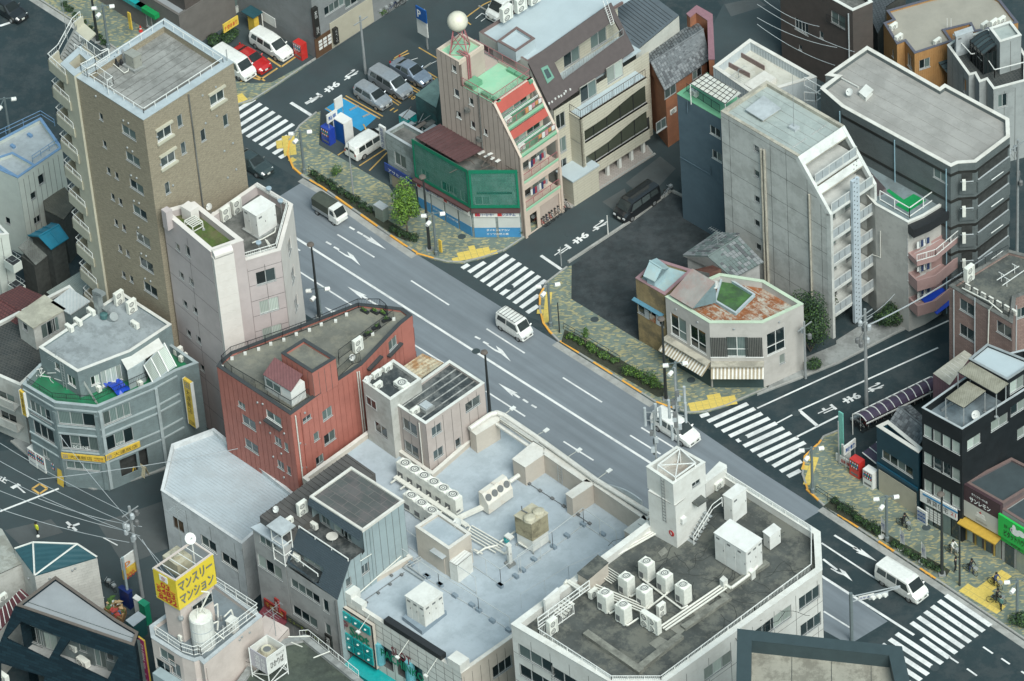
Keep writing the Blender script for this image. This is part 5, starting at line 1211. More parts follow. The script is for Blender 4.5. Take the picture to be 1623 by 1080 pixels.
eqb([t5(603,238),t5(765,338),t5(932,215)],z+.4,z+2.75,'large white switchgear cabinet on a plinth near the neon sign','switchgear_cabinet','cabinet',MC,3,base=None)
w=PP(t5,((583,420),(750,545),(962,370),(790,290)),z+.45);ps((w,z,z+.45,),'cabinet_plinth',mat('plinth_blue_grey',(.2,.25,.29),.7,.1,1),b.rt)
dish(P(*t1(588,790),z),F_L,'white dish on a tall pole at the right corner of the stair head hut',.42,3.4)
g=G()
for o_ in(0,.28,.55,.85,1.15):
 a,e=PP(t1,((665,600),(905,740)),z+.35);g.path([a-DS*o_,e-DS*o_],.07,5)
a,e=PP(t1,((560,545),(830,420)),z+.45);g.ox(a,e-a,DR*.45,(0,0,.25));a,e=PP(t1,((930,290),(1000,240)),z+1.);g.tu(a,e,.2,8)
for pts in(((585,560),(655,610),(640,640)),((860,720),(905,690),(975,640)),((830,760),(900,800),(930,775)),((700,800),(760,760),(850,740)),((1000,720),(1060,760)),((680,770),(740,800))):g.path(PP(t1,pts,z+.5),.09,6)
g.bu('pipe_run',MP,b.rt)
g=G()
for pts in(((300,820),(190,885),(180,900),(320,990)),((305,840),(215,890),(335,975))):g.path(PP(t1,pts,z+.25),.07,5)
g.bu('pipe_run',MS,b.rt)
eqb([t1(905,735),t1(925,755),t1(950,738)],z,z+2.2,'narrow white control pillar among the roof pipes','control_pillar','cabinet',MC,1,base=.2)
t=T('teal_pump','teal pump with a white cap between the pipes and the cooling tower','pump',P(*t1(915,700),z));g=G();q=P(*t1(915,710),z+.3);g.la(q,[(.25,0),(.28,.3),(.1,.5)],10);g.bu('pump_body',Mtb,t);ob((P(*t1(895,680),z+1.1),DR*.7,DS*.5,(0,0,.15),),'cap',MC,t)
M_net=pn('fence_wire',(.45,.47,.46),.5)
for pts,h in((((225,765),(660,1070)),1.9),):rlg(b.rt,PP(t1,((200,745),(420,900),(700,1090)),z),1.9,M_net,post=2.4,rs_=(1,.05),r=.03,name='net_fence')
rlg(b.rt,PP(t5,((560,-60),(900,170),(1240,375),(1510,545)),z),1.6,M_net,post=3.,rs_=(1,.04),r=.03,name='net_fence')
rlg(b.rt,PP(t1,((670,890),(875,1030),(1160,840)),z),1.9,M_net,post=2.2,rs_=(1,.04),r=.03,name='net_fence')
rlg(b.rt,PP(t2,((-80,755),(165,585),(385,415),(620,575)),z),1.9,M_net,post=2.6,rs_=(1,.04),r=.03,name='net_fence')
rlg(b.rt,PP(t2,((-60,1010),(280,810),(560,690)),z),1.6,M_net,post=2.5,rs_=(1,),r=.015,name='net_fence')
for k,(zf,x,y)in en([(t5,790,85),(t5,910,160),(t5,1035,250),(t5,1180,330),(t5,1240,375),(t5,1355,465),(t5,1495,545),(t5,1425,165),(t1,235,880),(t1,350,970),(t1,440,1030),(t1,980,970),(t1,1030,925),(t1,870,1035),(t2,170,580),(t2,380,420),(t2,30,670),(t2,520,490),(t2,265,500)]):
 q=P(*zf(x,y),z);ob((q-DR*.25-DS*.15,DR*.5,DS*.3,(0,0,.3),),'fence_foot',mat('plinth_blue_grey',(.2,.25,.29)),b.rt)
pipe(b.rt,PP(t5,((190,330),(600,40)),z+.08),.03,MA,'cable');pipe(b.rt,PP(t6,((420,560),(480,620),(760,800),(960,935)),z+.08),.03,MA,'cable')
for x,y in((485,625),(570,680),(665,740),(755,800),(865,865),(955,935)):q=P(*t6(x,y),z+.1);ob((q-DR*.15-DS*.12,DR*.3,DS*.24,(0,0,.12),),'cable_block',MA,b.rt)
for x,y in((490,70),(577,65),(478,145),(377,220),(275,300)):q=P(*t5(x,y),z+.1);ob((q-DR*.12-DS*.1,DR*.24,DS*.2,(0,0,.12),),'cable_block',MA,b.rt)
M_wst=mat('white_stone_wall',(.6,.595,.56),.65,.04,.7,sti=.15,stc=(.32,.29,.24));Mrw=mat('worn_black_roof',(.058,.064,.06),.9,.3,.5,sti=.55,stc=(.15,.15,.125))
HR=18.5;z=HR-.75
b=Bld('white_building','large white stone building with a cracked dark roof, white railings and a stair tower','building',[(810,989),(969,1082),(1052,1082),(1303,903),(1300,843),(1140,742)],HR,M_wst,Mrw,par=.75,pw=.5,cop=MC);whit=b
b.win(0,t4,[(175,870,3.6,1.3,'3'),(185,1060,3.6,1.3,'3'),(500,1090,3.8,1.3,'3')]);b.win(2,r12,[(235,703,2.3,1.35,'3g'),(95,803,2.9,1.35,'3c'),(242,825,2.3,1.35,'3g'),(5,870,2.9,1.35,'3g')]);b.win(2,r11,[(960,1010,3.,1.35,'3c')])
b.opt[0]=dict(panels=[2.*k for k in rg(1,12)],vpan=[3.1*k for k in rg(1,6)]);b.opt[2]=dict(panels=[2.4*k for k in rg(1,12)],vpan=[3.1*k-.4 for k in rg(1,7)])
b.fin()
o=[P(*t4(x,y),z)for x,y in((540,440),(205,680),(900,1130),(1370,1130))]
rlg(b.rt,o+PP(r12,((-10,790),(245,600),(245,430),(-160,175)),z),1.15,MF,post=1.5,bal=.16,rs_=(1,.08),r=.04,br=.022)
M_kroof=mat('roof_kerb_concrete',(.2,.2,.17),.9,.25,1.5,sti=.45,stc=(.07,.07,.06))
for pts,kh in((((640,665),(1150,1020)),.35),(((1150,1020),(1560,700)),.36)):
 a,e=PP(t4,pts,z);d=(e-a).normalized();n=Vc((-d.y,d.x,0));ob((a-d*(0 if kh>.35 else .2),(e-a)+d*.3,n*.6 if n.y>0 else-n*.6,(0,0,kh),),'roof_kerb',M_kroof,b.rt)
for kh,pts in((.3,((815,855),(1000,730))),(.31,((1000,730),(945,690))),(.32,((1000,690),(1194,560)))):
 a,e=PP(r11,pts,z);d=(e-a).normalized();n=Vc((-d.y,d.x,0));ob((a,(e-a),n*.55 if n.y>0 else-n*.55,(0,0,kh),),'roof_kerb',M_kroof,b.rt)
M_slab=mat('pale_roof_slab',(.21,.21,.18),.9,.2,1,sti=.3)
for zf,pts in((t4,((1250,720),(1345,790),(1450,705),(1350,650))),(t4,((1450,580),(1540,640),(1620,570),(1560,520))),(r11,((845,770),(870,795),(940,745),(905,730))),(r11,((705,520),(735,495),(720,475),(690,500)))):
 g=G();w=PP(zf,pts,z+.05);g.prism(w,z,z+.05);g.bu('roof_slab',M_slab,b.rt)
M_crack=mat('roof_crack',(.03,.033,.03),.9,.1,2)
rnd=RR(11)
g=G()
for k in rg(46):
 x,y=rnd.uniform(0,1),rnd.uniform(0,1);q=P(1000+x*250-110*y+60,800+140*x+130*y-20,z+.012);a=rnd.uniform(0,6.3);p=[q]
 for j in rg(5):a+=rnd.uniform(-.7,.7);p.append(p[-1]+Vc((cos(a),sin(a),0))*rnd.uniform(.3,.8))
 for u_,v_ in zip(p,p[1:]):
  d=(v_-u_).normalized();n=Vc((-d.y,d.x,0))*.025;g.poly([u_-n,v_-n,v_+n,u_+n])
o=g.bu('crack_line',M_crack,b.rt);o['kind']='stuff'
names=['topmost of the tall fan topped units on the worn dark roof','tall fan topped unit second from the right on the worn dark roof','rightmost tall fan topped unit on the worn dark roof','tall fan topped unit just left of the topmost one on the worn dark roof','central tall fan topped unit in the cluster on the worn dark roof','leftmost tall fan topped unit on the worn dark roof','lowest tall fan topped unit on the worn dark roof']
for n,(x,y)in zip(names,((638,538),(720,592),(803,643),(547,605),(628,660),(452,678),(533,732))):
 q=P(*r11(x,y),z+1.95);ac('vrf',vz(q,z+.1),F_L,n,'tall fan topped air conditioners',scale=(1.02,1.12,1.08))
q=P(*t4(1230,560),z+.1);t=ac('twin',q+DR*.1,F_L,'left half of the wide four grille unit on the worn dark roof',scale=(1.1,1.3,1.15));ac('twin',P(*t4(1310,610),z+.1),F_L,'right half of the wide four grille unit on the worn dark roof',scale=(1.1,1.3,1.15))
ac('twin',P(*t4(1370,450),z+.1),F_R,'narrow unit with a dark side beside the wide four grille unit',scale=(.8,1,.9));ac('twin',P(*t4(335,620),z+.1),F_R,'tall unit at the left corner railing of the worn dark roof',scale=(.95,1.2,1.1));ac('split',P(*t4(720,280),z+.1),F_R,'low unit where the pipes meet on the worn dark roof',scale=(.9,1,1.3));ac('split',P(*t3(680,1050),z+.1),F_R,'single fan unit behind the stair tower by the road side railing',scale=(1.1,1.2,1.2))
eqb([r11(942,410),r11(1087,500),r11(1160,438)],z+.1,z+3.,'white equipment house with three small windows on the worn dark roof','equipment_house','cabin',MW,3)
eqb([r11(982,240),r11(1025,262),r11(1090,210)],z+.1,z+2.8,'tall white cabinet beside the road side railing behind the stair tower','tall_cabinet','cabinet',MW,1)
eqb([r12(25,405),r12(57,430),r12(107,393)],z+.1,z+1.6,'small white cabinet by the road side railing, right of the equipment house','small_cabinet','cabinet',MW,1)
g=G()
A0,E0=PP(r11,((700,835),(985,640)),z+.3)
for k in rg(3):g.tu(A0-DS*0+DR*.28*k-up(0),E0+DR*.28*k,.09,6)
for pts in(((985,640),(1020,660),(1115,590)),((1115,590),(1140,560))):g.path(PP(r11,pts,z+.5),.13,6)
for k in rg(6):
 a,e=PP(t4,((760,60),(900,150)),z+.35);g.tu(a+DS*.22*k-DR*0.,e+DS*.22*k,.05,5)
for k in rg(4):
 a,e=PP(t4,((640,190),(1180,420)),z+.45);g.tu(a+DS*.25*k,e+DS*.25*k,.07,5)
for pts in(((860,400),(880,435),(960,385)),((1010,520),(1045,550),(1150,480)),((1040,240),(1080,275),(1150,230)),((1215,370),(1240,390),(1440,230),(1430,200)),((1225,90),(1260,110),(1230,145)),((1190,110),(1560,390),(1620,360))):g.path(PP(t4,pts,z+.3),.08,6)
for pts in(((470,130),(620,230)),((490,120),(640,215)),((450,150),(470,120))):g.path(PP(t4,pts,z+.9),.12,6)
g.bu('pipe_run',MP,b.rt)
w=PP(r11,((968,620),(985,635),(1005,620),(985,603)),z+1.);ps((w,z,z+1.,),'junction_box',MC,b.rt);w=PP(r11,((1095,580),(1112,595),(1130,580),(1110,565)),z+.8);ps((w,z,z+.8,),'junction_box',MC,b.rt)
rlg(b.rt,PP(t4,((690,200),(200,560)),z+1.),.9,MF,post=1.2,bal=.15,rs_=(1,.5,.08),r=.045,name='gangway_rail')
topbox(b.rt,r11,[(328,592),(375,622),(465,545),(420,512)],z,z+1.7,MBe,'pipe_housing',Mrw)
g=G();w=PP(t4,((245,300),(265,310),(400,205),(380,185)),z+1.9);g.prism(w,z-1,z+1.9);g.bu('stair_wall',MW,b.rt)
for k in rg(5):a=P(*t4(345+k*22,420-k*30),z+.2+.2*k);ob((a,DR*1.1,DS*.25,(0,0,.04),),'step',MP,b.rt)
g=G()
for k in rg(4):
 a,e=PP(t2,((585,600),(880,435)),z+.2);g.tu(a+DR*.22*k,e+DR*.22*k,.09,6)
g.bu('pipe_run',MP,b.rt)
H2=z+6.9
c=Bld('','','',[r11(645,222),r11(768,290),r11(903,182),r11(790,110)],z+4.6,M_wst,M_wst,z0=z-.05,par=0,rt=b.rt)
c.fin()
c=Bld('','','',[r11(638,112),r11(758,192),r11(903,92),r11(775,20)],H2,M_wst,mat('rusty_deck',(.42,.4,.36),.8,.15,2,sti=.4,stc=(.2,.13,.09),kind='flat'),z0=z+4.55,par=1.3,pw=.2,cop=MC,rt=b.rt,rn='tank_deck');c.win(1,r11,[(862,180,.9,.9)]);c.fin()
A_,B_,U_,N_=c.eg(1);A9,B9,U9,N9=c.eg(0)
g=G();w=PP(r11,((838,270),(870,292),(915,262),(885,240)),z+3.6);g.prism(w,z+3.5,z+3.6,bot=True);g.bu('door_canopy',Mrw,b.rt)
st0=P(*r11(815,405),z)
for k in rg(8):
 g=G();a=P(*r11(812,440),z)+DS*(.28*k)+up(.22*k);g.ox(a,DR*1.,DS*.28,(0,0,.05));g.bu('step',MS,b.rt)
a=P(*r11(812,440),z);rlg(b.rt,[a+DR*1.,a+DR*1.+DS*2.3+up(1.8),a+DR*1.+DS*3.4+up(1.8)],1.,MF,post=.8,rs_=(1,.5),r=.035);rlg(b.rt,[a,a+DS*2.3+up(1.8)],1.,MF,post=.8,rs_=(1,.5),r=.035)
g=G()
for k in rg(4):q=c.w[0]+U9*(.6+.35*k)+N9*-.15;g.tu(vz(q,z),vz(q,z+4.5),.08,6)
g.bu('pipe_run',MP,b.rt)
ob((B9+U_*.5+N_*0.+up(z+2.4),U_*.5,N_*.35,(0,0,.5),),'vent_hood',MW,b.rt)
g=G()
for s in(0,.35):g.tu(vz(B9-U9*(.9+s)+N9*.12,z+2.2),vz(B9-U9*(.9+s)+N9*.12,H2),.025)
for k in rg(14):g.tu(vz(B9-U9*.9+N9*.12,z+2.3+.33*k),vz(B9-U9*1.25+N9*.12,z+2.3+.33*k),.018)
g.bu('rung_ladder',MA,b.rt)
t=T('warning_roundel','small red and white round number plate on the stair tower wall','sign',vz(B9-U9*.5,z+1.3));g=G();o=vz(B9-U9*.45+N9*.01,z+1.3);g.tu(o,o+N9*.04,.3,14);g.bu('disc',pn('lettering_red',(.45,.03,.03)),t);text('9',o+N9*.05-U9*.1+up(-.2),U9*.2,up(.4),ML,t)
t=T('antenna_frame','white steel frame on the stair tower top','frame',P(*r11(770,110),H2-1.2));cor=PP(r11,((690,120),(770,175),(860,110),(790,45)),H2)
for k in rg(4):tb((vz(cor[k],H2-1.2),cor[k]+up(.3),.07,),'leg',MF,t);tb((cor[k]+up(.3),cor[(k+1)%4]+up(.3),.07,),'rail',MF,t)
g=G();g.tu(cor[0]+up(.3),cor[2]+up(.3),.05);g.tu(cor[1]+up(.3),cor[3]+up(.3),.05);g.bu('brace',MF,t)
def mastpole(base,h,label,pan,arm):
 t=T('phone_mast',label,'antenna mast',base,'phone antenna masts');tb((base,base+up(h),.09,8,),'pole',MS,t)
 for(zz,a,r_,ln)in pan:
  c_=base+vz(Vc(cos(a)*r_ if 0 else(cos(a)*r_,sin(a)*r_,0)),zz);tb((c_,c_+up(ln),.12,8,),'antenna_panel',MO,t);g=G();g.tu(base+up(zz+ln*.3),c_+up(ln*.3),.04);g.tu(base+up(zz+ln*.75),c_+up(ln*.75),.04);g.bu('bracket',MS,t)
 rnd=RR(int(h*10))
 for k in rg(arm):
  zz=h*(.2+.55*k/arm);a=rnd.uniform(0,6.3);c_=base+Vc((cos(a)*.25,sin(a)*.25,zz));g=G();g.box(c_.x-.15,c_.y-.12,c_.z,c_.x+.15,c_.y+.12,c_.z+.45);g.bu('radio_unit',MO if k%2 else MA,t)
 return t
mb=P(*t3(372,770),H2-1.2);mastpole(mb,9.,'taller phone mast with long panel antennas on the stair tower',[(3.6,2.9,.6,1.9),(3.4,-.4,.75,2.1),(5.5,-.3,.7,1.6),(1.4,3.2,.45,1.5)],9)
mb=P(*t3(200,885),H2-1.2);mastpole(mb,6.,'shorter phone mast with three panels at the left corner of the stair tower',[(4.4,3.,.7,1.9),(4.4,0.,.5,1.9),(4.7,1.2,.5,1.6)],6)
topbox(b.rt,t3,[(575,960),(580,1010),(745,890),(740,870),(690,845)],z,z+1.6,M_wst,'parapet_hood',MC)
M_dteal=mat('dark_teal_coping',(.035,.055,.06),.6,.1,1);M_bconc=mat('beige_concrete_roof',(.3,.285,.235),.85,.12,.5,sti=.5,stc=(.13,.12,.095))
b=Bld('near_tower','top of a near tower with a broad dark coping and beige concrete roof','building',[(1169,997),(1165,1230),(1475,1230),(1429,1025)],27,M_dteal,M_bconc,par=1.3,pw=1.05,cop=M_dteal);b.fin();seam(b,4,0,Mrw,.05)
#TOWNHOUSES AND FOREGROUND LEFT
def onp(p,A,n):
 d=ray(*p);return CAM+d*((A-CAM).dot(n)/d.dot(n))
def slt(rt,name,m,outer,A,n,holes=(),th=.12):
 """thick slanted panel: outline and holes picked on the plane through A with normal n"""
 loops=[[Vc((x,y,0))for x,y in l]for l in(outer,*holes)];tr=tess(loops);flat=[v for l in loops for v in l];W=[onp((v.x,v.y),A,n)for v in flat];g=G()
 nn=n if n.dot(CAM-A)>0 else-n
 for t in tr:
  a,b,c=[W[i]for i in t]
  if(b-a).cross(c-a).dot(nn)<0:a,b,c=c,b,a
  g.poly([a,b,c]);g.poly([c-nn*th,b-nn*th,a-nn*th])
 k=0
 for l in loops:
  w=W[k:k+len(l)];k+=len(l)
  for i in rg(len(w)):g.poly([w[i-1],w[i],w[i]-nn*th,w[i-1]-nn*th])
 return g.bu(name,m,rt),W
M_slate=mat('mansard_slate',(.045,.065,.08),.7,.15,2,kind='brick',kw=(.5,.18,.02,(.02,.03,.035),(.06,.08,.095)),bump=.02)
Msd=mat('blue_grey_metal_side',(.28,.34,.35),.6,.06,.6,sti=.15,stc=(.16,.19,.19));M_btile=mat('blackish_tile_roof',(.065,.07,.068),.85,.3,.7,kind='brick',kw=(1.5,.75,.03,(.17,.15,.14),(.085,.095,.09)),sti=.3,stc=(.15,.12,.12))
MG_=mat('grey_render',(.36,.36,.35),.75,.06,.7,sti=.15)
HT=16.
tw=[P(*s8(x,y),HT)for x,y in((345,175),(600,340),(800,195),(545,32))]
t=T('mansard_townhouse','grey townhouse with a dark slate mansard, recessed balconies and a black tiled flat roof','building',vz((tw[1]+tw[2])/2,0));mansr=t
U=(tw[1]-tw[0]);U.z=0;U.normalize();NF=Vc((U.y,-U.x,0));NF=NF if NF.y<0 else-NF
Vs=(tw[2]-tw[1]);Vs.z=0;Ls=Vs.length;Vs.normalize();NS=Vc((Vs.y,-Vs.x,0));NS=NS if NS.y<0 else-NS
A=vz(tw[1],0);pE=onw(s8(475,680),A,NS);zE=pE.z;pT=onw(s8(535,495),A,NS);pS=onw(s8(583,395),A,NS)
FA=vz(pE,0);pL=onw(s8(225,500),FA,NF)
uz=lambda p:((p-A).dot(Vs),p.z)
side=[(0,HT),(Ls,HT),(Ls,0),(uz(pE)[0],0),(uz(pE)[0],zE),(uz(pT)[0],uz(pT)[1]),(-.35,uz(pT)[1]),(-.35,HT-2.6),(0,HT-2.4)]
wn=[(*[0]*0,)];ws=[]
for x,y,w,h,st in((613,530,.8,1.,'g'),(533,595,.6,.9,'g')):q=onw(s8(x,y),A,NS);ws.append(((q-A).dot(Vs),q.z-h/2,w,h,st))
us=[p[0]for p in side];wall(t,A,A+Vs,NS,side,Msd,ws,panels=[min(us)+.75*k for k in rg(1,30)])
Lf=(FA-vz(pL,0)).length;fw=[]
for x,y,w,h,st in((320,640,3.4,1.,'4k'),(421,712,.65,1.4,'k'),(320,765,2.9,1.1,'3'),(280,742,1.2,1.1,'k')if 0 else(320,765,0.,0.,'x'),(432,828,.65,1.3,'k')):
 if w:q=onw(s8(x,y),FA,NF);fw.append(((q-FA).dot(-U),q.z-h/2,w,h,st))
wall(t,FA,FA-U,NF,[(0,0),(Lf,0),(Lf,zE),(0,zE)],MG_,fw)
g=G();g.prism([vz(x,0)for x in(tw[0],tw[1],tw[2],tw[3])],zE,zE+.01)
for(a,bq)in((tw[0],tw[3]),(tw[3],tw[2])):a0,b0=vz(a,0),vz(bq,0);g.poly([a0,b0,vz(bq,HT-.1),vz(a,HT-.1)])
fl=vz(pL,0);g.poly([fl,vz(tw[0],0),vz(tw[0],zE+2),vz(fl,zE)]);g.bu('rear_wall',Msd,t)
g=G();g.flat(ist(tw,.15)if area(tw)>0 else ist(tw[::-1],.15),HT-.15);g.bu('roof',M_btile,t,atan2(U.y,U.x));w_=tw if area(tw)>0 else tw[::-1];g=G();g.ring(ist(w_,-.06),ist(w_,.16),HT-.25,HT);g.bu('parapet_coping',MCt,t)
ns=(pT-pE).cross(U).normalized();ns=ns if ns.z>0 else-ns
slt(t,'mansard_slope',M_slate,[s8(*p)for p in((225,500),(475,682),(537,493),(285,328))],pE,ns,[[s8(*p)for p in((240,492),(383,605),(412,527),(262,438))]])
n2=(pS-tw[1]).cross(U).normalized();n2=n2 if n2.z>0 else-n2
slt(t,'mansard_slope',M_slate,[s8(*p)for p in((345,178),(600,342),(583,395),(330,215))],tw[1]-up(.02),n2)
zd=uz(pT)[1]-.9;dk=[vz(pT,0)-NS*.1,vz(A,0)+Vs*1.2-NS*.1,vz(A,0)+Vs*1.2-U*8-NS*.1,vz(pT,0)-U*8.2]
g=G();g.flat([vz(p,0)for p in dk],zd);g.bu('balcony_floor',MBr,t)
uw=[]
B0=vz(A,0)+Vs*.6
for x,y,w,h,st in((420,300,1.,1.9,'k'),(495,360,1.6,1.9,'c'),(530,400,.9,1.9,'k')):q=onw(s8(x,y),B0,NF);uw.append(((q-B0).dot(-U),zd+.05,w,h,st))
Lu=(tw[1]-tw[0]).length;wall(t,B0,B0-U,NF,[(.05,zd),(Lu,zd),(Lu,HT-.9),(.05,HT-.9)],Msd,uw)
g=G();R0=FA-NF*1.3;zb=zE+.25;g.flat([vz(FA-U*2.5,0),vz(R0-U*2.5,0),vz(R0-U*7.5,0),vz(FA-U*7.5,0)],zb);g.bu('balcony_floor',MBr,t)
wall(t,R0-U*2.4,R0-U*3.4,NF,[(0,zE),(5.6,zE),(5.6,zd-.02),(0,zd-.02)],Msd,[(1.6,zb+.1,1.5,1.7,'c'),(3.6,zb+.1,1.6,1.7,'k')])
rlg(t,[vz(pT,zd+.9)-NS*.1-Vs*0.,vz(onp(s8(290,332),pT,up(1)),zd+.9)],.25,MF,post=2,rs_=(1,),r=.06,name='balcony_rail')
rlg(t,[vz(onp(s8(383,608),pE,ns),zb+.75)-NF*.1,vz(onp(s8(240,495),pE,ns),zb+.75)-NF*.1],.3,MF,post=2,rs_=(1,),r=.05,name='balcony_rail')
pipe(t,[onw(s8(570,655),A,NS)+NS*.1,onw(s8(785,465),A,NS)+NS*.1],.05);pipe(t,[onw(s8(585,490),A,NS)+NS*.1,onw(s8(640,455),A,NS)+NS*.1],.04);pipe(t,[vz(pE+NF*.1-U*.1,zE-.1),vz(pE+NF*.1-U*.1,.2)],.06,MA);pipe(t,[onw(s8(632,335),A,NS)+NS*.08,onw(s8(655,575),A,NS)+NS*.08],.05,Msd)
ac('split',onp(s8(362,330),up(zd+.05),up(1)),F_L,'air conditioner on the upper balcony of the mansard townhouse');q=onp(s8(455,400),up(zd+.05),up(1));tt=T('round_table','round pale table on the upper balcony of the mansard townhouse','table',q);lh((q+up(.65),[(.5,0),(.5,.05)],16,),'top',MCt,tt);tb((q,q+up(.65),.04,),'leg',MS,tt)
ac('split',onp(s8(275,485),up(zb+.05),up(1)),F_L,'air conditioner in the lower recessed balcony of the mansard townhouse')
t=T('grey_townhouse','narrow grey four storey townhouse with a dark ribbed roof and a white lift frame','building',vz(pL,0));greyt=t
Q0=onw(s8(62,327),FA,NF);Q1=vz(pL,Q0.z)-U*.08;zq=Q0.z;La=(vz(Q1,0)-vz(Q0,0)).length;F0=vz(Q1,0);gw=[]
for x,y,w,h,st in((83,368,.9,1.,'d'),(137,405,2.,1.,'3k'),(147,522,2.9,1.4,'3c'),(155,622,3.,1.4,'3'),(165,770,.01,.01,'-')):
 if w>.1:q=onw(s8(x,y),FA,NF);gw.append(((q-F0).dot(-U),q.z-h/2,w,h,st))
gw=[q for q in gw if .1<q[0]-q[2]/2 and q[0]+q[2]/2<La-.1]
wall(t,F0,F0-U,NF,[(0,0),(La,0),(La,zq),(0,zq)],MG_,gw)
pl=[F0,F0+Vs*9,vz(Q0,0)+Vs*9,vz(Q0,0)];pl=pl if area(pl)>0 else pl[::-1];g=G()
for i in rg(4):
 a,bq=pl[i],pl[(i+1)%4]
 if abs((bq-a).normalized().dot(U))>.9 and min((a-F0).length,(bq-F0).length)<.5:continue
 g.poly([a,bq,vz(bq,zq),vz(a,zq)])
g.bu('side_wall',MG_,t);M_dribs=mat('dark_brown_metal_roof',(.085,.08,.075),.6,.12,.6,sti=.15)
rz=zq+.9;a=P(*s8(97,272),rz);bq=P(*s8(235,372),rz);c_=P(*s8(440,85),rz);d_=P(*s8(402,52),rz)
g=G();w=[a,bq,bq+(Vs*10),a+Vs*10];w=ccw(w);g.prism(w,zq-.02,rz,bot=False);g.bu('roof',M_dribs,t)
for k in rg(20):f=(k+.5)/20;o=a+Vs*(10*f);ob((vz(o,rz),bq-a,Vs*.06,(0,0,.07),),'roof_rib',M_dribs,t)
g=G();w=[vz(Q0,0)+NF*.2,vz(Q1,0)+NF*.2,vz(bq,0),vz(a,0)];w=ccw(w);g.prism(w,zq,zq+.15);g.bu('eaves_roof',Mbm,t)
tt=T('lift_frame','white open steel lift frame with a flat lid on the grey townhouse front','frame',P(*s8(200,460),zq-1.5));o=vz(onw(s8(172,455),FA,NF),zq-2.)+NF*.1
for i in(0,1.3):
 for j in(0,1.1):tb((o+U*i-NF*j*.9,o+U*i-NF*j*.9+up(3.7),.06,),'post',MF,tt)
for k in rg(4):g=G();q=o+up(.1+1.1*k);g.path([q,q+U*1.3,q+U*1.3-NF*1,q-NF*1,q],.05);g.bu('rail',MF,tt)
ob((o+U*-.25+NF*.25+up(3.7),U*1.8,-NF*1.6,(0,0,.12),),'lid',MO,tt)
dish(P(*s8(185,262),rz),F_L,'small dish on the dark ribbed roof of the grey townhouse',.3,.6);ac('twin',P(*s8(308,262),rz),F_R,'tall dark sided unit on the dark ribbed roof next to the mansard');ac('split',P(*s8(240,310),rz),F_R,'small air conditioner at the front of the dark ribbed roof')
def fsign(label,zf,x,y,w,h,m,texts,off=.1,name='shop_sign',th=.15):
 q=onw(zf(x,y),FA,NF)+NF*off;tt=T(name,label,'sign',q);ob((q-U*w/2-up(h/2),U*w,NF*th,(0,0,h),),'board',m,tt)
 for st,du,dz,tw_,th_,mm,*v in texts:text(st,q+U*(du-tw_/2)+NF*(th+.01)+up(dz-th_/2),U*tw_,up(th_),mm,tt,vert=bool(v))
 return tt
M_redb=pn('sign_board_red',(.25,.03,.025),.5);M_mar2=pn('awning_maroon',(.13,.02,.03),.7);M_yl=pn('lettering_yellow',(.6,.42,.05),.5);M_ylg=pn('lettering_yellowgreen',(.35,.45,.04),.5)
fsign('red restaurant sign with yellow characters on the grey townhouse',r10,110,748,2.6,.8,M_redb,[('千成飯店',0,0,2.1,.5,M_yl)])
fsign('small upright red sign projecting beside the red restaurant sign',r10,135,722,.5,1.5,M_redb,[('飯店',0,0,.3,1.,ML,1)],off=.5,name='upright_sign')
tt=T('awning','maroon fabric awning under the red restaurant sign','awning',onw(r10(108,785),FA,NF));q=onw(r10(110,770),FA,NF);ob((q-U*1.4,U*2.8,NF*1.3-up(.7),(0,0,.06),),'fabric',M_mar2,tt)
fsign('dark shop fascia with yellow green lettering on the mansard townhouse',r10,250,845,4.6,.7,Msw,[('ビューティ',-.9,.05,2.2,.35,M_ylg),('サロン',1.5,-.05,1.,.3,M_ylg)])
for k,(x,y)in en(((372,885),(380,965))):fsign(['upper','lower'][k]+' black upright sign with white characters at the right corner of the mansard townhouse',r10,x,y,.75,1.7,MB,[('酒場' if k==0 else '個室',0,0,.5,1.2,ML,1)],off=.6,name='upright_sign')
HD=12.
M_pk2=mat('pale_pink_render',(.52,.45,.41),.75,.06,.5,sti=.15,stc=(.3,.25,.22));M_rfb=mat('blue_grey_roof',(.17,.2,.215),.8,.12,.5,sti=.25,stc=(.09,.1,.1))
b=Bld('monthly_apartments','pale pink apartment block with a railed grey terrace and a lift tower','building',[s6(*p)for p in((42,780),(250,912),(335,942),(372,930),(400,962),(800,632),(470,388),(30,700))],HD,M_pk2,M_rfb,par=.5,pw=.3,cop=MO)
b.win(0,s6,[(150,905,1.7,1.3,'k'),(205,995,1.3,1.5,'g'),(130,985,1.9,1.2)]);b.fin();z=HD-.5
A_,B_,U_,N_=b.eg(0)
for zz in(8.1,5.2):ob((A_+U_*.6+N_*.01+up(zz),U_*3.2,N_*.9,(0,0,.95),),'balcony',Msd,b.rt)
vcp(b,4,s6,[(660,775),(713,745),(645,795)]);pipe(b.rt,[vz(b.eg(4)[0]+b.eg(4)[2]*.2+b.eg(4)[3]*.1,11.5),vz(b.eg(4)[0]+b.eg(4)[2]*.2+b.eg(4)[3]*.1,1)],.05,M_pk2)
o=ist(b.w if b.sg>0 else b.w[::-1],.15);pr=PP(s6,((75,760),(250,878),(335,905),(370,895),(385,905),(775,610),(480,420)),HD);rlg(b.rt,pr,1.,MF,post=1.4,bal=.16,rs_=(1,.6,.08),r=.035)
HS=z+7.3
c=Bld('','','',[s6(*p)for p in((50,305),(207,395),(465,208),(325,115))],HS,M_pk2,M_rfb,z0=z-.05,par=0,rt=b.rt);c.H=HS-3.2;W0=[Vc(p)for p in c.w]
ww=W0 if c.sg>0 else W0[::-1];ps((ist(ww,.35),z-.05,HS-3.2,),'lift_tower_wall',M_pk2,b.rt)
g=G();o=ist(ww,.35)
cc=[(p,)for p in o]
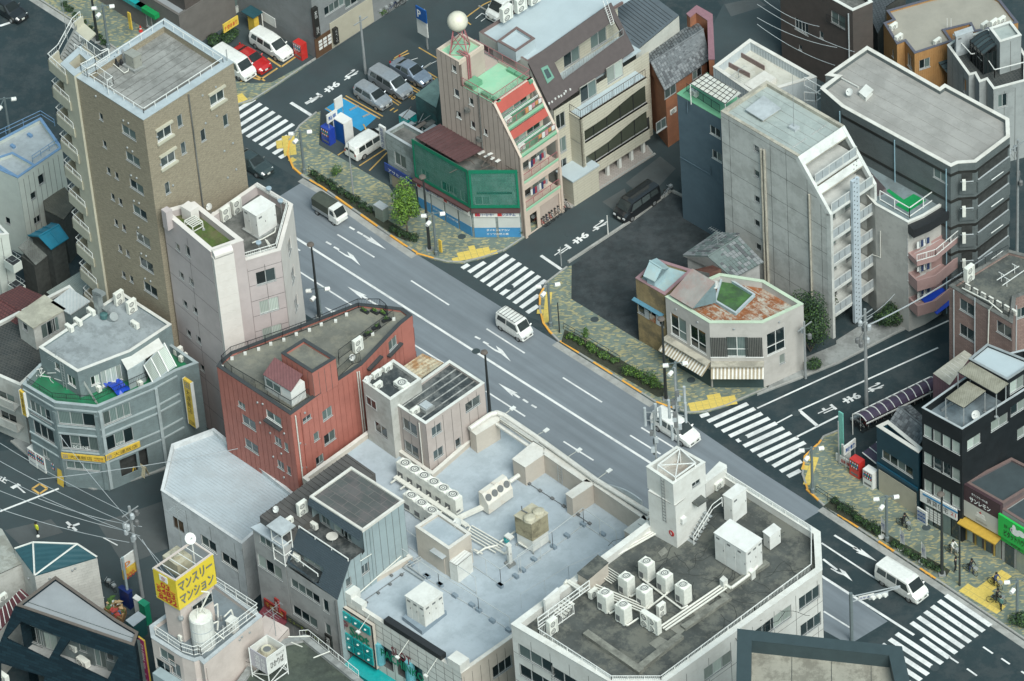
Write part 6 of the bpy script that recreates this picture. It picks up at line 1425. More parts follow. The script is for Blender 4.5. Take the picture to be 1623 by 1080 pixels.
A1,B1,U1,N1=c.eg(1);A0_,B0_,U0_,N0_=c.eg(0)
window(b.rt,vz(A1+U1*2.6-N1*.33,z+2.2)-wloc(b.rt),atan2(-N1.x,N1.y),2.2,1.,'',inn=-.01)
t=T('roof_sign','large yellow sign box on the lift tower lettered in grey katakana and red numbers','sign',vz(sum(W0,Vc())/4,HS-3.2));M_yb=mat('sign_panel_yellow',(.66,.5,.04),.45,.06,1,sti=.1,stc=(.4,.3,.05));M_gl=pn('lettering_grey',(.16,.17,.15),.5)
for(p0,p1,nn,Un)in((A0_,B0_,N0_,U0_),(A1,B1,N1,U1)):
 ob((vz(p0,HS-3.25),p1-p0,nn*-.12,(0,0,3.2),),'sign_panel',M_yb,t)
for p0,p1,nn in((c.w[2],c.w[3],0),(c.w[3],c.w[0],0)):g=G();g.path([vz(p0,HS-.1),vz(p1,HS-.1)],.08);g.path([vz(p0,HS-3.1),vz(p1,HS-3.1)],.06);g.bu('frame_bar',MW,t)
ring=ist(ww,.02);g=G();g.ring(ring,ist(ring,.15),HS-.08,HS+.05);g.bu('frame_bar',M_pk2,t)
for k in rg(1,5):
 f=k/5;tb((vz(c.w[0].lerp(c.w[1],0)+(c.w[3]-c.w[0])*f,HS-.1),vz(c.w[1]+(c.w[2]-c.w[1])*f,HS-.1),.04,),'frame_bar',MW,t)
for p in c.w:tb((vz(p.lerp(sum(c.w,Vc())/4,.06),HS-3.2),vz(p.lerp(sum(c.w,Vc())/4,.06),HS),.07,),'post',MW,t)
uu=U1 if U1.cross(up(1)).dot(N1)>0 else-U1;s_=A1 if(B1-A1).dot(uu)>0 else B1;LL=(B1-A1).length
for st,f0,zz,fw_ in(('マンスリー',.05,1.75,.88),('マンション',.05,.35,.88)):
 for off,mm in((.02,MB),(.05,M_gl)):text(st,s_+uu*(LL*f0)+N1*off+up(HS-3.2+zz-(.03 if mm is MB else 0)),uu*(LL*fw_),up(1.1),mm,t,bold=.02)
uu=U0_ if U0_.cross(up(1)).dot(N0_)>0 else-U0_;s_=A0_ if(B0_-A0_).dot(uu)>0 else B0_;LL=(B0_-A0_).length
for st,f0,zz,fw_ in(('03',.3,1.65,.4),('5483',.1,.95,.8),('8492',.15,.25,.8)):text(st,s_+uu*(LL*f0)+N0_*.03+up(HS-3.2+zz),uu*(LL*fw_),up(.55),MRl,t,bold=.02);ob((s_+uu*(LL*.08)+N0_*.01+up(HS-3.2+zz-.08),uu*LL*.84,N0_*.02,(0,0,.05),),'red_line',MRl,t)
g=G();g.ox(s_+uu*(LL*.28)+N0_*.01+up(HS-3.2+2.35),uu*LL*.35,N0_*.03,(0,0,.65));pl_=g.bu('white_plate',ML,t);text('空',s_+uu*(LL*.38)+N0_*.05+up(HS-3.2+2.42),uu*LL*.16,up(.5),MRl,t)
q=P(*s6(230,300),HS-2.6);tt=T('cooling_tower','small round topped cooling unit inside the yellow sign box','cooling tower',q);ob((q-DR*.9-DS*.8,DR*1.8,DS*1.6,(0,0,1.3),),'casing',M_ctt,tt);lh((q+up(1.3),[(.5,0),(.45,.3),(.3,.35)],12,),'fan_cowl',M_ctt,tt)
dish(P(*s6(325,260),HS-2.2),F_R,'white dish inside the yellow sign box frame',.5,2.6);aerial(P(*s6(265,270),HS-3.1),AS,'television aerial rising from the yellow sign box',6.5,8)
q=P(*s6(405,825),z);tt=T('water_tank','white cylindrical water tank with a flat lid on the grey terrace','water tank',q);lh((q,[(.95,0),(.95,3.),(.97,3.05),(.9,3.2),(.1,3.35)],20,),'tank',MC,tt,smooth=False)
for zz in(1,2):lh((q+up(zz),[(.97,0),(.97,.06)],20,),'band',MO,tt)
for k in rg(3):g=G();a=k*2.1;g.tu(q+Vc((cos(a)*.5,sin(a)*.5,3.2)),q+Vc((cos(a)*.3,sin(a)*.3,4.)),.05);g.bu('pipe',MP,tt)
eqb([s6(548,665),s6(600,690),s6(640,650)],z,z+1.2,'white pump cabinet behind the water tank on the grey terrace','pump_cabinet','cabinet',MC,1)
g=G();g.path([q+up(3.6)+DS*0.]+PP(s6,((440,470),(385,465)),z+5.2),.07,5)
for pts in(((400,610),(495,550),(500,640)),((540,640),(590,590),(605,640)),((450,690),(500,670),(495,730)),((470,740),(540,790)),((345,560),(390,610))):g.path(PP(s6,pts,z+1.),.07,5)
g.bu('pipe_run',MP,b.rt)
rnd=RR(4)
for k in rg(8):q=P(*s6(455+rnd.random()*90,640+rnd.random()*120),z);lh((q,[(.12,0),(.15,.3),(.08,.6)],7,),'valve',MS,b.rt)
ac('split',P(*s6(262,790),z),F_R,'white box unit at the foot of the lift tower');q=vz(A0_+U0_*2.2-N0_*.3,z+2.6);lh((q,[(.2,0),(.25,.2),(.2,.35)],8,),'vent_hood',MS,b.rt)
c=Bld('low_pink_wing','low pale pink wing behind the grey terrace building','building',[s6(*p)for p in((560,905),(820,628),(985,716),(760,965))],8.8,M_pk2,M_pk2,par=0.);c.fin()
t=hangsign('tall vertical banner sign with black katakana on yellow and white lettering on magenta',s7(953,742),None,9.6,1.25,DR,-DS,MSy,[('マンスリーマンション',.08,.02,.35,.95,MB,1)],.15,z0=2.);q=P(*s7(953,742),9.6);g=G();M_mag=pn('sign_magenta',(.35,.04,.13),.5);g.ox(vz(q,2.)+DR*.62-DS*.01,DR*.64,-DS*.03,(0,0,7.6));g.bu('magenta_panel',M_mag,t);text('空室0・礼金0',vz(q,2.2)+DR*.75-DS*.05,DR*.4,up(7.),ML,t,vert=True)
b=Bld('mossy_roof_building','building with a dark mossy flat roof at the bottom edge','building',[r10(*p)for p in((150,888),(240,870),(500,1078),(440,1250),(-150,1200),(-20,1010),(30,940))],8.3,MG_,mat('mossy_dark_roof',(.045,.055,.045),.95,.35,.6,sti=.4,stc=(.1,.12,.09)),par=.35,pw=.5,cop=MN);b.fin();z=7.95
rlg(b.rt,PP(r10,((215,880),(255,877),(480,1060)),8.3),.7,MF,post=1.4,bal=.25,rs_=(1,),r=.03)
for pts in(((175,905),(225,925)),((160,880),(260,878)),((275,975),(350,945))):pipe(b.rt,PP(r10,pts,9.2),.05)
zt=11.2;w=[P(*s6(*p),zt)for p in((710,850),(830,924),(957,833),(833,760))]
t=T('tank_sign','open topped white sign box on legs round a yellowed cooling unit at the bottom edge','sign',vz(sum(w,Vc())/4,z));cw=sum(w,Vc())/4
for i in rg(4):
 a,bq=w[i],w[(i+1)%4];d=(bq-a).normalized();n=Vc((d.y,-d.x,0));n=n if n.dot(a-cw)>0 else-n
 ob((vz(a,zt-1.9),bq-a,-n*.06,(0,0,1.9),),'sign_panel',mat('dim_white_panel',(.42,.4,.43),.6,.05,1)if i==0 else MW,t)
 tb((vz(a,z),vz(a,zt),.06,),'leg',MF,t);g=G();g.tu(vz(a,z+.4),vz(bq,zt-1.9),.04);g.tu(vz(a,z+.3),vz(bq,z+.3),.05);g.bu('brace',MF,t)
 if i==1:text('ひかりば',vz(a.lerp(bq,.15),zt-1.4)+n*.02,(bq-a)*.7,up(.7),MB,t,bold=.01);text('わんにゃ',vz(a.lerp(bq,.5),zt-.5)+n*.02,(bq-a)*.42,up(.25),MB,t)
 if i==0:text('酒場',vz(a.lerp(bq,.3),zt-1.8)+n*.02,(bq-a)*.3,up(1.6),ML,t,vert=True);text('料理屋',vz(a.lerp(bq,.66),zt-1.7)+n*.02,(bq-a)*.22,up(1.4),ML,t,vert=True)
q=vz(cw,zt-1.6);tt=T('cooling_tower','yellowed round cooling unit inside the white sign box','cooling tower',q);lh((q,[(.75,0),(.8,.9),(.6,1.1),(.5,1.35),(.4,1.3)],16,),'casing',M_ctt,tt);lh((q+up(1.28),[(.36,0),(.3,.05)],12,),'fan_grille',MA,tt)
aerial(P(*r10(108,890),z+.5),AS,'small aerial behind the white sign box at the bottom edge',3.6,5)
M_navy=mat('navy_slate',(.004,.013,.019),.8,.2,1.2,spec=.2,kind='brick',kw=(.9,.25,.015,(.004,.01,.014),(.01,.028,.038)));M_rg=mat('smooth_grey_roof',(.27,.285,.295),.7,.05,.5,sti=.12,stc=(.17,.18,.19));Mb1=pn('coping_brown',(.12,.1,.085),.6)
HN=10.
b=Bld('navy_building','dark navy building with a smooth grey roof and recessed balconies','building',[s7(*p)for p in((120,538),(955,824),(985,728),(905,682),(830,637),(395,330))],HN,M_navy,M_rg,par=.3,pw=.2,cop=Mb1,skip=(0,));b.fin()
A_,B_,U_,N_=b.eg(0);L=(B_-A_).length
nz=(N_*.9+up(.42)).normalized();top=vz(A_,HN-.1)+N_*.02
slt(b.rt,'navy_slope',M_navy,[s7(*p)for p in((105,545),(955,830),(1000,1120),(600,1300),(-160,1300),(-60,900),(0,800))],top,nz,[[s7(*p)for p in((150,655),(432,768),(345,925),(45,775))],[s7(*p)for p in((497,788),(846,908),(765,1070),(420,903))],[s7(*p)for p in((0,950),(318,1048),(300,1150),(0,1120))]],.2)
bw=[]
for x,y,w,h,st in((215,740,1.5,1.9,'c'),(285,770,.8,1.9,'k'),(355,800,1.5,1.9,'c'),(590,840,.7,.9,'k'),(715,920,1.1,2.,'k'),(785,910,.7,.8,'g')):
 q=onw(s7(x,y),A_-N_*.9,N_);bw.append(((q-A_).dot(U_),q.z-h/2,w,h,st))
wall(b.rt,A_-N_*.9,B_-N_*.9,N_,[(0,0),(L,0),(L,HN-.2),(0,HN-.2)],mat('grey_marbled_tile',(.13,.16,.16),.5,.2,1.5,sti=.3),bw)
q=onp(s7(200,830),vz(A_,6.2),up(1))
zz=min(w_[1]for w_ in bw if w_[3]>1.5)-.05;ob((vz(A_-N_*.88,zz-.15),U_*L,N_*2.2,(0,0,.14),),'balcony_floor',MG_,b.rt)
for a,bq,cq in(((45,775),(350,925),(430,830)),((420,903),(765,1065),(830,985))):w3=[vz(onp(s7(*p),vz(A_,zz+.2),nz),0)for p in(a,bq)];pts=[vz(onp(s7(*a),top,nz),zz)+N_*.05,vz(onp(s7(*bq),top,nz),zz)+N_*.05];rlg(b.rt,pts,1.,Mb1,post=1.5,bal=.16,rs_=(1,.08),r=.035)
ac('split',onp(s7(525,860),vz(A_,zz+.9),up(1)),F_L,'air conditioner mounted high in the right recessed balcony of the navy building');ac('split',onp(s7(598,965),vz(A_,zz),up(1)),F_L,'larger air conditioner on the right recessed balcony floor of the navy building',scale=(1.4,1.6,1.2));ac('split',onp(s7(25,1070),vz(A_,3.),up(1)),F_L,'air conditioner at the lower left corner of the navy building',scale=(1.3,1.3,1.2))
pts=[s7(*p)for p in((105,138),(247,330),(693,198),(550,102),(235,90))]
M_nvr=mat('blue_green_metal_roof',(.02,.07,.085),.5,.1,.8,kind='ribsv',kw=(.5,.02));b=Bld('white_hip_house','white house with a blue green metal roof split by white ridge caps','house',pts,6.2,mat('white_brick_render',(.55,.54,.5),.75,.06,1,kind='brick',kw=(.9,.3,.01,(.42,.41,.38),(.57,.56,.52)),sti=.12),M_nvr,par=0);b.fin(roof=False)
R1_=P(*s7(235,90),6.75);R2_=P(*s7(550,102),6.75);W=[vz(p,6.25)for p in b.w]
for tri in((W[0],W[1],R1_),(R1_,W[1],R2_),(R2_,W[1],W[2])):g=G();g.poly(tri);g.poly([q-up(.1)for q in tri[::-1]]);g.bu('roof_slope',M_nvr,b.rt)
for a,bq in((R1_,W[1]),(R2_,W[1]),(W[2],R2_),(R1_,R2_),(W[0],R1_)):tb((a+up(.03),bq+up(.03),.08,5,),'ridge_cap',MC,b.rt)
vcp(b,1,s7,[(352,345),(515,288),(535,273)]);vcp(b,0,s7,[(205,345)])
b=Bld('weathered_roof_house','low house with a weathered pale roof at the left edge','house',[s7(*p)for p in((-150,400),(0,312),(158,240),(15,-5),(-150,-90))],5.4,Mg,mat('weathered_pale_roof',(.3,.31,.28),.8,.2,1.5,sti=.4,stc=(.13,.12,.09)),par=0);b.win(1,s7,[(40,360,2.2,1.3,'k')]);b.fin()
M_mrs=mat('maroon_sheet',(.09,.025,.03),.6,.15,1);t=T('striped_canopy_roof','maroon corrugated roof with white battens left of the navy building','roof',P(*s7(60,600),0));a,bq,c_,d_=[P(*s7(x,y),zz_)for x,y,zz_ in((-70,640,5.6),(150,420,5.6),(210,470,4.9),(-70,800,4.9))]
g=G();g.poly([a,d_,c_,bq]);g.poly([a-up(.06),bq-up(.06),c_-up(.06),d_-up(.06)]);g.bu('sheet',M_mrs,t)
for k in rg(9):f=(k+.5)/9;tb((a.lerp(bq,f)+up(.05),d_.lerp(c_,f)+up(.05),.05,),'batten',MC,t)
ps(([vz(x,0)for x in(a,d_,c_,bq)],0,4.8,),'wall',Mg,t);ac('split',P(*s7(20,500),5.4),F_R,'air conditioner standing on the maroon corrugated roof')
b_=None
def bin_(zf,pp,h,label,name,m,z0=0,lid=None,cat='bin'):
 w=PP(zf,pp,h);t=T(name,label,cat,vz(sum(w,Vc())/len(w),z0));w=ccw(w);ps((ist(w,.04),z0,h-.06,),'body',m,t);ps((w,h-.06,h,True,True,),'lid',lid or m,t);return t
bin_(s7,((840,410),(915,460),(945,430),(870,390)),1.9,'large dark blue storage bin beside the parking sign','storage_bin',pn('bin_blue',(.008,.02,.11),.4))
bin_(s7,((945,485),(990,515),(1015,490),(970,457)),1.9,'white locker between the blue bin and the green shed','locker',MW,cat='cabinet')
bin_(s7,((980,515),(1030,550),(1070,520),(1017,488)),2.3,'small bright green shed beside the white locker','garden_shed',pn('shed_green',(.01,.22,.12),.5),cat='shed')
bin_(s7,((895,645),(950,690),(1042,620),(985,580)),2.,'low shed with a pale ribbed lid in front of the green shed','garden_shed',pn('shed_dark_teal',(.02,.09,.09),.5),lid=Mbm,cat='shed')
for k,(pp,l)in en(((((570,440),(690,525),(730,490),(615,405)),'timber planter box filled with yellowed leaves behind the navy building'),(((740,560),(870,640),(900,560),(800,500)),'heap of rubbish bags and cardboard behind the navy building'))):
 w=PP(s7,pp,.6);t=T('junk_box',l,'junk heap',vz(sum(w,Vc())/4,0));w=ccw(w);g=G();g.ring(w,ist(w,.12),0,.6);g.flat(ist(w,.1),.3);g.bu('box',mat('timber',(.22,.12,.05),.8,.2,2),t)
 rnd=RR(k+8);c=sum(w,Vc())/4;ms=[Mlf,pn('junk_white',(.5,.5,.47)),pn('junk_tan',(.4,.28,.15)),pn('junk_red',(.35,.05,.04)),pn('junk_blue',(.03,.12,.28))]
 for j in rg(26):
  u_,v_=rnd.random(),rnd.random();q=w[0].lerp(w[1],u_).lerp(w[3].lerp(w[2],u_),v_);g=G();a=rnd.uniform(0,3);d=Vc((cos(a),sin(a),0));e=Vc((-d.y,d.x,0));s_=rnd.uniform(.12,.4);zc=.3+rnd.uniform(0,.4);g.poly([q+d*s_+up(zc-.6+.3),q+e*s_*.7+up(zc-.3),q-d*s_+up(zc-.35),q-e*s_*.8+up(zc-.2)]);g.ox(vz(q,.3),d*s_*.7,e*s_*.5,(0,0,rnd.uniform(.1,.35)));g.bu('junk_piece',ms[rnd.choice([0,0,1,1,2,3,4])if k else rnd.choice([0,0,0,1,2])],t)
t=T('parking_sign','green and yellow parking sign on a grey pole above the blue bin','sign',P(*s7(925,540),0));q=P(*s7(925,540),0);tb((q,q+up(5.6),.12,8,),'pole',Msd,t)
for(z0_,h_,m_,st,mm)in((4.1,1.3,MW,'P',pn('lettering_orange',(.6,.2,.03))),(3.,1.,MSy,'200-',MRl)):o=q+up(z0_)-DR*0.-DS*.1;g=G();g.ox(o-DR*.1,DS*1.5,-DR*.12+up(0),(0,0,h_));bo=g.bu('board',m_,t);text(st,o+DS*.2+DR*.03,DS*(1.1 if len(st)>1 else .6),up(h_*.6),mm,t,th=.02)
#BUILDINGS ACROSS THE MAIN ROAD
u1=Zm(630,180,4.907);u2=Zm(1060,60,4.696);u3=Zm(990,350,3.723);u4=Zm(1260,200,3.857);u5=Zm(1380,0,5.399);u6=Zm(1400,200,3.857);u7=Zm(1320,480,3.857);u8=Zm(1300,640,5.685);u9=Zm(1420,740,4.153);v1=Zm(730,0,6.011);v2=Zm(130,0,6.011);v3=Zm(380,0,6.011)
def netmat():
 m=bpy.data.materials.new('green_scaffold_net');m.use_nodes=True;N=m.node_tree.nodes;L=m.node_tree.links;b=N['Principled BSDF'];si(b,'Base Color',(.015,.2,.14,1));si(b,'Roughness',.8)
 n=N.new('ShaderNodeTexNoise');si(n,'Scale',.8);si(n,'Detail',5);uv=N.new('ShaderNodeUVMap');uv.uv_map='UVMap';L.new(uv.outputs[0],n.inputs['Vector']);r=N.new('ShaderNodeMapRange');si(r,3,.12);si(r,4,.5);L.new(n.outputs['Fac'],r.inputs[0]);L.new(r.outputs[0],b.inputs['Alpha']);return m
M_netg=netmat();M_netd=pn('net_hem_green',(0.,.16,.085),.7);M_grst=mat('stained_grey_wall',(.29,.33,.32),.85,.2,.8,kind='brick',kw=(1.2,.6,.02,(.12,.15,.14),(.26,.3,.29)),sti=.4,stc=(.09,.11,.1))
M_mrib=mat('maroon_brown_metal',(.1,.05,.05),.6,.15,.8,sti=.25,stc=(.04,.025,.025));Msh=mat('shutter_white',(.5,.52,.5),.5,.05,1,kind='ribsv',kw=(.12,.01));M_blub=mat('shutter_blue',(.05,.22,.42),.5,.08,1,kind='ribsv',kw=(.12,.01));M_blul=pn('lettering_dark_blue',(.02,.05,.22),.5)
HN2=8.
b=Bld('netted_house','old corner house wrapped in green scaffold netting over blue shutters','house',[u1(118,195),u1(550,438),u1(932,436),u1(905,385),u1(335,85)],HN2,M_grst,mat('dark_debris_roof',(.03,.035,.035),.9,.4,2),par=0.);net=b
b.win(0,u1,[(215,480,1.,1.1,'k'),(380,580,1.3,1.1),(430,600,1.,.9,'k'),(515,650,.9,1.2,'c')]);b.win(1,u1,[(660,680,1.4,1.,'k')])
b.fin(roof=False);g=G();g.flat(ist(b.w if b.sg>0 else b.w[::-1],.1),6.6);g.bu('attic_floor',MR,b.rt)
for i in(0,1):
 A,B,U,N=b.eg(i);L=(B-A).length;Uf=U if U.cross(up(1)).dot(N)>0 else-U;S=A if Uf==U else B
 zn=3.6
 ob((S+N*.1+up(zn),Uf*L,N*.012,(0,0,HN2-zn),),'scaffold_net',M_netg,b.rt)
 for zz,hh in((HN2-.35,.4),(zn,.35)):ob((S+N*.125+up(zz),Uf*L,N*.02,(0,0,hh),),'net_hem',M_netd,b.rt)
 for u_ in(0,L-.2):ob((S+Uf*u_+N*.13+up(zn),Uf*.2,N*.03,(0,0,HN2-zn),),'net_hem',M_netd,b.rt)
 if i==1:ob((S+N*.05+Uf*.6+up(5.2),Uf*3.2,N*.04,(0,0,.2),),'eaves_board',MK,b.rt)
 ob((S+N*.02+up(3.3),Uf*L,N*.5,(0,0,.2),),'shop_eaves',M_mrib,b.rt)
 n=4 if i==0 else 2
 for k in rg(n):
  w=L/n;ob((S+Uf*(w*k+.12)+N*.03+up(1.25),Uf*(w-.24),N*.05,(0,0,1.35),),'shutter_top',Msh,b.rt);g=G();g.ox(S+Uf*(w*k+.12)+N*.03+up(.12),Uf*(w-.24),N*.06,(0,0,1.12));sh=g.bu('shutter_bottom',M_blub,b.rt)
  if i==1 and k==0:text('ダイキンエアコン',S+Uf*(w*.55)+N*.1+up(.85),Uf*w*.95,up(.28),ML,b.rt,bold=.02);text('ミツワ冷機工業',S+Uf*(w*.55)+N*.1+up(.4),Uf*w*.9,up(.25),ML,b.rt,bold=.01)
  if i==0 and k in(1,2):text('ダイキンエアコン' if k==1 else 'ミツワ冷機工業',S+Uf*(w*k+.3)+N*.1+up(.8),Uf*w*.8,up(.25),ML,b.rt,bold=.02)
 q=S+N*.14+up(2.65);t=T('shop_sign',['long white and blue shop sign along the road front of the netted house','white and blue shop sign over the shutters on the netted house corner'][i],'sign',q);ob((q+Uf*.15,Uf*(L-.3),N*.12,(0,0,.55),),'board',MW,t)
 text('ヒノトーヨーホー' if i else 'ミツワ電機ヒノトーヨー',q+Uf*(L*.12)+N*.13+up(.12),Uf*L*.34,up(.33),M_blul,t,bold=.03);text('システム' if i else 'システム工業',q+Uf*(L*.62)+N*.13+up(.12),Uf*L*.28,up(.33),M_blul,t,bold=.03);ob((q+Uf*(L*.53)+N*.125+up(.1),Uf*.4,N*.02,(0,0,.4),),'red_logo',MRl,t);ob((q+Uf*.3+N*.125+up(.1),Uf*.45,N*.02,(0,0,.38),),'red_logo',MRl,t)
rf=PP(u1,((140,190),(475,385),(600,250),(335,88)),8.05)
g=G();g.ox(rf[0]-up(0),rf[1]-rf[0],(rf[3]-rf[0]),(0,0,.06));rs=g.bu('roof',M_mrib,b.rt)
for k in rg(13):f=k/12;ob((rf[0].lerp(rf[1],f)+up(.06),DR*.06,rf[3]-rf[0],(0,0,.07),),'roof_rib',M_mrib,b.rt)
rnd=RR(9)
for k in rg(9):
 q=P(*u1(585+k*24+rnd.uniform(-5,5),305+k*10-25*(k%2)),7.9+rnd.uniform(-.2,.3));g=G();a=AS+rnd.uniform(-.25,.25);d=Vc((cos(a),sin(a),rnd.uniform(-.1,.15)));e=Vc((-d.y,d.x,rnd.uniform(-.2,.2)));g.ox(q,d*rnd.uniform(1.1,1.9),e*rnd.uniform(.18,.4),(0,0,.04));g.bu('broken_sheet',MW,b.rt)
g=G()
for k in rg(26):q=P(*u1(500+rnd.random()*400,330+rnd.random()*90),7.2+rnd.random()*.6);d=Vc((rnd.uniform(-1,1),rnd.uniform(-1,1),rnd.uniform(-.1,.2)));g.tu(q,q+d*1.6,.035,4)
o=g.bu('broken_battens',Mb1,b.rt)
b=Bld('small_sign_house','small grey rendered house with a blue and white shop sign beside the netted house','house',[q4(60,165),q4(308,312),q4(470,205),q4(225,70)],6.2,M_grst,MR,par=.5,pw=.2,cop=MO);b.win(0,q4,[(195,425,1.5,1.5,'k')]);b.fin()
sgb('shop_sign','blue and white shop sign on the small grey house','' or b,0,q4,190,540,3.6,.9,M_blul,texts=[('アサヒゲ靴',0,-.12,2.6,.42,ML)]);A,B,U,N=b.eg(0);ob((A+U*.4+N*.03,U*((B-A).length-.8),N*.05,(0,0,2.1),),'shutter',mat('shutter_tan',(.3,.26,.19),.6,.1,1,kind='ribsv',kw=(.12,.01)),b.rt)
t=T('upright_sign','white upright sign with blue characters at the left corner of the small grey house','sign',P(*q4(40,330),3));q=P(*q4(18,300),3.3);ob((q,DS*.2,DR*.8,(0,0,2.6),),'box',MW,t);text('靴卸専門店',q+DR*.2-DS*.02+up(.1),DR*.4,up(2.3),M_blul,t,vert=True)
for nm,l,zf,pp,h,m,wm in(('tin_shed','weathered blue green tin shed against the beige building',q3,((330,855),(520,975),(560,800),(530,700)),4.6,mat('verdigris_sheet',(.14,.22,.2),.7,.2,1.5,sti=.3,stc=(.08,.12,.12)),mat('teal_tin',(.05,.12,.12),.7,.3,1.5,sti=.4)),('small_shed','tiny shed with a curved pale lid in the cluttered yard',q4,((180,15),(260,60),(340,0),(270,-40)),3.2,MO,Mtb)):
 c=Bld(nm,l,'shed',[zf(*p)for p in pp],h,wm,m,par=0);c.fin()
t=T('yard_clutter','heap of dark pipes, rails and rusty sheet behind the small grey house','junk heap',P(*q4(330,110),0));rnd=RR(3)
for k in rg(30):q=P(*q4(200+rnd.random()*220,40+rnd.random()*140),rnd.uniform(2.5,5.5));d=DS*rnd.uniform(-2,2)+DR*rnd.uniform(-1.2,1.2);g=G();g.tu(q,q+d,.04,4)if k%3 else g.ox(q,DS*rnd.uniform(.5,1.5),DR*rnd.uniform(.3,.8),(0,0,.04));g.bu('scrap_piece',[MK,MS,Mb1,MR][k%4],t)
class Side:
 def __init__(s,base,e0,e1):
  d=P(*e1,10)-P(*e0,10);d.z=0;s.D=d.normalized();s.A=P(*base,0);s.N=Vc((s.D.y,-s.D.x,0));s.N=s.N if s.N.y<0 else-s.N
 def p(s,px_):return onw(px_,s.A,s.N)
 def uz(s,px_):q=s.p(px_);return((q-s.A).dot(s.D),q.z)
 def pt(s,u,z,v=0,V=None):return s.A+s.D*u+up(z)+(V*v if V else Vc())
M_bei=mat('beige_ribbed_panel',(.42,.345,.295),.7,.05,.6,sti=.12,stc=(.25,.2,.17));M_terr=mat('terracotta_panel',(.38,.075,.055),.65,.06,1,sti=.08);M_grn=mat('mint_green_roof',(.26,.5,.33),.65,.08,.5,sti=.22,stc=(.42,.52,.36));M_grnd=mat('mint_green_dark',(.12,.3,.18),.7,.1,1);Mr=pn('rail_dusty_red',(.33,.12,.13),.5);Mp=mat('peach_trim',(.56,.46,.38),.65,.05,1,sti=.1,stc=(.3,.22,.18))
S=Side(u1(1000,975),q3(735,762),q3(1047,937));t=T('stepped_apartments','beige apartment house with terracotta stepped terraces and a mint green roof','building',S.A)
Wd=(P(*u1(1258,742),0)-S.A).dot(DS);V=-S.N
s0=S.uz(q3(515,440));s1_=S.uz(q3(722,568));s2_=S.uz(q3(735,762));s3_=S.uz(q5(12,372));s4_=S.uz(q5(270,870));zt_p=s3_[1]
ws=[]
for x,y,w,h,st in((680,620,.55,.75,'W'),(703,840,.65,.85,'W'),(835,918,.55,.8,'W'),(723,1040,.6,.7,'W')):u,z_=S.uz(q3(x,y));ws.append((u,z_-h/2,w,h,st))
for x,y,w,h,st in((587,90,.55,.8,'W'),(685,145,.45,.7,'W'),(478,10,.5,.7,'W')):u,z_=S.uz(u1(x,y));ws.append((u,z_-h/2,w,h,st))
poly=[(s0[0],0),(0,0),(0,s4_[1]),(s3_[0],zt_p),(s1_[0],zt_p),(s1_[0],s1_[1]),(s0[0],s0[1])]
wall(t,S.A,S.A+S.D,S.N,poly,M_bei,ws,panels=[s0[0]+.62*k for k in rg(1,40)])
u0=s0[0];ut=s1_[0];zt=(s0[1]+s1_[1])/2;uf=s3_[0];zf_=s4_[1]
def slab(name,m,ua,ub,za,zb,va=0,vb=None):g=G();g.ox(S.pt(ua,za,va,V),S.D*(ub-ua),V*((Wd if vb is None else vb)-va),(0,0,zb-za));return g.bu(name,m,t)
slab('roof_deck',M_grn,ut+.02,uf-.1,zt_p-.35,zt_p-.3,.02,Wd);slab('stair_tower',M_bei,u0+.02,ut,zt_p-.4,zt-.4,.3,3.2);slab('rear_body',M_bei,u0+.02,ut,0,zt_p-.3,.35,Wd);slab('stair_tower_roof',M_grn,u0+.05,ut-.05,zt-.39,zt-.3,.05,3.1)
for a_,b_,c_,d_ in((u0,ut,0,.2),(u0,ut,3.,3.2),(u0,u0+.2,.2,3.),(ut-.2,ut,.2,3.)):slab('parapet',Mp,a_,b_,zt-.4,zt,c_+.031,d_+.031)
slab('far_side_wall',M_bei,ut,uf,0,zt_p,Wd-.2,Wd);slab('main_body',M_bei,ut,uf-1.6,0,zt_p-.36,.35,Wd-.21)
slab('parapet',Mp,uf-.25,uf,zt_p-.35,zt_p,.02,Wd)
n=int(Wd/.5)
sd=(S.pt(0,zf_)-S.pt(uf,zt_p)).normalized();sn=V.cross(sd);sn=sn if sn.y<0 else-sn
def sl(f):return(uf+(0-uf)*f,zt_p+(zf_-zt_p)*f)
def apron(f0,f1,m):
 a=S.pt(*sl(f0),.2,V);g=G();g.ox(a,S.pt(*sl(f1),.2,V)-a,V*(Wd-.4),-sn*.12);return g.bu('sloping_apron',m,t)
apron(.005,.2,M_terr);apron(.54,.68,M_terr)
for v_ in(0.,Wd-.25):
 g=G();a=S.pt(uf,zt_p,v_,V)+sn*.04;g.ox(a,S.pt(0,zf_,v_,V)+sn*.04-a,V*.25,-sn*.3);g.bu('side_fin',Mp,t);ob((S.pt(0,0,v_,V)+S.D*.04,-S.D*.3,V*.25,(0,0,zf_),),'side_fin',Mp,t)
NFs=S.D
def fwall(u_,z0,z1,wins,m=Mp):
 A_=S.pt(u_,0,.25,V);wall(t,A_,A_+V,NFs,[(0,z0),(Wd-.5,z0),(Wd-.5,z1),(0,z1)],m,wins,rec=.08)
fz=[zf_,zf_+(zt_p-zf_)*.46]
ufl=[0,uf*.46]
za=zt_p-(zt_p-zf_)*.2
st_h=(zt_p-zf_)/2
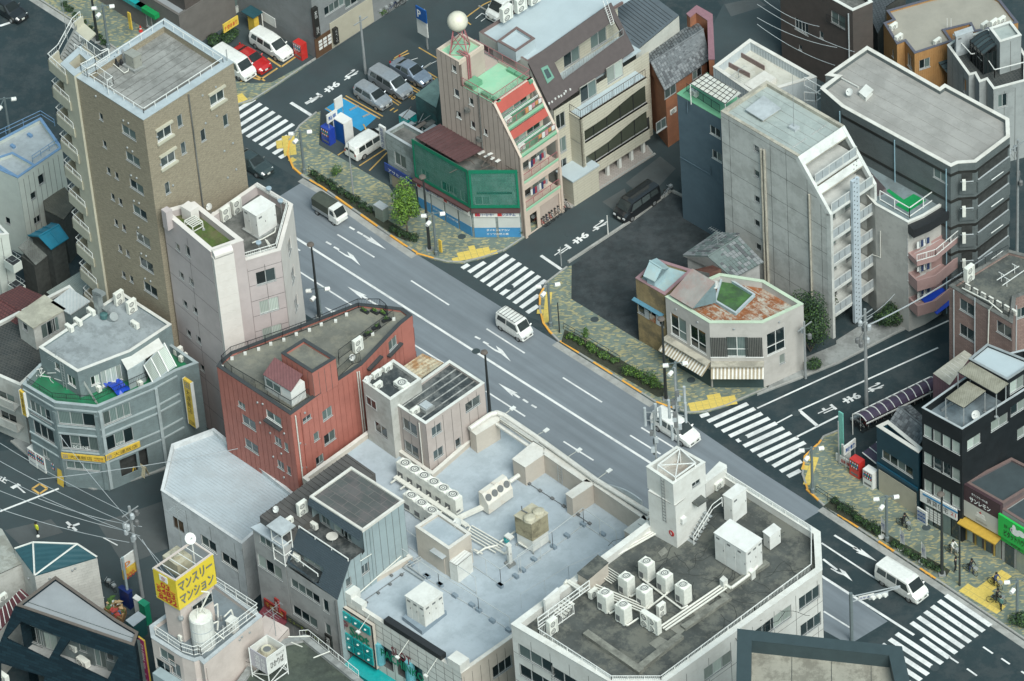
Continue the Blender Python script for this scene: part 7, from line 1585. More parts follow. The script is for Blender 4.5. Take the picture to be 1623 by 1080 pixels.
for k,(fl_z,fu,wu)in en(((zf_+st_h,sl(.5)[0],uf+0.),(zf_,0,sl(.5)[0]))):
 ob((S.pt(wu-.6,fl_z-.15,.25,V),S.D*(fu-wu+.6),V*(Wd-.5),(0,0,.15),),'terrace_floor',M_grnd,t)
 zh=(za if k==0 else zf_+st_h*.8);fwall(wu-.25,fl_z,zt_p-.36 if k==0 else fl_z+st_h-.15,[(Wd*.3,fl_z+.05,1.7,1.75,'c'),(Wd*.66,fl_z+.05,1.7,1.75,'k')])
 ob((S.pt(fu-.16,fl_z-.02,.25,V),S.D*.14,V*(Wd-.5),(0,0,.3),),'terrace_kerb',M_grn,t)
 rlg(t,[S.pt(fu-.1,fl_z+.2,.3,V),S.pt(fu-.1,fl_z+.2,Wd-.3,V)],.8,Mr,post=1.2,bal=.13,rs_=(1,),r=.03)
 for zz in(.95,1.15):g=G();a_=S.pt(fu-.8+zz*.3,fl_z+zz,.3,V);g.tu(a_,a_+V*(Wd-.7),.03);g.bu('drying_pole',MF,t)
 ac('split',S.pt(fu-.75,fl_z,.9,V),atan2(NFs.y,NFs.x)+pi/2,['air conditioner on the upper terrace of the stepped beige apartments','air conditioner on the lower terrace of the stepped beige apartments'][k])
 t3_=T('laundry',['towels hung over the rail of the upper stepped terrace','clothes on the rail of the lower stepped terrace'][k],'laundry',S.pt(fu-.1,fl_z+1,Wd*.6,V));rnd=RR(k)
 for j in rg(5):g=G();q=S.pt(fu-.05,fl_z+1.03,Wd*.5+j*.42,V);g.ox(q,V*.36,S.D*.05,(0,0,-rnd.uniform(.3,.6)));g.bu('cloth',[pn('cloth_orange',(.5,.25,.1)),MW,pn('cloth_pink',(.5,.25,.27))][j%3],t3_)
bs=(zf_-3.)/2
for k in rg(2):
 z0=3.+bs*k;ob((S.pt(-1.5,z0-.2,.25,V),S.D*1.45,V*(Wd-.5),(0,0,.2),),'balcony_floor',Mp,t);ob((S.pt(-.2,z0,.25,V),S.D*.18,V*(Wd-.5),(0,0,.25),),'balcony_kerb',M_grn,t)
 ob((S.pt(-.25,z0+bs-.75,.25,V),S.D*.23,V*(Wd-.5),(0,0,.55),),'balcony_lintel',Mp,t)
 fwall(-1.5,z0,z0+bs-.2,[(Wd*.28,z0+.05,1.7,1.8,'k'),(Wd*.66,z0+.05,1.7,1.8,'k')]);rlg(t,[S.pt(-.1,z0+.2,.3,V),S.pt(-.1,z0+.2,Wd-.3,V)],.8,Mr,post=1.2,bal=.13,rs_=(1,),r=.03)
 t3_=T('laundry',['laundry hung on the lowest balcony of the stepped beige apartments','laundry hung on the second lowest balcony of the stepped beige apartments'][k],'laundry',S.pt(-.5,z0+1.5,Wd*.5,V));rnd=RR(k+5)
 for j in rg(8):g=G();q=S.pt(-.45,z0+1.6,Wd*.28+j*.28,V);g.ox(q,V*.24,S.D*.04,(0,0,-rnd.uniform(.35,.8)));g.bu('cloth',[MW,pn('cloth_navy',(.03,.05,.12)),pn('cloth_wine',(.3,.04,.06)),pn('cloth_grey',(.3,.32,.33))][j%4],t3_)
ob((S.pt(-1.5,zf_-.2,.25,V),S.D*1.45,V*(Wd-.5),(0,0,.19),),'balcony_floor',Mp,t)
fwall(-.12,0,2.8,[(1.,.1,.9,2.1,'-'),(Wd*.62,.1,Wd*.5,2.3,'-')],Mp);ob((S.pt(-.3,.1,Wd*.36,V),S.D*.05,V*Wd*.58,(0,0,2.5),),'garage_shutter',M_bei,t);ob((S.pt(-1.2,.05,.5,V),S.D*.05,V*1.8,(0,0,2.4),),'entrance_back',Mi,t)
rlg(t,[S.pt(ut+.1,zt_p,.15,V),S.pt(uf-.15,zt_p,.15,V),S.pt(uf-.15,zt_p,Wd-.15,V),S.pt(u0,zt_p,Wd-.15,V)],.9,Mr,post=1.8,bal=.16,rs_=(1,.08),r=.03)
for u_,v_ in((.35,Wd-.6),(.6,Wd-.6),(.85,Wd-.6),(.5,.5),(.8,.5)):q=S.pt(ut+(uf-ut)*u_,zt_p-.3,v_,V);ob((q,S.D*.9,V*.4,(0,0,.3),),'rail_foot',M_grnd,t)
ob((S.pt(ut+.1,zt_p-.3,.4,V),S.D*1.,V*1.3,(0,0,.5),),'roof_box',M_grnd,t)
g=G()
for k in rg(2):q=S.pt(ut+.12,zt_p-.3,1.+.25*k,V);g.tu(q,q+up(zt-zt_p+.35),.07,6);g.tu(q+up(zt-zt_p+.35),q+up(zt-zt_p+.35)-S.D*1.3,.07,6)
g.bu('water_pipe',Mr,t)
pipe(t,[S.p(q3(908,838))+S.N*.1,S.p(u1(668,270))+S.N*.1],.06,MR);g=G();q=S.p(q3(810,985));g.la(q+S.N*.1,[(.3,-.15),(.3,.15)],10);g.bu('vent_hood',MR,t)
g=G();q=S.p(u1(643,195));g.la(q+S.N*.1,[(.3,-.15),(.3,.15)],10);g.bu('vent_hood',MR,t)
q=S.pt((u0+ut)/2,zt-.3,1.6,V);tt=T('globe_tank','cream spherical water tank on a red lattice stand above the stepped apartments','water tank',q);prof=[(.05,2.3)]+[(.95*sin(pi*k/10),3.25-.95*cos(pi*k/10))for k in rg(1,10)]+[(.05,4.2)];lh((q,prof,20,),'globe',mat('cream_tank',(.6,.57,.47),.5,.06,1,sti=.15,stc=(.3,.25,.15)),tt,smooth=True)
L4=[Vc((cos(a)*1.15,sin(a)*1.15,0))for a in(.6,2.17,3.74,5.31)]
for k in rg(4):tb((q+L4[k],q+L4[k]*.5+up(2.5),.06,),'leg',Mr,tt);g=G();g.tu(q+L4[k]*.95+up(.15),q+L4[(k+1)%4]*.6+up(2.),.04);g.tu(q+L4[(k+1)%4]*.95+up(.15),q+L4[k]*.6+up(2.),.04);g.tu(q+L4[k]*.97,q+L4[(k+1)%4]*.97,.05);g.bu('brace',Mr,tt)
M_cbr=mat('cream_long_brick',(.47,.44,.35),.7,.05,.8,kind='brick',kw=(1.8,.3,.02,(.3,.28,.22),(.5,.47,.38)),bump=.01);M_bman=mat('brown_mansard_sheet',(.075,.06,.058),.7,.1,2);M_creamw=mat('cream_grey_wall',(.5,.5,.45),.7,.05,.6,sti=.1);M_rblue=mat('pale_blue_roof',(.4,.46,.48),.55,.05,.4,sti=.1,stc=(.3,.34,.35));M_cbn=pn('coping_brown2',(.16,.11,.1),.5)
S=Side(r3(245,880),v1(175,305),v1(640,590));t=T('mansard_apartments','cream apartment building with a dark brown mansard front and arched balcony openings','building',S.A);V=-S.N
a0=S.uz(v1(175,305));a1=S.uz(v1(638,588));a2=S.uz(r3(210,495));Wd=(P(*r3(655,600),0)-S.A).dot(V);zt_p=(a0[1]+a1[1])/2;uf=a1[0];zf_=a2[1]
wall(t,S.A,S.A+S.D,S.N,[(a0[0],0),(0,0),(0,zf_),(uf,zt_p),(a0[0],zt_p)],M_creamw,[(S.uz(v1(262,485))[0],S.uz(v1(262,485))[1]-.4,1.4,.8,'')])
slab('main_body',M_creamw,a0[0]+.01,uf-1.5,0,zt_p-.3,.35,Wd);slab('roof',M_rblue,a0[0],uf-.02,zt_p-.29,zt_p-.25,.02,Wd+3)
for a_,b_,c_,d_ in((a0[0],uf,0,.2),(uf-.2,uf,.2,Wd),(a0[0],a0[0]+.2,.2,Wd+3)):slab('parapet_coping',M_cbn,a_,b_,zt_p-.25,zt_p,c_+.01,d_)
c=Bld('','','',[v1(350,390),v1(525,490),v1(708,365),v1(533,255)],zt_p+1.,M_rblue,M_rblue,z0=zt_p-.25,par=.35,pw=.2,cop=M_cbn,rt=t,rn='hatch_roof');c.fin()
a=S.pt(uf,zt_p,0,V);dn=(S.pt(0,zf_,0,V)-a).normalized();sn=V.cross(dn);sn=sn if sn.y<0 else-sn
def brick_px(*l):return[r3(*p)for p in l]
slt(t,'mansard_slope',M_bman,brick_px((103,277),(210,497),(585,228),(480,12)),a+sn*.02,sn,[brick_px((225,283),(262,360),(532,160),(495,92))],.2)
sk=slt(t,'skylight_frame',pn('skylight_green',(.12,.25,.19),.5),brick_px((163,308),(193,294),(224,350),(193,378)),a+sn*.1,sn,[brick_px((175,318),(193,309),(212,345),(193,357))],.1);slt(t,'skylight_pane',MGg,brick_px((175,318),(193,309),(212,345),(193,357)),a+sn*.05,sn,[],.03)
for x,y in((200,468),(213,461),(228,447),(243,438),(255,434),(268,424),(275,413),(295,405)):q=onp(r3(x,y),a+sn*.05,sn);lh((q,[(.09,-.05),(.09,.1)],6,),'snow_guard',MW,t)
def uvf(px_,u_):return onw(px_,S.pt(u_,0),S.D)
def wv(px_,u_):q=uvf(px_,u_);return((q-S.pt(u_,0)).dot(V),q.z)
ub=uf-.6;wl=[]
for x,y,w,h in((302,255,2.,1.7),(423,172,2.,1.7)):v_,z_=wv(r3(x,y),ub);wl.append((v_,z_-h/2,w,h,'k'))
zu=min(w[1]for w in wl)-.15;A_=S.pt(ub,0,0,V);wall(t,A_,A_+V,S.D,[(.3,zu-1.),(Wd-.2,zu-1.),(Wd-.2,zt_p-.35),(.3,zt_p-.35)],M_cbr,wl);ob((S.pt(ub,zu-.2,.5,V),S.D*3.,V*(Wd-.8),(0,0,.15),),'balcony_floor',M_rblue,t)
rlg(t,[onp(r3(262,360),a,sn)+sn*.1,onp(r3(532,160),a,sn)+sn*.1],.75,MS,post=1.4,rs_=(1,.1),r=.03,bal=.3,name='balcony_rail')
t4=T('roof_ladder','white ladder from the roof down to the recessed balcony of the mansard apartments','ladder',onp(r3(440,40),a,sn));p0=onp(r3(440,35),a,sn)+sn*.15;p1=onp(r3(475,115),a,sn)+sn*.15
for s_ in(0,.4):tb((p0+V*s_+up(.8),p1+V*s_,.03,),'stile',MF,t4)
for k in rg(10):q=p0.lerp(p1,k/9);tb((q,q+V*.4,.02,),'rung',MF,t4)
zc=zf_;vl=wv(r3(285,480),1.2);ub=1.6
A_=S.pt(.02,0,0,V);wl=[]
for x,y,w,h,st in((252,545,1.1,1.7,''),(258,655,1.1,1.7,''),(262,742,1.,1.2,''),(378,412,2.,1.8,'k'),(497,325,2.,1.8,'c')):v_,z_=wv(r3(x,y),.02);wl.append((v_,z_-h/2,w,h,st))
wall(t,A_,A_+V,S.D,[(.02,0),(Wd,0),(Wd,zc-.02),(.02,zc-.02)],M_cbr,wl)
v0,z0_=wv(r3(342,540),ub);v9,_z=wv(r3(640,335),ub);v9=max(v9,v0+8)
zsl=[S.A.z+z0_]
B_=S.pt(ub,0,v0,V);Lb=v9-v0
h1=wv(r3(342,540),ub)[1];lev=[wv(r3(345,p_),ub)[1]for p_ in(592,640,700,748,790)]
def facade(pts,m,name,th=.2):
 W=[B_+V*u_+up(z_)for u_,z_ in pts];loops=[[Vc((u_,z_,0))for u_,z_ in pts]];tr=tess(loops);g=G()
 for t_ in tr:
  a_,b_,c_=[W[i]for i in t_]
  if(b_-a_).cross(c_-a_).dot(S.D)<0:a_,b_,c_=c_,b_,a_
  g.poly([a_,b_,c_])
 for i in rg(len(W)):g.poly([W[i-1],W[i],W[i]-S.D*th,W[i-1]-S.D*th]);g.poly([W[i-1],W[i-1]-S.D*th,W[i]-S.D*th,W[i]])
 return g.bu(name,m,t)
T0=h1;st=3.
for k in rg(2):
 zt_=T0-st*k;band_=[(0,zt_),(Lb,zt_),(Lb,zt_-.75)]+[(Lb-Lb*.62*f,zt_-.75-.75*(1-cos(f*pi/2)))for f in(.2,.4,.6,.8,1.)]+[(Lb*.22,zt_-1.55),(0,zt_-1.55)]
 facade(band_,M_cbr,'arched_band')
facade([(0,T0-st*2),(Lb,T0-st*2),(Lb,T0-st*2-1.2),(0,T0-st*2-1.2)],M_cbr,'lower_band')
for k in rg(2):
 zt_=T0-st*k-1.55;facade([(0,zt_),(.35,zt_),(.35,zt_-1.45),(0,zt_-1.45)],M_cbr,'corner_pier');ob((S.pt(.1,zt_-1.5,v0,V),S.D*(ub-.35),V*Lb,(0,0,.12),),'balcony_floor',MG_,t)
 ob((S.pt(ub-.3,zt_-1.4,v0+.35,V),S.D*.03,V*(Lb-.4),(0,0,2.),),'smoked_screen',glassm('smoked_glass',(.05,.055,.04)),t)
 for j in rg(1,5):ob((S.pt(ub-.28,zt_-1.4,v0+Lb*j/5,V),S.D*.06,V*.06,(0,0,2.2),),'mullion',MK,t)
ob((S.pt(.03,T0-st*2-1.2,v0,V),S.D*(ub-.03),V*.2,(0,0,st*2+1.2),),'end_wall',M_cbr,t)
ob((S.pt(.03,T0-.2,v0,V),S.D*(ub-.2),V*Lb,(0,0,.15),),'balcony_floor',M_rblue,t);rlg(t,[S.pt(.1,T0,v0+.1,V),S.pt(ub-.1,T0,v0+.1,V),S.pt(ub-.1,T0,v9-.1,V)],.95,Mb1,post=1.4,rs_=(1,.1),bal=.3,r=.03,name='balcony_rail')
zp=T0-st*2-1.2
for k in rg(5):ob((S.pt(ub-.5,.12,v0+1.5+Lb*k/5.5,V),S.D*.3,V*.3,(0,0,zp-.12),),'pillar',MC,t)
ob((S.pt(.05,0.,v0-2.,V),S.D*2.2,V*3.2,(0,0,2.9),),'porch_wall',M_cbr,t);ob((S.pt(.05,2.9,v0-2.1,V),S.D*2.3,V*3.4,(0,0,.15),),'porch_roof',M_rblue,t)
ob((S.pt(.03,.1,2.6,V),S.D*.02,V*(Wd-3),(0,0,2.3),),'undercroft_shade_sheet',Mi,t)  # dark sheet painting the shade on the wall behind the pillars
for k,(x,y)in en(((440,190),(575,105),(705,30))):ac('twin',P(*v1(x,y),zt_p+.4),F_R,['front one of three tall twin fan units on the pale blue roof','middle one of three tall twin fan units on the pale blue roof','rearmost of three tall twin fan units on the pale blue roof'][k],scale=(1.3,1.3,1.15))
b=Bld('dark_roof_house','cream house with a ribbed dark grey metal roof behind the mansard apartments','house',[r3(590,232),r3(785,70),r3(640,-40),r3(430,-30)],9.,M_creamw,mat('dark_grey_metal_roof',(.1,.12,.135),.5,.08,.7,sti=.1),par=0);b.win(0,r3,[(720,150,1.2,1.3,'k')]);b.fin();seam(b,14,1,M_copd,.06,'roof_rib')
M_orr=mat('orange_brown_render',(.33,.14,.075),.7,.1,1,sti=.25,stc=(.15,.07,.05));M_tlr=mat('grey_roof_tile',(.13,.14,.145),.65,.3,3)
t,_w=gable('tiled_roof_house','orange brown house with a weathered grey tiled roof and raised end parapet','house',[r3(720,412),r3(925,272),r3(870,100),r3(600,262)],7.,1.3,M_orr,M_tlr,tiles=(.3,.34))
for i,(x,y,w,h)in en(((745,432,1.5,1.2),(708,585,1.3,1.1),(865,350,1.2,1.))):
 A_,B_=_w[0],_w[1];N_=Vc(((B_-A_).y,-(B_-A_).x,0)).normalized();best=None
 for k in rg(4):
  A2,B2=_w[k],_w[(k+1)%4];n2=Vc(((B2-A2).y,-(B2-A2).x,0)).normalized()
  if n2.x>.3 and n2.y<0:best=(A2,n2)
 if best:q=onw(r3(x,y),vz(best[0],0)-best[1]*.22,best[1]);window(t,q-wloc(t),atan2(-best[1].x,best[1].y),w,h,'k',inn=-.02)
g=G();w=PP(r3,((820,65),(865,28),(935,68),(945,270),(920,270),(915,95),(862,58),(835,80)),8.6);w=ccw(w);g.prism(w,0,8.6);g.bu('parapet_wall',M_orr,t);ps((ist(w,-.04),8.6,8.68,True,True,),'parapet_coping',pn('coping_mauve',(.25,.13,.15),.5),t)
ac('split',P(*r3(755,510),3.5),F_R,'air conditioner hung on the orange brown house wall facing the side street')
M_blw=mat('slate_blue_wall',(.085,.13,.16),.7,.08,.8,sti=.15,stc=(.04,.07,.09));M_gred=mat('light_green_edge',(.15,.38,.22),.6,.08,1);M_conw=mat('fair_faced_concrete',(.48,.485,.46),.75,.07,.6,sti=.3,stc=(.24,.24,.22));M_croof=mat('pale_grey_green_roof',(.33,.37,.35),.75,.08,.4,sti=.35,stc=(.2,.23,.22));M_ccop=mat('stained_concrete_coping',(.42,.39,.32),.8,.12,1,sti=.3)
HC=21.
b=Bld('blue_block','slate blue walled block with a green edged roof terrace and a white pergola','building',[u2(62,415),u2(385,600),u2(520,450),u2(285,260)],14.5,M_blw,M_gred,par=.15,pw=.3,cop=M_gred);b.win(0,u2,[(345,700,1.3,1.,'W'),(358,880,1.2,1.,'W'),(380,1060,1.,1.2)]);b.fin();z=14.4;bb_=b
rlg(b.rt,PP(u2,((135,400),(380,560)),z),.9,MK,post=1.,bal=.15);A_,B_,U_,N_=b.eg(0);pipe(b.rt,[b.w[0]+N_*.1+U_*.1+up(7.3),b.w[0]+N_*.1+U_*3.9+up(7.3),b.w[0]+N_*.1+U_*3.9+up(8.2)],.05,M_blw);pipe(b.rt,[onw(u2(145,470),b.w[0],N_)+N_*.1,onw(u2(145,555),b.w[0],N_)+N_*.1],.06,M_blw)
t=T('pergola','white sheeted pergola with a dark grid on the green roof terrace','pergola',P(*u2(330,420),z));w=PP(u2,((160,345),(420,495),(510,405),(280,265)),z+2.3);ob((w[0],w[1]-w[0],w[3]-w[0],(0,0,.03),),'sheet',mat('pergola_sheet',(.55,.55,.5),.6,.1,1,sti=.2,stc=(.3,.27,.15)),t)
for k in rg(9):f=k/8;tb((w[0].lerp(w[1],f)+up(.05),w[3].lerp(w[2],f)+up(.05),.03,),'beam',MK,t)
for k in rg(5):f=k/4;tb((w[0].lerp(w[3],f)+up(.06),w[1].lerp(w[2],f)+up(.06),.025,),'beam',MK,t)
for k in rg(4):tb((vz(w[k],z),w[k],.05,),'post',MF,t)
ac('split',P(*u2(190,430),z),F_L,'air conditioner behind the black railing of the green roof terrace')
b=Bld('pale_roof_block','low block with a stained white roof inside broad pale copings behind the blue block','building',[u2(330,215),u2(590,395),u2(660,420),u2(1100,290),u2(603,8)],12.,mat('white_ribbed_wall',(.45,.49,.5),.6,.05,.8,kind='ribs',kw=(.35,.03)),mat('stained_white_roof',(.5,.49,.43),.75,.08,.4,sti=.3,stc=(.27,.24,.17)),par=1.,pw=.3,cop=MCt);b.fin();z=11.
for pts in(((500,125),(710,245)),((440,215),(600,300))):a_,e_=PP(u2,pts,z);ob((a_,e_-a_,DS*.1,(0,0,.5),),'roof_step',M_cbn,b.rt)
ps((PP(u2,((560,345),(710,245),(800,300),(650,400)),z+.5),z,z+.5,),'raised_roof',MCt,b.rt)
rlg(b.rt,PP(u2,((1010,360),(1150,440),(1095,480),(1010,470)),12.),1.,MF,post=1.2,rs_=(1,.1),r=.05);aerial(P(*u2(520,300),12),AS,'small aerial on the coping of the pale roofed block',1.,4)
S=Side(r8(342,532),u2(385,548),u2(960,885));t=T('concrete_block','tall fair faced concrete apartment block with a sloping front and balconies','building',S.A);V=-S.N
c0=S.uz(u2(385,548));c1=S.uz(u2(960,887));c2=S.uz(u4(190,530));Wd=(P(*u4(295,-5),c1[1])-S.p(u2(960,887))).dot(V);zt_p=(c0[1]+c1[1])/2;uf=c1[0];zf_=c2[1];print('concrete',c0,c1,c2,Wd)
wl=[]
for zf2,x,y in((u2,652,830),(u2,655,1015),(r7,1143,120),(r4,0,682),(r4,0,790),(r4,0,900),(r4,0,1008)):
 u_,z_=S.uz(zf2(x,y))
 if not any(abs(q[1]+.35-z_)<1.2 for q in wl):wl.append((u_,z_-.35,.65,.75,'g'))
wall(t,S.A,S.A+S.D,S.N,[(c0[0],0),(0,0),(0,zf_),(uf,zt_p),(c0[0],zt_p)],M_conw,wl,backm=MR,panels=[c0[0]+k for k in(1,6,7.9,10.4,12,15,16,19)],vpan=[zt_p-.5-2.9*k for k in rg(0,8)])
slab('main_body',M_conw,c0[0]+.02,uf-1.8,0,zt_p-.35,.35,Wd);slab('roof',M_croof,c0[0]+.02,uf-.1,zt_p-.34,zt_p-.3,.02,Wd)
for a_,b_,c_,d_ in((c0[0],uf,.01,.3),(c0[0],uf,Wd-.3,Wd),(c0[0],c0[0]+.3,.3,Wd-.3)):slab('parapet_coping',M_ccop,a_,b_,zt_p-.3,zt_p+.06,c_,d_)
for k in rg(1,6):v_=Wd*k/6;slab('roof_seam',M_roofg,c0[0]+.4,uf-.3,zt_p-.3,zt_p-.285,v_,v_+.03)
w=PP(u2,((570,535),(700,615),(835,525),(705,432)),zt_p+.1);w=ccw(w);tt=T('roof_hatch','large pale grey flat hatch on the concrete block roof','hatch',vz(sum(w,Vc())/4,zt_p-.3));ps((ist(w,.2),zt_p-.3,zt_p,),'curb',M_ccop,tt);ps((w,zt_p,zt_p+.12,True,True,),'lid',MO,tt)
q=P(*u2(932,680),zt_p-.3);tt=T('lightning_rod','tall thin lightning rod on a block in the middle of the concrete block roof','lightning rod',q);tb((q,q+up(6.2),.04,5,.015,),'rod',MS,tt);ob((q-DR*.4-DS*.3,DR*.8,DS*.6,(0,0,.3),),'block',MO,tt)
pr=[S.p(u2(x,y_))+S.N*.12 for x,y_ in((693,825),(715,830))]
for q in pr:pipe(t,[q,vz(q,.3)],.12,M_ccop,n=8)
q=S.p(u4(92,415))+S.N*.12;pipe(t,[q,vz(q,.3)],.1,M_ccop)
a=S.pt(uf,zt_p,0,V);dn=(S.pt(0,zf_,0,V)-a).normalized();sn=V.cross(dn);sn=sn if sn.y<0 else-sn
def sl(f):return(uf+(0-uf)*f,zt_p+(zf_-zt_p)*f)
M_fin=mat('pale_concrete_fin',(.55,.56,.53),.7,.05,1,sti=.15);M_bpan=pn('balcony_panel_grey',(.33,.36,.37),.4);M_stl=mat('perforated_blue_steel',(.42,.48,.52),.5,.08,2)
for v_ in(-.02,Wd-.28):g=G();a_=S.pt(uf,zt_p,v_,V)+sn*.05;g.ox(a_,S.pt(0,zf_,v_,V)+sn*.05-a_,V*.3,-sn*.5);g.bu('side_fin',M_fin,t);ob((S.pt(.05,0,v_,V),-S.D*.5,V*.3,(0,0,zf_),),'side_fin',M_fin,t)
slab('far_side_wall',M_conw,uf-1.8,-.1,0,zf_,Wd-.2,Wd);g=G();fl_=[S.pt(uf-1.8,zf_,Wd-.15,V),S.pt(-.1,zf_,Wd-.15,V),S.pt(uf,zt_p,Wd-.15,V),S.pt(uf-1.8,zt_p,Wd-.15,V)];g.poly(fl_);g.poly(fl_[::-1]);g.bu('far_side_wall',M_conw,t)
def apron2(f0,f1):a_=S.pt(*sl(f0),.25,V);ob((a_,S.pt(*sl(f1),.25,V)-a_,V*(Wd-.5),-sn*.12,),'sloping_apron',M_fin,t);g=G();a_=S.pt(*sl(f1),.25,V);g.ox(a_,-S.D*1.4,V*(Wd-.5),(0,0,-.15));g.bu('eaves_slab',M_ccop,t)
apron2(0.,.16);apron2(.54,.66)
sp=(zt_p-zf_)/2
for k,(fl_z,fu,wu)in en(((zf_+sp,sl(.5)[0],uf+.2),(zf_,0,sl(.5)[0]+.2))):
 A_=S.pt(wu-1.6,0,.25,V);wall(t,A_,A_+V,S.D,[(0,fl_z),(Wd-.5,fl_z),(Wd-.5,fl_z+sp+(-.3 if k==0 else 0)),(0,fl_z+sp+(-.3 if k==0 else 0))],M_fin,[(Wd*.25,fl_z+.05,1.8,1.9,'c'),(Wd*.68,fl_z+.05,1.8,1.9,'c')]);ob((S.pt(wu-1.6,fl_z-.15,.25,V),S.D*(fu-wu+1.6),V*(Wd-.5),(0,0,.15),),'balcony_floor',M_fin,t)
 for j in rg(6):ob((S.pt(fu-.15,fl_z+.05,.35+(Wd-.7)*j/6,V),S.D*.05,V*((Wd-.7)/6-.06),(0,0,.9),),'balustrade_panel',M_bpan,t)
 rlg(t,[S.pt(fu-.12,fl_z,.3,V),S.pt(fu-.12,fl_z,Wd-.3,V)],1.02,M_fin,post=2,rs_=(1,.05),r=.05)
 ac('split',S.pt(wu-1.1,fl_z+.9,Wd*.48,V),atan2(S.D.y,S.D.x)+pi/2,['air conditioner behind the top balcony of the concrete block','air conditioner behind the second balcony of the concrete block'][k])
nf=int(zf_/2.9)
for k in rg(nf):
 z0=zf_-2.9*(k+1)
 A_=S.pt(-1.7,0,.3,V);wall(t,A_,A_+V,S.D,[(0,z0),(Wd-.6,z0),(Wd-.6,z0+2.75),(0,z0+2.75)],M_fin,[(Wd*.22,z0+.1,1.7,1.9,'k'),(Wd*.72,z0+.1,1.7,1.9,'k')]);ob((S.pt(-1.7,z0-.15,.3,V),S.D*1.7,V*(Wd-.6),(0,0,.15),),'balcony_floor',M_fin,t)
 for s_,(va,vb)in en(((.3,Wd*.42),(Wd*.6,Wd-.3))):
  ob((S.pt(-.08,z0-.28,va,V),S.D*.12,V*(vb-va),(0,0,.3),),'balcony_edge',M_fin,t)
  for j in rg(3):w3=(vb-va)/3;ob((S.pt(-.05,z0+.06,va+w3*j+.03,V),S.D*.05,V*(w3-.06),(0,0,.85),),'balustrade_panel',M_bpan,t)
  rlg(t,[S.pt(-.03,z0,va,V),S.pt(-.03,z0,vb,V)],.98,M_fin,post=3,rs_=(1,),r=.04)
g=G();g.ox(S.pt(0.,.3,Wd*.44,V),S.D*.3,V*(Wd*.15),(0,0,zf_+sp*.9));sc_=g.bu('steel_screen',M_stl,t);g=G()
for k in rg(36):
 for j in rg(2):g.ox(S.pt(.302,.8+k*.5+.2*j,Wd*(.465+.06*j),V),S.D*.006,V*.1,(0,0,.12))
o=g.bu('screen_holes',MK,sc_,off=wloc(t));o['kind']='stuff'
ob((S.pt(-1.5,.1,.4,V),S.D*.05,V*(Wd-.8),(0,0,2.2),),'entrance_glass',MGg,t)
M_pk3=mat('dusty_pink_tile',(.34,.225,.21),.7,.07,1,sti=.12,stc=(.25,.14,.13));M_lt=mat('light_grey_render',(.42,.41,.38),.75,.05,.6,sti=.15);M_tergr=mat('terrace_grey',(.17,.21,.22),.75,.1,.6,sti=.25,kind='flat')
HG=12.6
b=Bld('pink_balcony_block','dusty pink apartment block with curved balconies and a terrace with a green mat','building',[u4(490,478),u4(690,588),u4(790,545),u4(940,452),u4(370,118),u4(300,260)],HG,M_pk3,M_tergr,par=.25,pw=.2,cop=MC)
b.wm=M_lt
b.win(0,u4,[(503,558,.6,.8),(503,712,.6,.8),(503,862,.6,.8)]);b.fin();z=HG-.25
M_mat=pn('mat_green',(0.,.22,.06),.8)
g=G();g.prism(PP(u4,((560,395),(575,385),(665,450),(725,415),(800,455),(690,525),(615,480),(640,465)),z+.03),z,z+.03);tt=T('green_mat','L shaped bright green mat on the fenced terrace of the pink block','mat',P(*u4(690,470),z));g.bu('mat',M_mat,tt)
rlg(b.rt,PP(u4,((365,150),(870,440),(700,560),(520,455)),z),1.1,MF,post=1.8,rs_=(1,.12),r=.05,name='terrace_rail')
for x,y in((615,300),(785,400),(880,470)):g=G();q=P(*u4(x,y),z);g.ox(q,DR*.4,DS*.3,(0,0,.3));g.tu(q,q+up(1.2),.03);g.bu('rail_foot',M_blw,b.rt)
t=T('attic_roof','small dark sloped attic roof between the concrete block and the terrace','roof',P(*u4(500,380),z));a_,b2,c_,d_=P(*u4(425,240),z+1.2),P(*u4(555,380),z+.6),P(*u4(495,428),z+.1),P(*u4(440,320),z+.6);g=G();g.poly([a_,d_,c_,b2]);g.poly([a_,b2,c_,d_]);g.poly([b2,c_,vz(c_,z),vz(b2,z)]);g.bu('sheet',mat('attic_sheet',(.13,.11,.115),.6,.1,1),t)
b.sg
A1,B1,U1_,N1_=b.eg(1);A2,B2,U2_,N2_=b.eg(2)
g=G();w=[A1+N1_*.9,B1+N1_*.9,B2+N2_*.9,B2,A1];w2=w if area(w)>0 else w[::-1];g.prism(w2,HG-1.2,HG-.28,bot=True);g.bu('dark_fascia',MK,b.rt)
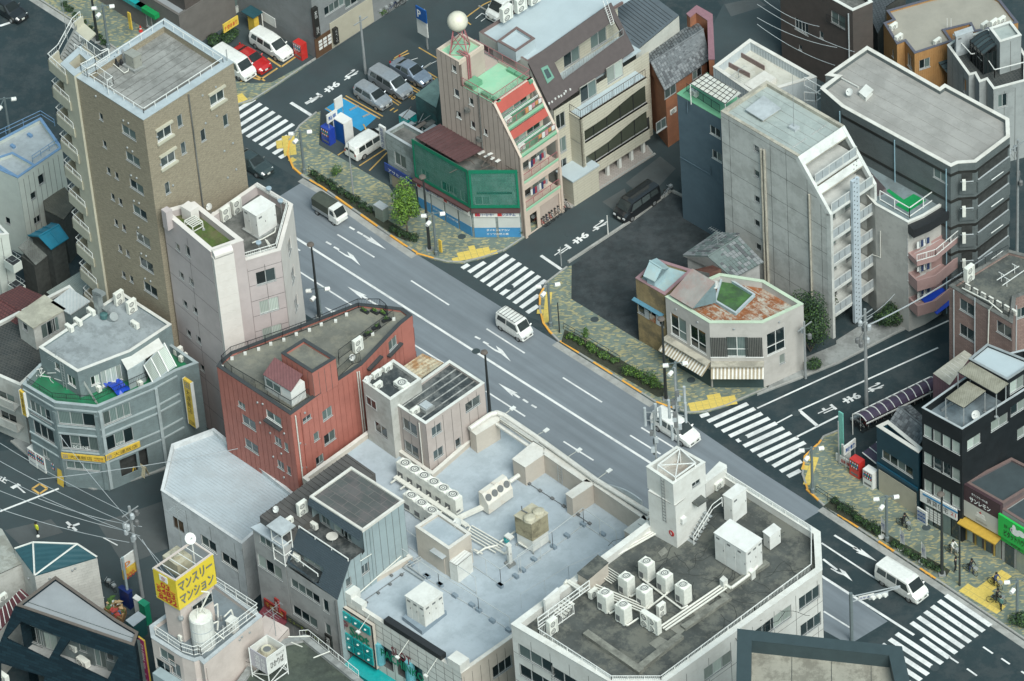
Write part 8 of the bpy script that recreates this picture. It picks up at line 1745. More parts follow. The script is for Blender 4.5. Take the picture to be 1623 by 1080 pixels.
for k in rg(4):
 z0=HG-1.2-2.9*(k+1)+.3
 if z0<1.5:break
 g=G();w=[A1+N1_*1.4,B1+N1_*1.4+N2_*.3,B2+N2_*1.2,B2,A1];w2=w if area(w)>0 else w[::-1];g.prism(w2,z0-.25,z0,bot=True);g.bu('balcony_floor',M_pk3,b.rt)
 i2=ist(w2,.14);g=G();g.ring(w2,i2,z0,z0+(.95 if k else .35));g.bu('balcony_wall',M_pk3,b.rt)
 if k==0:rlg(b.rt,[vz(p,z0+.3)for p in w[:3]],.75,MF,post=1.,bal=.2,rs_=(1,.1),r=.04)
 for AA,BB,UU,NN in((A1,B1,U1_,N1_),(A2,B2,U2_,N2_)):
  m_=(AA+BB)/2+NN*.02;window(b.rt,vz(m_,z0+.05)-wloc(b.rt),atan2(-NN.x,NN.y),1.8,1.9,'k',inn=-.06)
 tt=T('laundry',['white clothes drying on the railed top balcony of the pink block','clothes on hangers on the second balcony of the pink block','table and towels on the third balcony of the pink block','washing on the lowest balcony of the pink block'][k],'laundry',vz(B1,z0));rnd=RR(k+20)
 for j in rg(6):q=A1.lerp(B1,.3+j*.12)+N1_*.6;ob((vz(q,z0+1.7),U1_*.28,N1_*.04,(0,0,-rnd.uniform(.4,.8)),),'cloth',[MW,pn('cloth_grey',(.3,.32,.33)),pn('cloth_navy',(.03,.05,.12))][j%3],tt)
A_,B_,U_,N_=b.eg(0);pipe(b.rt,[onw(u4(525,640),A_,N_)+N_*.08,onw(u4(525,800),A_,N_)+N_*.08,onw(u4(480,785),A_,N_)+N_*.08],.04)
a_=P(*u4(770,1060),3.2);t=T('blue_awning','bright blue awning over the stall at the foot of the pink block','awning',a_);ob((a_,DS*2.6,DR*1.9-up(.7),(0,0,.06),),'fabric',pn('tarp_blue',(.01,.05,.38)),t)
M_dgt=mat('dark_grey_tile',(.115,.135,.135),.6,.15,1.5,kind='brick',kw=(.22,.075,.01,(.07,.085,.085),(.15,.17,.17)),sti=.15);M_bigr=mat('big_grey_roof',(.3,.29,.27),.8,.1,.4,sti=.25,stc=(.17,.165,.15))
HGB=17.5
b=Bld('grey_tile_block','large dark grey tiled apartment block with a wide plain grey roof and corner balconies','building',[r4(*p)for p in((495,208),(822,395),(845,378),(1135,535),(1138,615),(985,730),(905,735),(872,750),(380,480),(285,398),(355,345),(308,338))],HGB,M_dgt,M_bigr,par=.45,pw=.3,cop=MCt,skip=())
b.win(7,r4,[(825,790,1.6,1.2,'k')]);b.fin();seam(b,7,7,M_bigr,.05)
z=HGB-.45;eqb([r4(458,415),(r4(490,440)),r4(523,405)],z,z+.5,'white square roof vent on the big grey roof','roof_vent','vent',MC,1);dish(P(*r4(420,440),z),F_L,'white dish at the left end of the big grey roof',.35,.7)
rlg(b.rt,PP(r4,((290,400),(360,350),(455,400)),z),.2,MC,post=9,rs_=(1,),r=.05,name='low_rail')
for i in(4,5,6,7):
 for k in rg(1,6):z_=HGB-1.-3.*(k-1);band(b,i,z_-.18,.3,MB,.03,'dark_band')
for k in rg(5):
 z0=HGB-1.5-3.*k-1.9
 if z0<.5:break
 for i in(4,5):
  A_,B_,U_,N_=b.eg(i);L=(B_-A_).length
  ob((A_+U_*.3+N_*.02+up(z0+.95),U_*(L-.6),N_*.02,(0,0,1.35),),'balcony_shade_sheet',Mi,b.rt)  # dark sheet on the flush wall, painting the shade of a balcony slot
  ob((A_+U_*.1+N_*.02+up(z0),U_*(L-.2),N_*.16,(0,0,1.15),),'balcony_wall',M_dgt,b.rt);ob((A_+U_*.2+N_*.03+up(z0+1.3),U_*(L-.4),N_*.12,(0,0,.05),),'balcony_handrail',MO,b.rt)
 A_,B_,U_,N_=b.eg(5);q=B_-U_*.6+N_*.5;g=G();g.ox(vz(q,z0+.96),U_*.3,N_*.35,(0,0,1.));ac_=T('air_conditioner','air conditioner on the '+['top','second','third','fourth','fifth'][k]+' corner balcony of the grey tiled block','air conditioner',vz(q,z0+.95),'air conditioners on corner balconies');g.bu('casing',MAw,ac_)
 A_,B_,U_,N_=b.eg(4);pipe(b.rt,[A_.lerp(B_,.45)+N_*1.+up(z0+1.25),A_.lerp(B_,.8)+N_*1.+up(z0+1.3)],.04,MF,'drying_pole')
for x,y in((622,630),(375,500),(855,760)):
 A_,B_,U_,N_=b.eg(7);q=onw(r4(x,y),A_,N_)+N_*.1;pipe(b.rt,[q,vz(q,.5)],.06,pn('pipe_light_blue',(.22,.33,.38),.5),'downpipe')
M_dbr=mat('dark_brown_render',(.075,.062,.055),.75,.12,1,sti=.2);M_rtg=mat('tan_grey_roof',(.3,.28,.235),.8,.08,.5,sti=.15,stc=(.22,.21,.18));M_orng=mat('orange_siding',(.36,.19,.07),.7,.08,1,kind='ribs',kw=(.2,.02),sti=.1);M_mauve=pn('coping_mauve_grey',(.1,.1,.125),.5);M_gpan=mat('grey_wall_panel',(.3,.32,.315),.7,.05,.8,sti=.15)
b=Bld('brown_apartments','dark brown apartment house with black framed windows at the top edge','building',[r4(430,48),r4(100,-135),r4(300,-240),r4(520,8)],10.5,M_dbr,MR,par=.6,pw=.25,cop=MC);b.win(0,r4,[(200,120,1.7,1.4,'4'),(365,90,1.8,1.4,'k'),(290,158,.5,.8,'g'),(195,215,.4,.6)]);b.win(3,r4,[(460,105,1.8,1.5,'k'),(465,195,1.8,1.2)]);b.fin()
A_,B_,U_,N_=b.eg(0)
for x,y in((365,115),):q=onw(r4(x,y),A_,N_);rlg(b.rt,[q-U_*1.2+N_*.3,q+U_*1.2+N_*.3],.9,MK,post=.6,bal=.15)
q=onw(r4(415,60),A_,N_)+N_*.12;pipe(b.rt,[q,vz(q,.5)],.07,MO)
b=Bld('orange_house','orange sided house with a tan flat roof and mauve copings','house',[u5(*p)for p in((135,90),(190,165),(110,195),(225,378),(292,352),(375,457),(700,350),(635,257),(850,205),(885,272),(1262,192),(1110,0),(960,-90),(520,-20))],8.,M_orng,M_rtg,par=.25,pw=.2,cop=M_mauve);b.win(5,u5,[(462,545,1.1,1.1)]);b.win(2,u5,[(135,360,1.4,1.6),(190,455,.4,.9)]);b.win(4,u5,[(335,525,1.,1.5)]);b.fin()
for k,(x,y)in en(((195,250),(240,345),(570,380))):ac('split',P(*u5(x,y),7.75),F_R,'air conditioner on the tan roof of the orange house, '+['at its far left corner','second from its far left corner','beside the lower parapet step'][k])
t=T('roof_ladder','twin hoop ladder rails over the coping of the orange house','ladder',P(*u5(670,240),7.8))
for dx in(655,688):q=P(*u5(dx,250),7.75);tb((q,q+up(1.2),.03,),'stile',MF,t)
b=Bld('dark_tiled_house','roof of dark tiles in the gap left of the orange house','house',[u5(-40,60),u5(60,290),u5(120,180),u5(130,60),u5(300,-60),u5(40,-60)],5.,Msw,mat('dark_roof_tiles',(.06,.07,.075),.7,.3,2,kind='brick',kw=(.3,.3,.03,(.02,.025,.03),(.08,.09,.1)),bump=.03),par=0);b.fin()
b=Bld('panel_house','grey panelled house with terraces, a glazed sunroom and white railings','house',[u5(*p)for p in((655,385),(840,642),(890,630),(930,703),(990,680),(1050,762),(1330,688),(1330,480),(1225,300),(1000,250),(720,340))],9.,M_gpan,M_roofk,par=.5,pw=.2,cop=MC);b.win(5,u5,[(1128,862,.9,1.5)]);b.win(4,u5,[(1010,850,1.,2.)]);b.win(0,u5,[(805,735,.6,1.6)]);b.pan(5,1.);b.pan(0,1.2);b.fin();z=8.5
rlg(b.rt,PP(u5,((705,360),(860,530),(895,525),(955,590),(1000,575),(1060,665),(1312,600)),9.),.9,MF,post=3,rs_=(1,),r=.05)
c=Bld('','','',[u5(1015,238),u5(1105,358),u5(1290,300),u5(1195,178)],12.3,M_gpan,M_croof,z0=8.4,par=.3,pw=.2,cop=MC,rt=b.rt,rn='penthouse_roof');c.pan(1,1.);c.pan(0,1.);c.fin()
t=T('sunroom','dark framed glazed sunroom with a curved glass roof on the panelled house','sunroom',P(*u5(980,560),z));p=[P(*u5(*q),z)for q in((850,520),(965,640),(1115,590),(1000,480))];zs=z+2.3
for i in rg(4):g=G();g.ox(vz(p[i],z),p[(i+1)%4]-p[i],(0,0,.01),(0,0,.01));g=G();a_=p[i];d_=p[(i+1)%4]-p[i];g.poly([vz(a_,z),vz(p[(i+1)%4],z),vz(p[(i+1)%4],zs),vz(a_,zs)]);g.poly([vz(a_,z),vz(a_,zs),vz(p[(i+1)%4],zs),vz(p[(i+1)%4],z)]);g.bu('glass_wall',MGg,t)
for i in rg(4):
 for k in rg(4):q=p[i].lerp(p[(i+1)%4],k/4);tb((vz(q,z),vz(q,zs+.1),.06,),'frame',MK,t)
for k in rg(6):
 q0=p[0].lerp(p[1],k/5);q1_=p[3].lerp(p[2],k/5);pts=[vz(q0.lerp(q1_,j/6),zs+.7*sin(pi*(j/6)*.5+0.))for j in rg(7)];pth((pts,.05,),'frame',MK,t)
 if k<5:
  r0=p[0].lerp(p[1],(k+1)/5);r1_=p[3].lerp(p[2],(k+1)/5);g=G()
  for j in rg(6):
   f0,f1=j/6,(j+1)/6;h0,h1_=zs+.7*sin(pi*f0*.5),zs+.7*sin(pi*f1*.5);g.poly([vz(q0.lerp(q1_,f0),h0),vz(r0.lerp(r1_,f0),h0),vz(r0.lerp(r1_,f1),h1_),vz(q0.lerp(q1_,f1),h1_)])
  g.bu('glass_pane',MGg,t)
eqb([u5(715,275),u5(730,315),u5(880,265)],z,z+2.4,'tall pale locker beside the sunroom','locker','cabinet',MO,2);ac('split',P(*u5(1185,590),z),F_R,'air conditioner on the panelled house terrace beside the sunroom',scale=(1.1,1.2,1.2))
for k,x in en((975,1055,1120)):ac('split',P(*u5(x,240-k*22),12. if k else 10.),F_R,'unit along the rear edge of the panelled house, '+['nearest the locker','in the middle','farthest right'][k])
g=G();a_,b2,c_,d_=P(*u5(540,490),6.2),P(*u5(690,675),5.4),P(*u5(775,632),5.4),P(*u5(655,440),6.2);g.ox(a_,b2-a_,d_-a_,(0,0,.06));t=T('carport','dark grey carport roof between the orange house and the panelled house','carport',vz(a_,0));g.bu('roof_sheet',mat('carport_sheet',(.05,.075,.08),.4,.1,1),t)
for q in(a_,b2,c_,d_):tb((vz(q,0),q,.06,),'post',MK,t)
for k in rg(1,5):g=G();q=a_.lerp(b2,k/5);g.tu(q+up(.08),q+(d_-a_)+up(.08),.04);g.bu('beam',MK,t)
b=Bld('beige_house','beige house with grey windows at the right edge','house',[u5(1262,745),u5(1400,690),u5(1480,640),u5(1320,600)],8.,mat('warm_beige_render',(.33,.26,.2),.75,.06,1),MR,par=0);b.win(0,u5,[(1300,840,1.4,1.4,'g'),(1300,1020,1.4,1.3)]);b.fin()
M_brk=mat('weathered_brown_brick',(.26,.17,.145),.8,.15,2,kind='brick',kw=(.5,.16,.02,(.15,.11,.1),(.34,.24,.21)),bump=.01,sti=.2,stc=(.1,.07,.06))
b=Bld('brick_building','brown brick building with white downpipes and a dark railed roof at the right edge','building',[r8(865,292),r8(1150,462),r8(1165,345),r8(1290,300),r8(1400,200),r8(1130,130)],12.5,M_brk,Mrw,par=.3,pw=.3,cop=MR);b.win(0,r8,[(945,392,1.7,1.3,'g'),(945,505,1.7,1.3,'g'),(1112,492,1.7,1.3,'g')]);b.win(2,r8,[(1190,415,.8,1.1,'k')]);b.fin();z=12.2
for x,y in((890,310),(985,345),(1165,380)):
 A_,B_,U_,N_=b.eg(0 if x<1100 else 2);q=onw(r8(x,y),A_,N_)+N_*.12;pipe(b.rt,[q,vz(q,.4)],.06,MO,'downpipe')
A_,B_,U_,N_=b.eg(0);pipe(b.rt,[onw(r8(x,y),A_,N_)+N_*.15 for x,y in((930,300),(1050,360),(1110,410))],.06,MP);pipe(b.rt,[onw(r8(x,y),A_,N_)+N_*.15 for x,y in((1065,380),(1050,400),(1045,560))],.06,MP)
rlg(b.rt,PP(r8,((875,285),(1130,155)),z),1.1,MK,post=1.2,bal=.15);rlg(b.rt,PP(r8,((880,290),(1150,440)),z),.9,MK,post=1.3,bal=.16);ac('twin',P(*r8(955,270),z),F_R,'tall white unit at the left corner of the brick building roof',scale=(1,1.2,1.2))
for k in rg(7):g=G();q=P(*r8(935+k*35,305+k*19),z);g.ox(q,DR*.5,DS*.2,(0,0,.5));g.bu('pipe_box',MP,b.rt)
t=T('drying_poles','white drying poles on low stands on the brick building roof','drying poles',P(*r8(1130,240),z))
for a_,e_ in(((1080,268),(1180,205)),((1105,292),(1202,225))):p0,p1=PP(r8,(a_,e_),z+.9);tb((p0,p1,.04,),'pole',MF,t)
for x,y in((1100,262),(1160,225),(1125,285)):q=P(*r8(x,y+12),z);g=G();g.tu(q,q+up(.9),.03);g.tu(q+DR*.3+up(.9),q-DR*.3+up(.9),.03);g.bu('stand',MF,t)
M_blkw=mat('black_wall_cladding',(.013,.016,.018),.55,.2,1,spec=.3);M_deck=mat('terrace_blue_grey',(.17,.21,.23),.7,.1,.8,sti=.25,kind='flat');M_poly=mat('aged_polycarbonate',(.27,.255,.2),.5,.12,1,kind='ribs',kw=(.15,.02),sti=.35,stc=(.13,.12,.08))
HK=13.
b=Bld('black_building','black clad building with a railed terrace and aged plastic canopies','building',[u7(545,640),u7(790,772),u7(1340,425),u7(1169,285),u7(985,330)],HK,M_blkw,M_deck,par=.9,pw=.12,cop=MO);blk=b
A_,B_,U_,N_=b.eg(0);L=(B_-A_).length
for zc_,off in((0,0),(-3.1,0)):
 q=onw(u7(680,845),A_,N_);zz=q.z-.65+zc_
 for k in rg(4):b.wins.setdefault(0,[]).append((L*(.14+.235*k),zz,L*.2,1.35,'cd'))
for zc_ in(-6.2,):
 for k in rg(4):b.wins.setdefault(0,[]).append((L*(.14+.235*k),zz+3.1+zc_,L*.2,1.35,'cd'))
b.win(1,u7,[(862,850,1.5,1.1,'c'),(1018,730,1.9,1.1,'c'),(1130,640,1.6,1.1,'c'),(1170,780,1.6,1.1,'c')]);b.fin();z=HK-.9
c=Bld('','','',[u7(832,342),u7(1068,470),u7(1230,365),u7(945,250)],HK+1.9,M_blkw,M_rblue,z0=z-.05,par=.25,pw=.15,cop=MS,rt=b.rt,rn='penthouse_roof');c.win(1,u7,[(1125,500,1.6,1.3,'c')]);c.fin()
for pts,l,zc_ in((((690,585),(800,645),(930,545),(825,482)),'lower aged plastic canopy on four posts on the black building terrace',2.3),(((765,425),(1000,560),(1058,497),(840,362)),'upper aged plastic canopy against the black building penthouse',2.6)):
 w=PP(u7,pts,z+zc_);t=T('canopy',l,'canopy',vz(sum(w,Vc())/4,z));ob((w[0],w[1]-w[0],w[3]-w[0],(0,0,.05),),'sheet',M_poly,t)
 for q in w:g=G();g.tu(vz(q,z),q,.06);g.ox(vz(q,z)-DR*.15-DS*.12,DR*.3,DS*.24,(0,0,.15));g.bu('post',MS,t)
 pth((w+[w[0]],.05,),'edge_frame',MK,t)
dish(P(*u7(880,715),HK-.5),F_L,'white dish over the parapet of the black building',.4,.6)
for k,(x,y)in en(((690,610),(660,665),(720,625))):g=G();q=P(*u7(x,y),z);g.ox(q,DS*1.2,DR*.12,(0,0,.25));tt=T('bench',['slatted bench on the terrace by the low canopy','second low bench on the black building terrace','third low bench on the black building terrace'][k],'bench',q);g.bu('seat',MS,tt)
A_,B_,U_,N_=b.eg(0)
sgb('shop_fascia','white and blue shop fascia with dark characters at the foot of the black building',b,0,u9,290,245,L-.3,1.25,MW,texts=[('賃貸住宅',-.1,-.12,L*.55,.6,MB),('21',L*.38,-.1,.6,.4,MRl)]);ob((A_+N_*.23+U_*.2+up(onw(u9(290,245),A_,N_).z+.25),U_*(L-.5),N_*.02,(0,0,.2),),'blue_stripe',M_blub,b.rt)
for k in rg(4):ob((A_+N_*.03+U_*(L*.06+L*.23*k)+up(.2),U_*(L*.2),N_*.04,(0,0,2.1),),'shopfront_pane',Mcd if k%2==0 else MGg,b.rt)
for r in rg(5):
 for c2_ in rg(4):ob((A_+N_*.08+U_*(L*.1+.42*c2_)+up(.7+.28*r),U_*.34,N_*.01,(0,0,.22),),'window_notice',MW,b.rt)
b=Bld('navy_shop','small dark blue shop with a pale parapet and a cream shutter','building',[u8(507,200),u8(885,442),u8(1130,270)if 0 else u8(920,400),u8(612,150)],7.4,mat('deep_blue_wall',(.008,.04,.06),.5,.15,1,sti=.08,stc=(.02,.06,.07)),M_roofk,par=.9,pw=.3,cop=MCt);b.win(0,u8,[(695,540,3.6,1.,'4')]);b.fin()
A_,B_,U_,N_=b.eg(0);L=(B_-A_).length;ob((A_+U_*.25+N_*.02+up(.1),U_*(L-.5),N_*.06,(0,0,2.5),),'shutter',mat('shutter_cream',(.4,.37,.29),.6,.06,1,kind='ribsv',kw=(.15,.01)),b.rt);ob((A_+U_*.05+N_*.02+up(3.),U_*(L-.1),N_*.12,(0,0,.35),),'fascia',M_blub if 0 else pn('deep_blue_fascia',(.01,.06,.1),.4),b.rt)
t,_w=gable('grey_tiled_house','low house with a worn grey tiled roof behind the dark blue shop','house',[u8(620,180),u8(900,380),u8(1000,200),u8(800,20)],5.8,.8,Msw,M_tlr,tiles=(.3,.34))
b=Bld('cream_lean_to','small shed with a cream ribbed roof and mauve wall beside the black building','shed',[u7(612,432),u7(715,505),u7(850,320),u7(805,290)],7.5,mat('mauve_ribbed_wall',(.2,.11,.13),.6,.1,1,kind='ribs',kw=(.2,.03)),mat('cream_ribbed_roof',(.46,.44,.37),.6,.08,1,sti=.2),par=0);b.fin();seam(b,8,0,MCt,.06,'roof_rib')
M_wv=mat('dark_wavy_roof',(.045,.06,.065),.6,.1,1)
b=Bld('sweet_shop_building','two storey shop building with a brown and cream cake shop sign and a dark roof','building',[u9(455,98),u9(705,240),u9(1000,60),u9(760,-60)],6.6,mat('brownish_front',(.12,.09,.09),.7,.1,1),M_wv,par=.25,pw=.2,cop=M_cbn);b.fin();A_,B_,U_,N_=b.eg(0);L=(B_-A_).length;cak=b
q=A_+N_*.35;t=T('cake_shop_sign','tall cake shop sign, dark brown above with white katakana and cream below','sign',vz(q,3.3));ob((vz(q,4.9),U_*L,-N_*.3,(0,0,1.75),),'upper_panel',pn('sign_brown',(.055,.03,.035),.5),t);ob((vz(q,3.1),U_*L,-N_*.3,(0,0,1.78),),'lower_panel',mat('sign_cream',(.46,.45,.4),.6,.04,1),t)
text('サンレモン',vz(q,5.15)+U_*L*.2+N_*.02,U_*L*.55,up(.55),ML,t,bold=.03);text('手づくりケーキの店',vz(q,5.95)+U_*L*.25+N_*.02,U_*L*.42,up(.28),ML,t,bold=.02);text('Sunlemon',vz(q,3.35)+U_*L*.36+N_*.02,U_*L*.3,up(.25),Mb1,t)
g=G()
for r_,zz,hh in((.55,3.85,.12),(.42,3.98,.35)):g.ox(vz(q,zz)+U_*(L*.48-r_/1.)+N_*0.,U_*(2*r_),N_*.02,(0,0,hh))
g.bu('cake_drawing',MCt,t);g=G();g.poly([vz(q,4.36)+U_*(L*.48-.15)+N_*.02,vz(q,4.36)+U_*(L*.48+.15)+N_*.02,vz(q,4.62)+U_*(L*.48)+N_*.02]);g.bu('berry',MRl,t)
g=G();g.ox(A_+N_*.03+up(2.75),U_*L,N_*1.-up(.25),(0,0,.12));t=T('awning','yellow ochre awning under the cake shop sign','awning',A_+up(2.7));g.bu('fabric',pn('awning_ochre',(.45,.28,.04),.6),t)
for k in rg(4):ob((A_+N_*.03+U_*(.3+L/4*k)+up(.15),U_*(L/4-.45),N_*.04,(0,0,2.3),),'shopfront_pane',[Mc,Mcd,MGg,Mc][k],cak.rt);ob((A_+N_*.03+U_*(.12+L/4*k)+up(.1),U_*.12,N_*.1,(0,0,2.5),),'shopfront_post',pn('post_ochre',(.35,.24,.06),.5),cak.rt)
b=Bld('green_sign_shop','shop with a bright green company sign at the right edge','building',[u9(700,278),u9(1010,470),u9(1200,330),u9(900,150)],6.,MG_,M_wv,par=.2,pw=.2,cop=M_cbn);b.fin();A_,B_,U_,N_=b.eg(0);L=(B_-A_).length
q=A_+N_*.5;t=T('green_sign','bright green house agency sign with black katakana and a white animal outline','sign',vz(q,3.3));M_gsg=mat('sign_bright_green',(.02,.42,.07),.45,.03,1);ob((vz(q,3.4),U_*L,-N_*.2,(0,0,2.4),),'board',M_gsg,t);text('ピタットハウス',vz(q,3.75)+U_*L*.13+N_*.02,U_*L*.5,up(.75),MB,t,bold=.02);text('賃貸・売買',vz(q,4.7)+U_*L*.13+N_*.02,U_*L*.18,up(.4),MB,t)
g=G();o=vz(q,4.9)+U_*L*.36+N_*.02
for cx,cz,rx,rz2 in((0,0,.55,.4),(.7,.2,.45,.35),(-.1,.45,.2,.3)):g.poly([o+U_*(cx+rx*cos(a*.52))+N_*(.003*rx)+up(cz+rz2*sin(a*.52))for a in rg(12)])
g.bu('white_outline',ML,t)
g=G();g.ox(A_+N_*.05+up(2.6),U_*L,N_*.12,(0,0,.6));t=T('shop_fascia','narrow green fascia under the big green sign','sign',A_+up(2.6));g.bu('board',M_gsg,t);text('ハウス',A_+N_*.18+U_*L*.22+up(2.7),U_*L*.2,up(.35),MB,t,bold=.02)
for k in rg(4):ob((A_+N_*.03+U_*(.4+L/4*k)+up(.15),U_*(L/4-.3),N_*.04,(0,0,2.2),),'shopfront_pane',[MGg,Mc,Mgl,Mcd][k],b.rt)
M_cgr=mat('warm_grey_render',(.44,.42,.39),.75,.05,.7,sti=.2,stc=(.27,.25,.22));M_grcop=mat('pale_green_coping',(.46,.55,.42),.6,.06,1,sti=.1);M_rst=mat('rusty_sheet_roof',(.24,.085,.03),.7,.25,1.3,sti=.8,stc=(.42,.41,.35));M_mossg=mat('bright_moss_roof',(.05,.12,.035),.95,.4,.9,sti=.4,stc=(.035,.05,.045))
HS2=7.6
b=Bld('corner_shop','grey corner shop with a rusty sheet roof, striped awning and tall white framed windows','building',[u3(240,447),u3(500,602),u3(815,602),u3(1055,490),u3(820,350),u3(560,310)],HS2,M_cgr,M_rst,par=.75,pw=.28,cop=M_grcop);shp=b
b.win(0,u3,[(318,630,1.9,2.5,'iW2'),(433,700,1.9,2.5,'iW2')]);b.win(1,u3,[(663,745,2.,2.3,'iWk')]);b.win(2,u3,[(893,712,1.9,2.5,'iW'),(930,815,.6,1.1,'c')]);b.fin();seam(b,9,3,M_rst,.08,'roof_rib')
A_,B_,U_,N_=b.eg(1)
for x in(558,765):
 q=onw(u3(x,745),A_,N_)
 for k in rg(10):ob((q-U_*.75+U_*.15*k+N_*.02+up(-1.1),U_*.11,N_*.05,(0,0,2.2),),'slat',Msw,b.rt)
 ob((q-U_*.8+N_*.02+up(-1.2),U_*1.6,N_*.09,(0,0,.08),),'shutter_rail',MF,b.rt)
for i in(0,1):
 A_,B_,U_,N_=b.eg(i);L=(B_-A_).length;ob((A_+N_*.02+up(3.05),U_*L,N_*.7,(0,0,.12),),'ledge',M_ccop,b.rt);ob((A_+N_*.02+up(2.75),U_*L,N_*.1,(0,0,.3),),'fascia',MG_,b.rt)
 n=int(L/.16)
 for k in rg(n):
  ob((A_+U_*(L/n*k)+N_*.1+up(2.85),U_*(L/n-.01),N_*1.1-up(.75),(0,0,.03),),'awning_stripe',MCt if k%2 else pn('awning_brown',(.3,.25,.17),.7),b.rt)
 ob((A_+U_*.1+N_*.02+up(.15),U_*(L-.2),N_*.05,(0,0,1.9),),'shutter',pn('shutter_dark_green',(.035,.06,.06),.6),b.rt)
vcp(b,0,u3,[(305,522),(432,598)]);vcp(b,2,u3,[(910,597)]);vcp(b,1,u3,[(645,638)])
c=Bld('','','',[u3(530,470),u3(655,545),u3(770,432),u3(575,312)],HS2-.4,mat('pale_blue_wall',(.33,.45,.48),.7,.06,1,sti=.15),M_mossg,z0=HS2-.8,par=.3,pw=.12,cop=M_copb,rt=b.rt,rn='mossy_tray');c.fin()
g=G();a_,b2,c_,d_=P(*u3(265,440),HS2+.3),P(*u3(400,520),HS2+.3),P(*u3(535,355),HS2+2.2),P(*u3(400,285),HS2+2.2);g.ox(a_,b2-a_,d_-a_,(0,0,.06));g.bu('attic_roof',mat('faded_pink_grey_sheet',(.28,.26,.24),.75,.12,1,sti=.45,stc=(.3,.17,.15)),b.rt);g=G();e_=vz(c_,HS2-.3);g.poly([b2,e_,c_]);g.poly([b2,c_,e_]);g.bu('attic_gable',M_MT if 0 else MT['pale_blue_wall'],b.rt)
dish(P(*u3(545,400),HS2+1.2),F_L,'round dish on the attic gable of the rusty roofed shop',.36,.5)
b=Bld('brown_stained_house','narrow house with stained ochre walls, peeling boards and light blue roofs','house',[u3(65,337),u3(237,437),u3(400,290),u3(190,225)],7.4,mat('stained_ochre_wall',(.27,.2,.1),.85,.2,1.2,sti=.55,stc=(.09,.08,.055)),mat('faded_blue_roof',(.3,.42,.44),.7,.1,.8,sti=.3,stc=(.35,.36,.31)),par=.3,pw=.25,cop=M_mauve if 0 else pn('coping_dusty_mauve',(.28,.17,.18),.6));b.win(0,u3,[(155,555,3.2,1.2,'4'),(150,700,3.8,1.6,'4')]);b.fin()
A_,B_,U_,N_=b.eg(0);q=onw(u3(150,505),A_,N_);ob((q-U_*1.9+N_*.02,U_*3.6,N_*.35-up(.12),(0,0,.05),),'blue_eave',pn('eave_blue',(.08,.2,.27),.6),b.rt);q=onw(u3(150,560),A_,N_)
for k,(du,w_,h_)in en(((-.6,.5,1.),(0.,.7,.8),(.8,.4,1.1))):ob((q+U_*du+N_*.04-up(.5),U_*w_,N_*.03,(0,0,h_),),'peeling_board',MO if k!=1 else M_rst,b.rt)
t_,_=gable('blue_attic','light blue attic roof on the ochre walled house','roof',[u3(110,330),u3(180,365),u3(262,280),u3(190,225)],8.2,.7,MT['pale_blue_wall'],MT['faded_blue_roof'],z0=7.1)
t_,_=gable('tiled_rear_house','grey tiled house with a green metal skirt between the shop and the concrete block','house',[u3(640,345),u3(820,248),u3(540,75),u3(345,210)][::-1],6.2,1.2,MG_,mat('green_grey_tiles',(.12,.15,.145),.6,.15,2),tiles=(.32,.36));aerial(P(*u3(548,140),7.4),AR,'large aerial on the ridge of the grey tiled rear house',1.6,8)
M_rsh=pn('rust_brown_sheet',(.13,.06,.045),.8);g=G();a_,b2,c_,d_=P(*u3(410,290),7.6),P(*u3(500,310),7.6),P(*u3(570,285),8.),P(*u3(520,262),8.);t=T('rusty_lean_to','small rust brown lean to roof between the shop and the tiled house','roof',vz(a_,0));g.poly([a_,b2,c_,d_]);g.poly([a_,d_,c_,b2]);g.poly([b2,vz(b2,5),vz(c_,5),c_]);g.bu('sheet',M_rsh,t)
C0=P(503,94,0);b=Bld('grey_corner_house','grey rendered corner house with a cream shutter at the top of the car park','house',[C0,C0-DR*13,C0-DR*13+DS*9,C0+DS*30],9.5,mat('grey_lap_siding',(.2,.21,.21),.75,.06,1,kind='ribsv',kw=(.3,.01),sti=.12),MR,par=.3,pw=.2,world=True);b.win(3,v3,[(900,60,2.6,1.,'4k'),(1060,5,1.6,1.2)]);b.fin()
A_,B_,U_,N_=b.eg(3);q=onw(v3(1065,220),A_,N_);w_=5.6;ob((vz(q-U_*2.8,.15)+N_*.02,U_*w_,N_*.05,(0,0,3.),),'garage_shutter',mat('shutter_cream',(.4,.37,.29)),b.rt);q=onw(v3(795,400),A_,N_);ob((vz(q-U_*1.2,.15)+N_*.02,U_*2.3,N_*.05,(0,0,2.3),),'brown_door',mat('door_brown',(.1,.055,.03),.6,.1,1),b.rt)
for k in rg(3):
 for j in rg(3):ob((vz(q-U_*(1.-.6*j),.9+.4*k)+N_*.08,U_*.45,N_*.01,(0,0,.3),),'door_notice',MW,b.rt)
for k,(x,y,w_,h_)in en(((705,200,.6,3.4),(895,330,.5,1.8))):q=onw(v3(x,y),A_,N_)+N_*.1;t=T('upright_sign',['tall dark framed upright sign on the corner of the grey house','small dark oval sign beside the brown door'][k],'sign',q);ob((q-U_*w_/2-up(h_/2),U_*w_,N_*.35,(0,0,h_),),'box',MB,t);text('酒 処' if k==0 else 'スナック',q-U_*w_*.3+N_*.37-up(h_*.4),U_*w_*.6,up(h_*.8),ML,t,vert=True)
A_,B_,U_,N_=b.eg(0);q=onw(v3(285,190),A_,N_);t=T('wall_notice','white notice board with red characters on the grey house above the parked cars','sign',q);ob((q-U_*.9-up(.5)+N_*.03,U_*1.9,N_*.05,(0,0,1.1),),'board',MW,t);text('時間 駐車',q-(U_ if U_.x<0 else U_)*.7+N_*.09-up(.2),U_*1.4,up(.5),MRl,t)
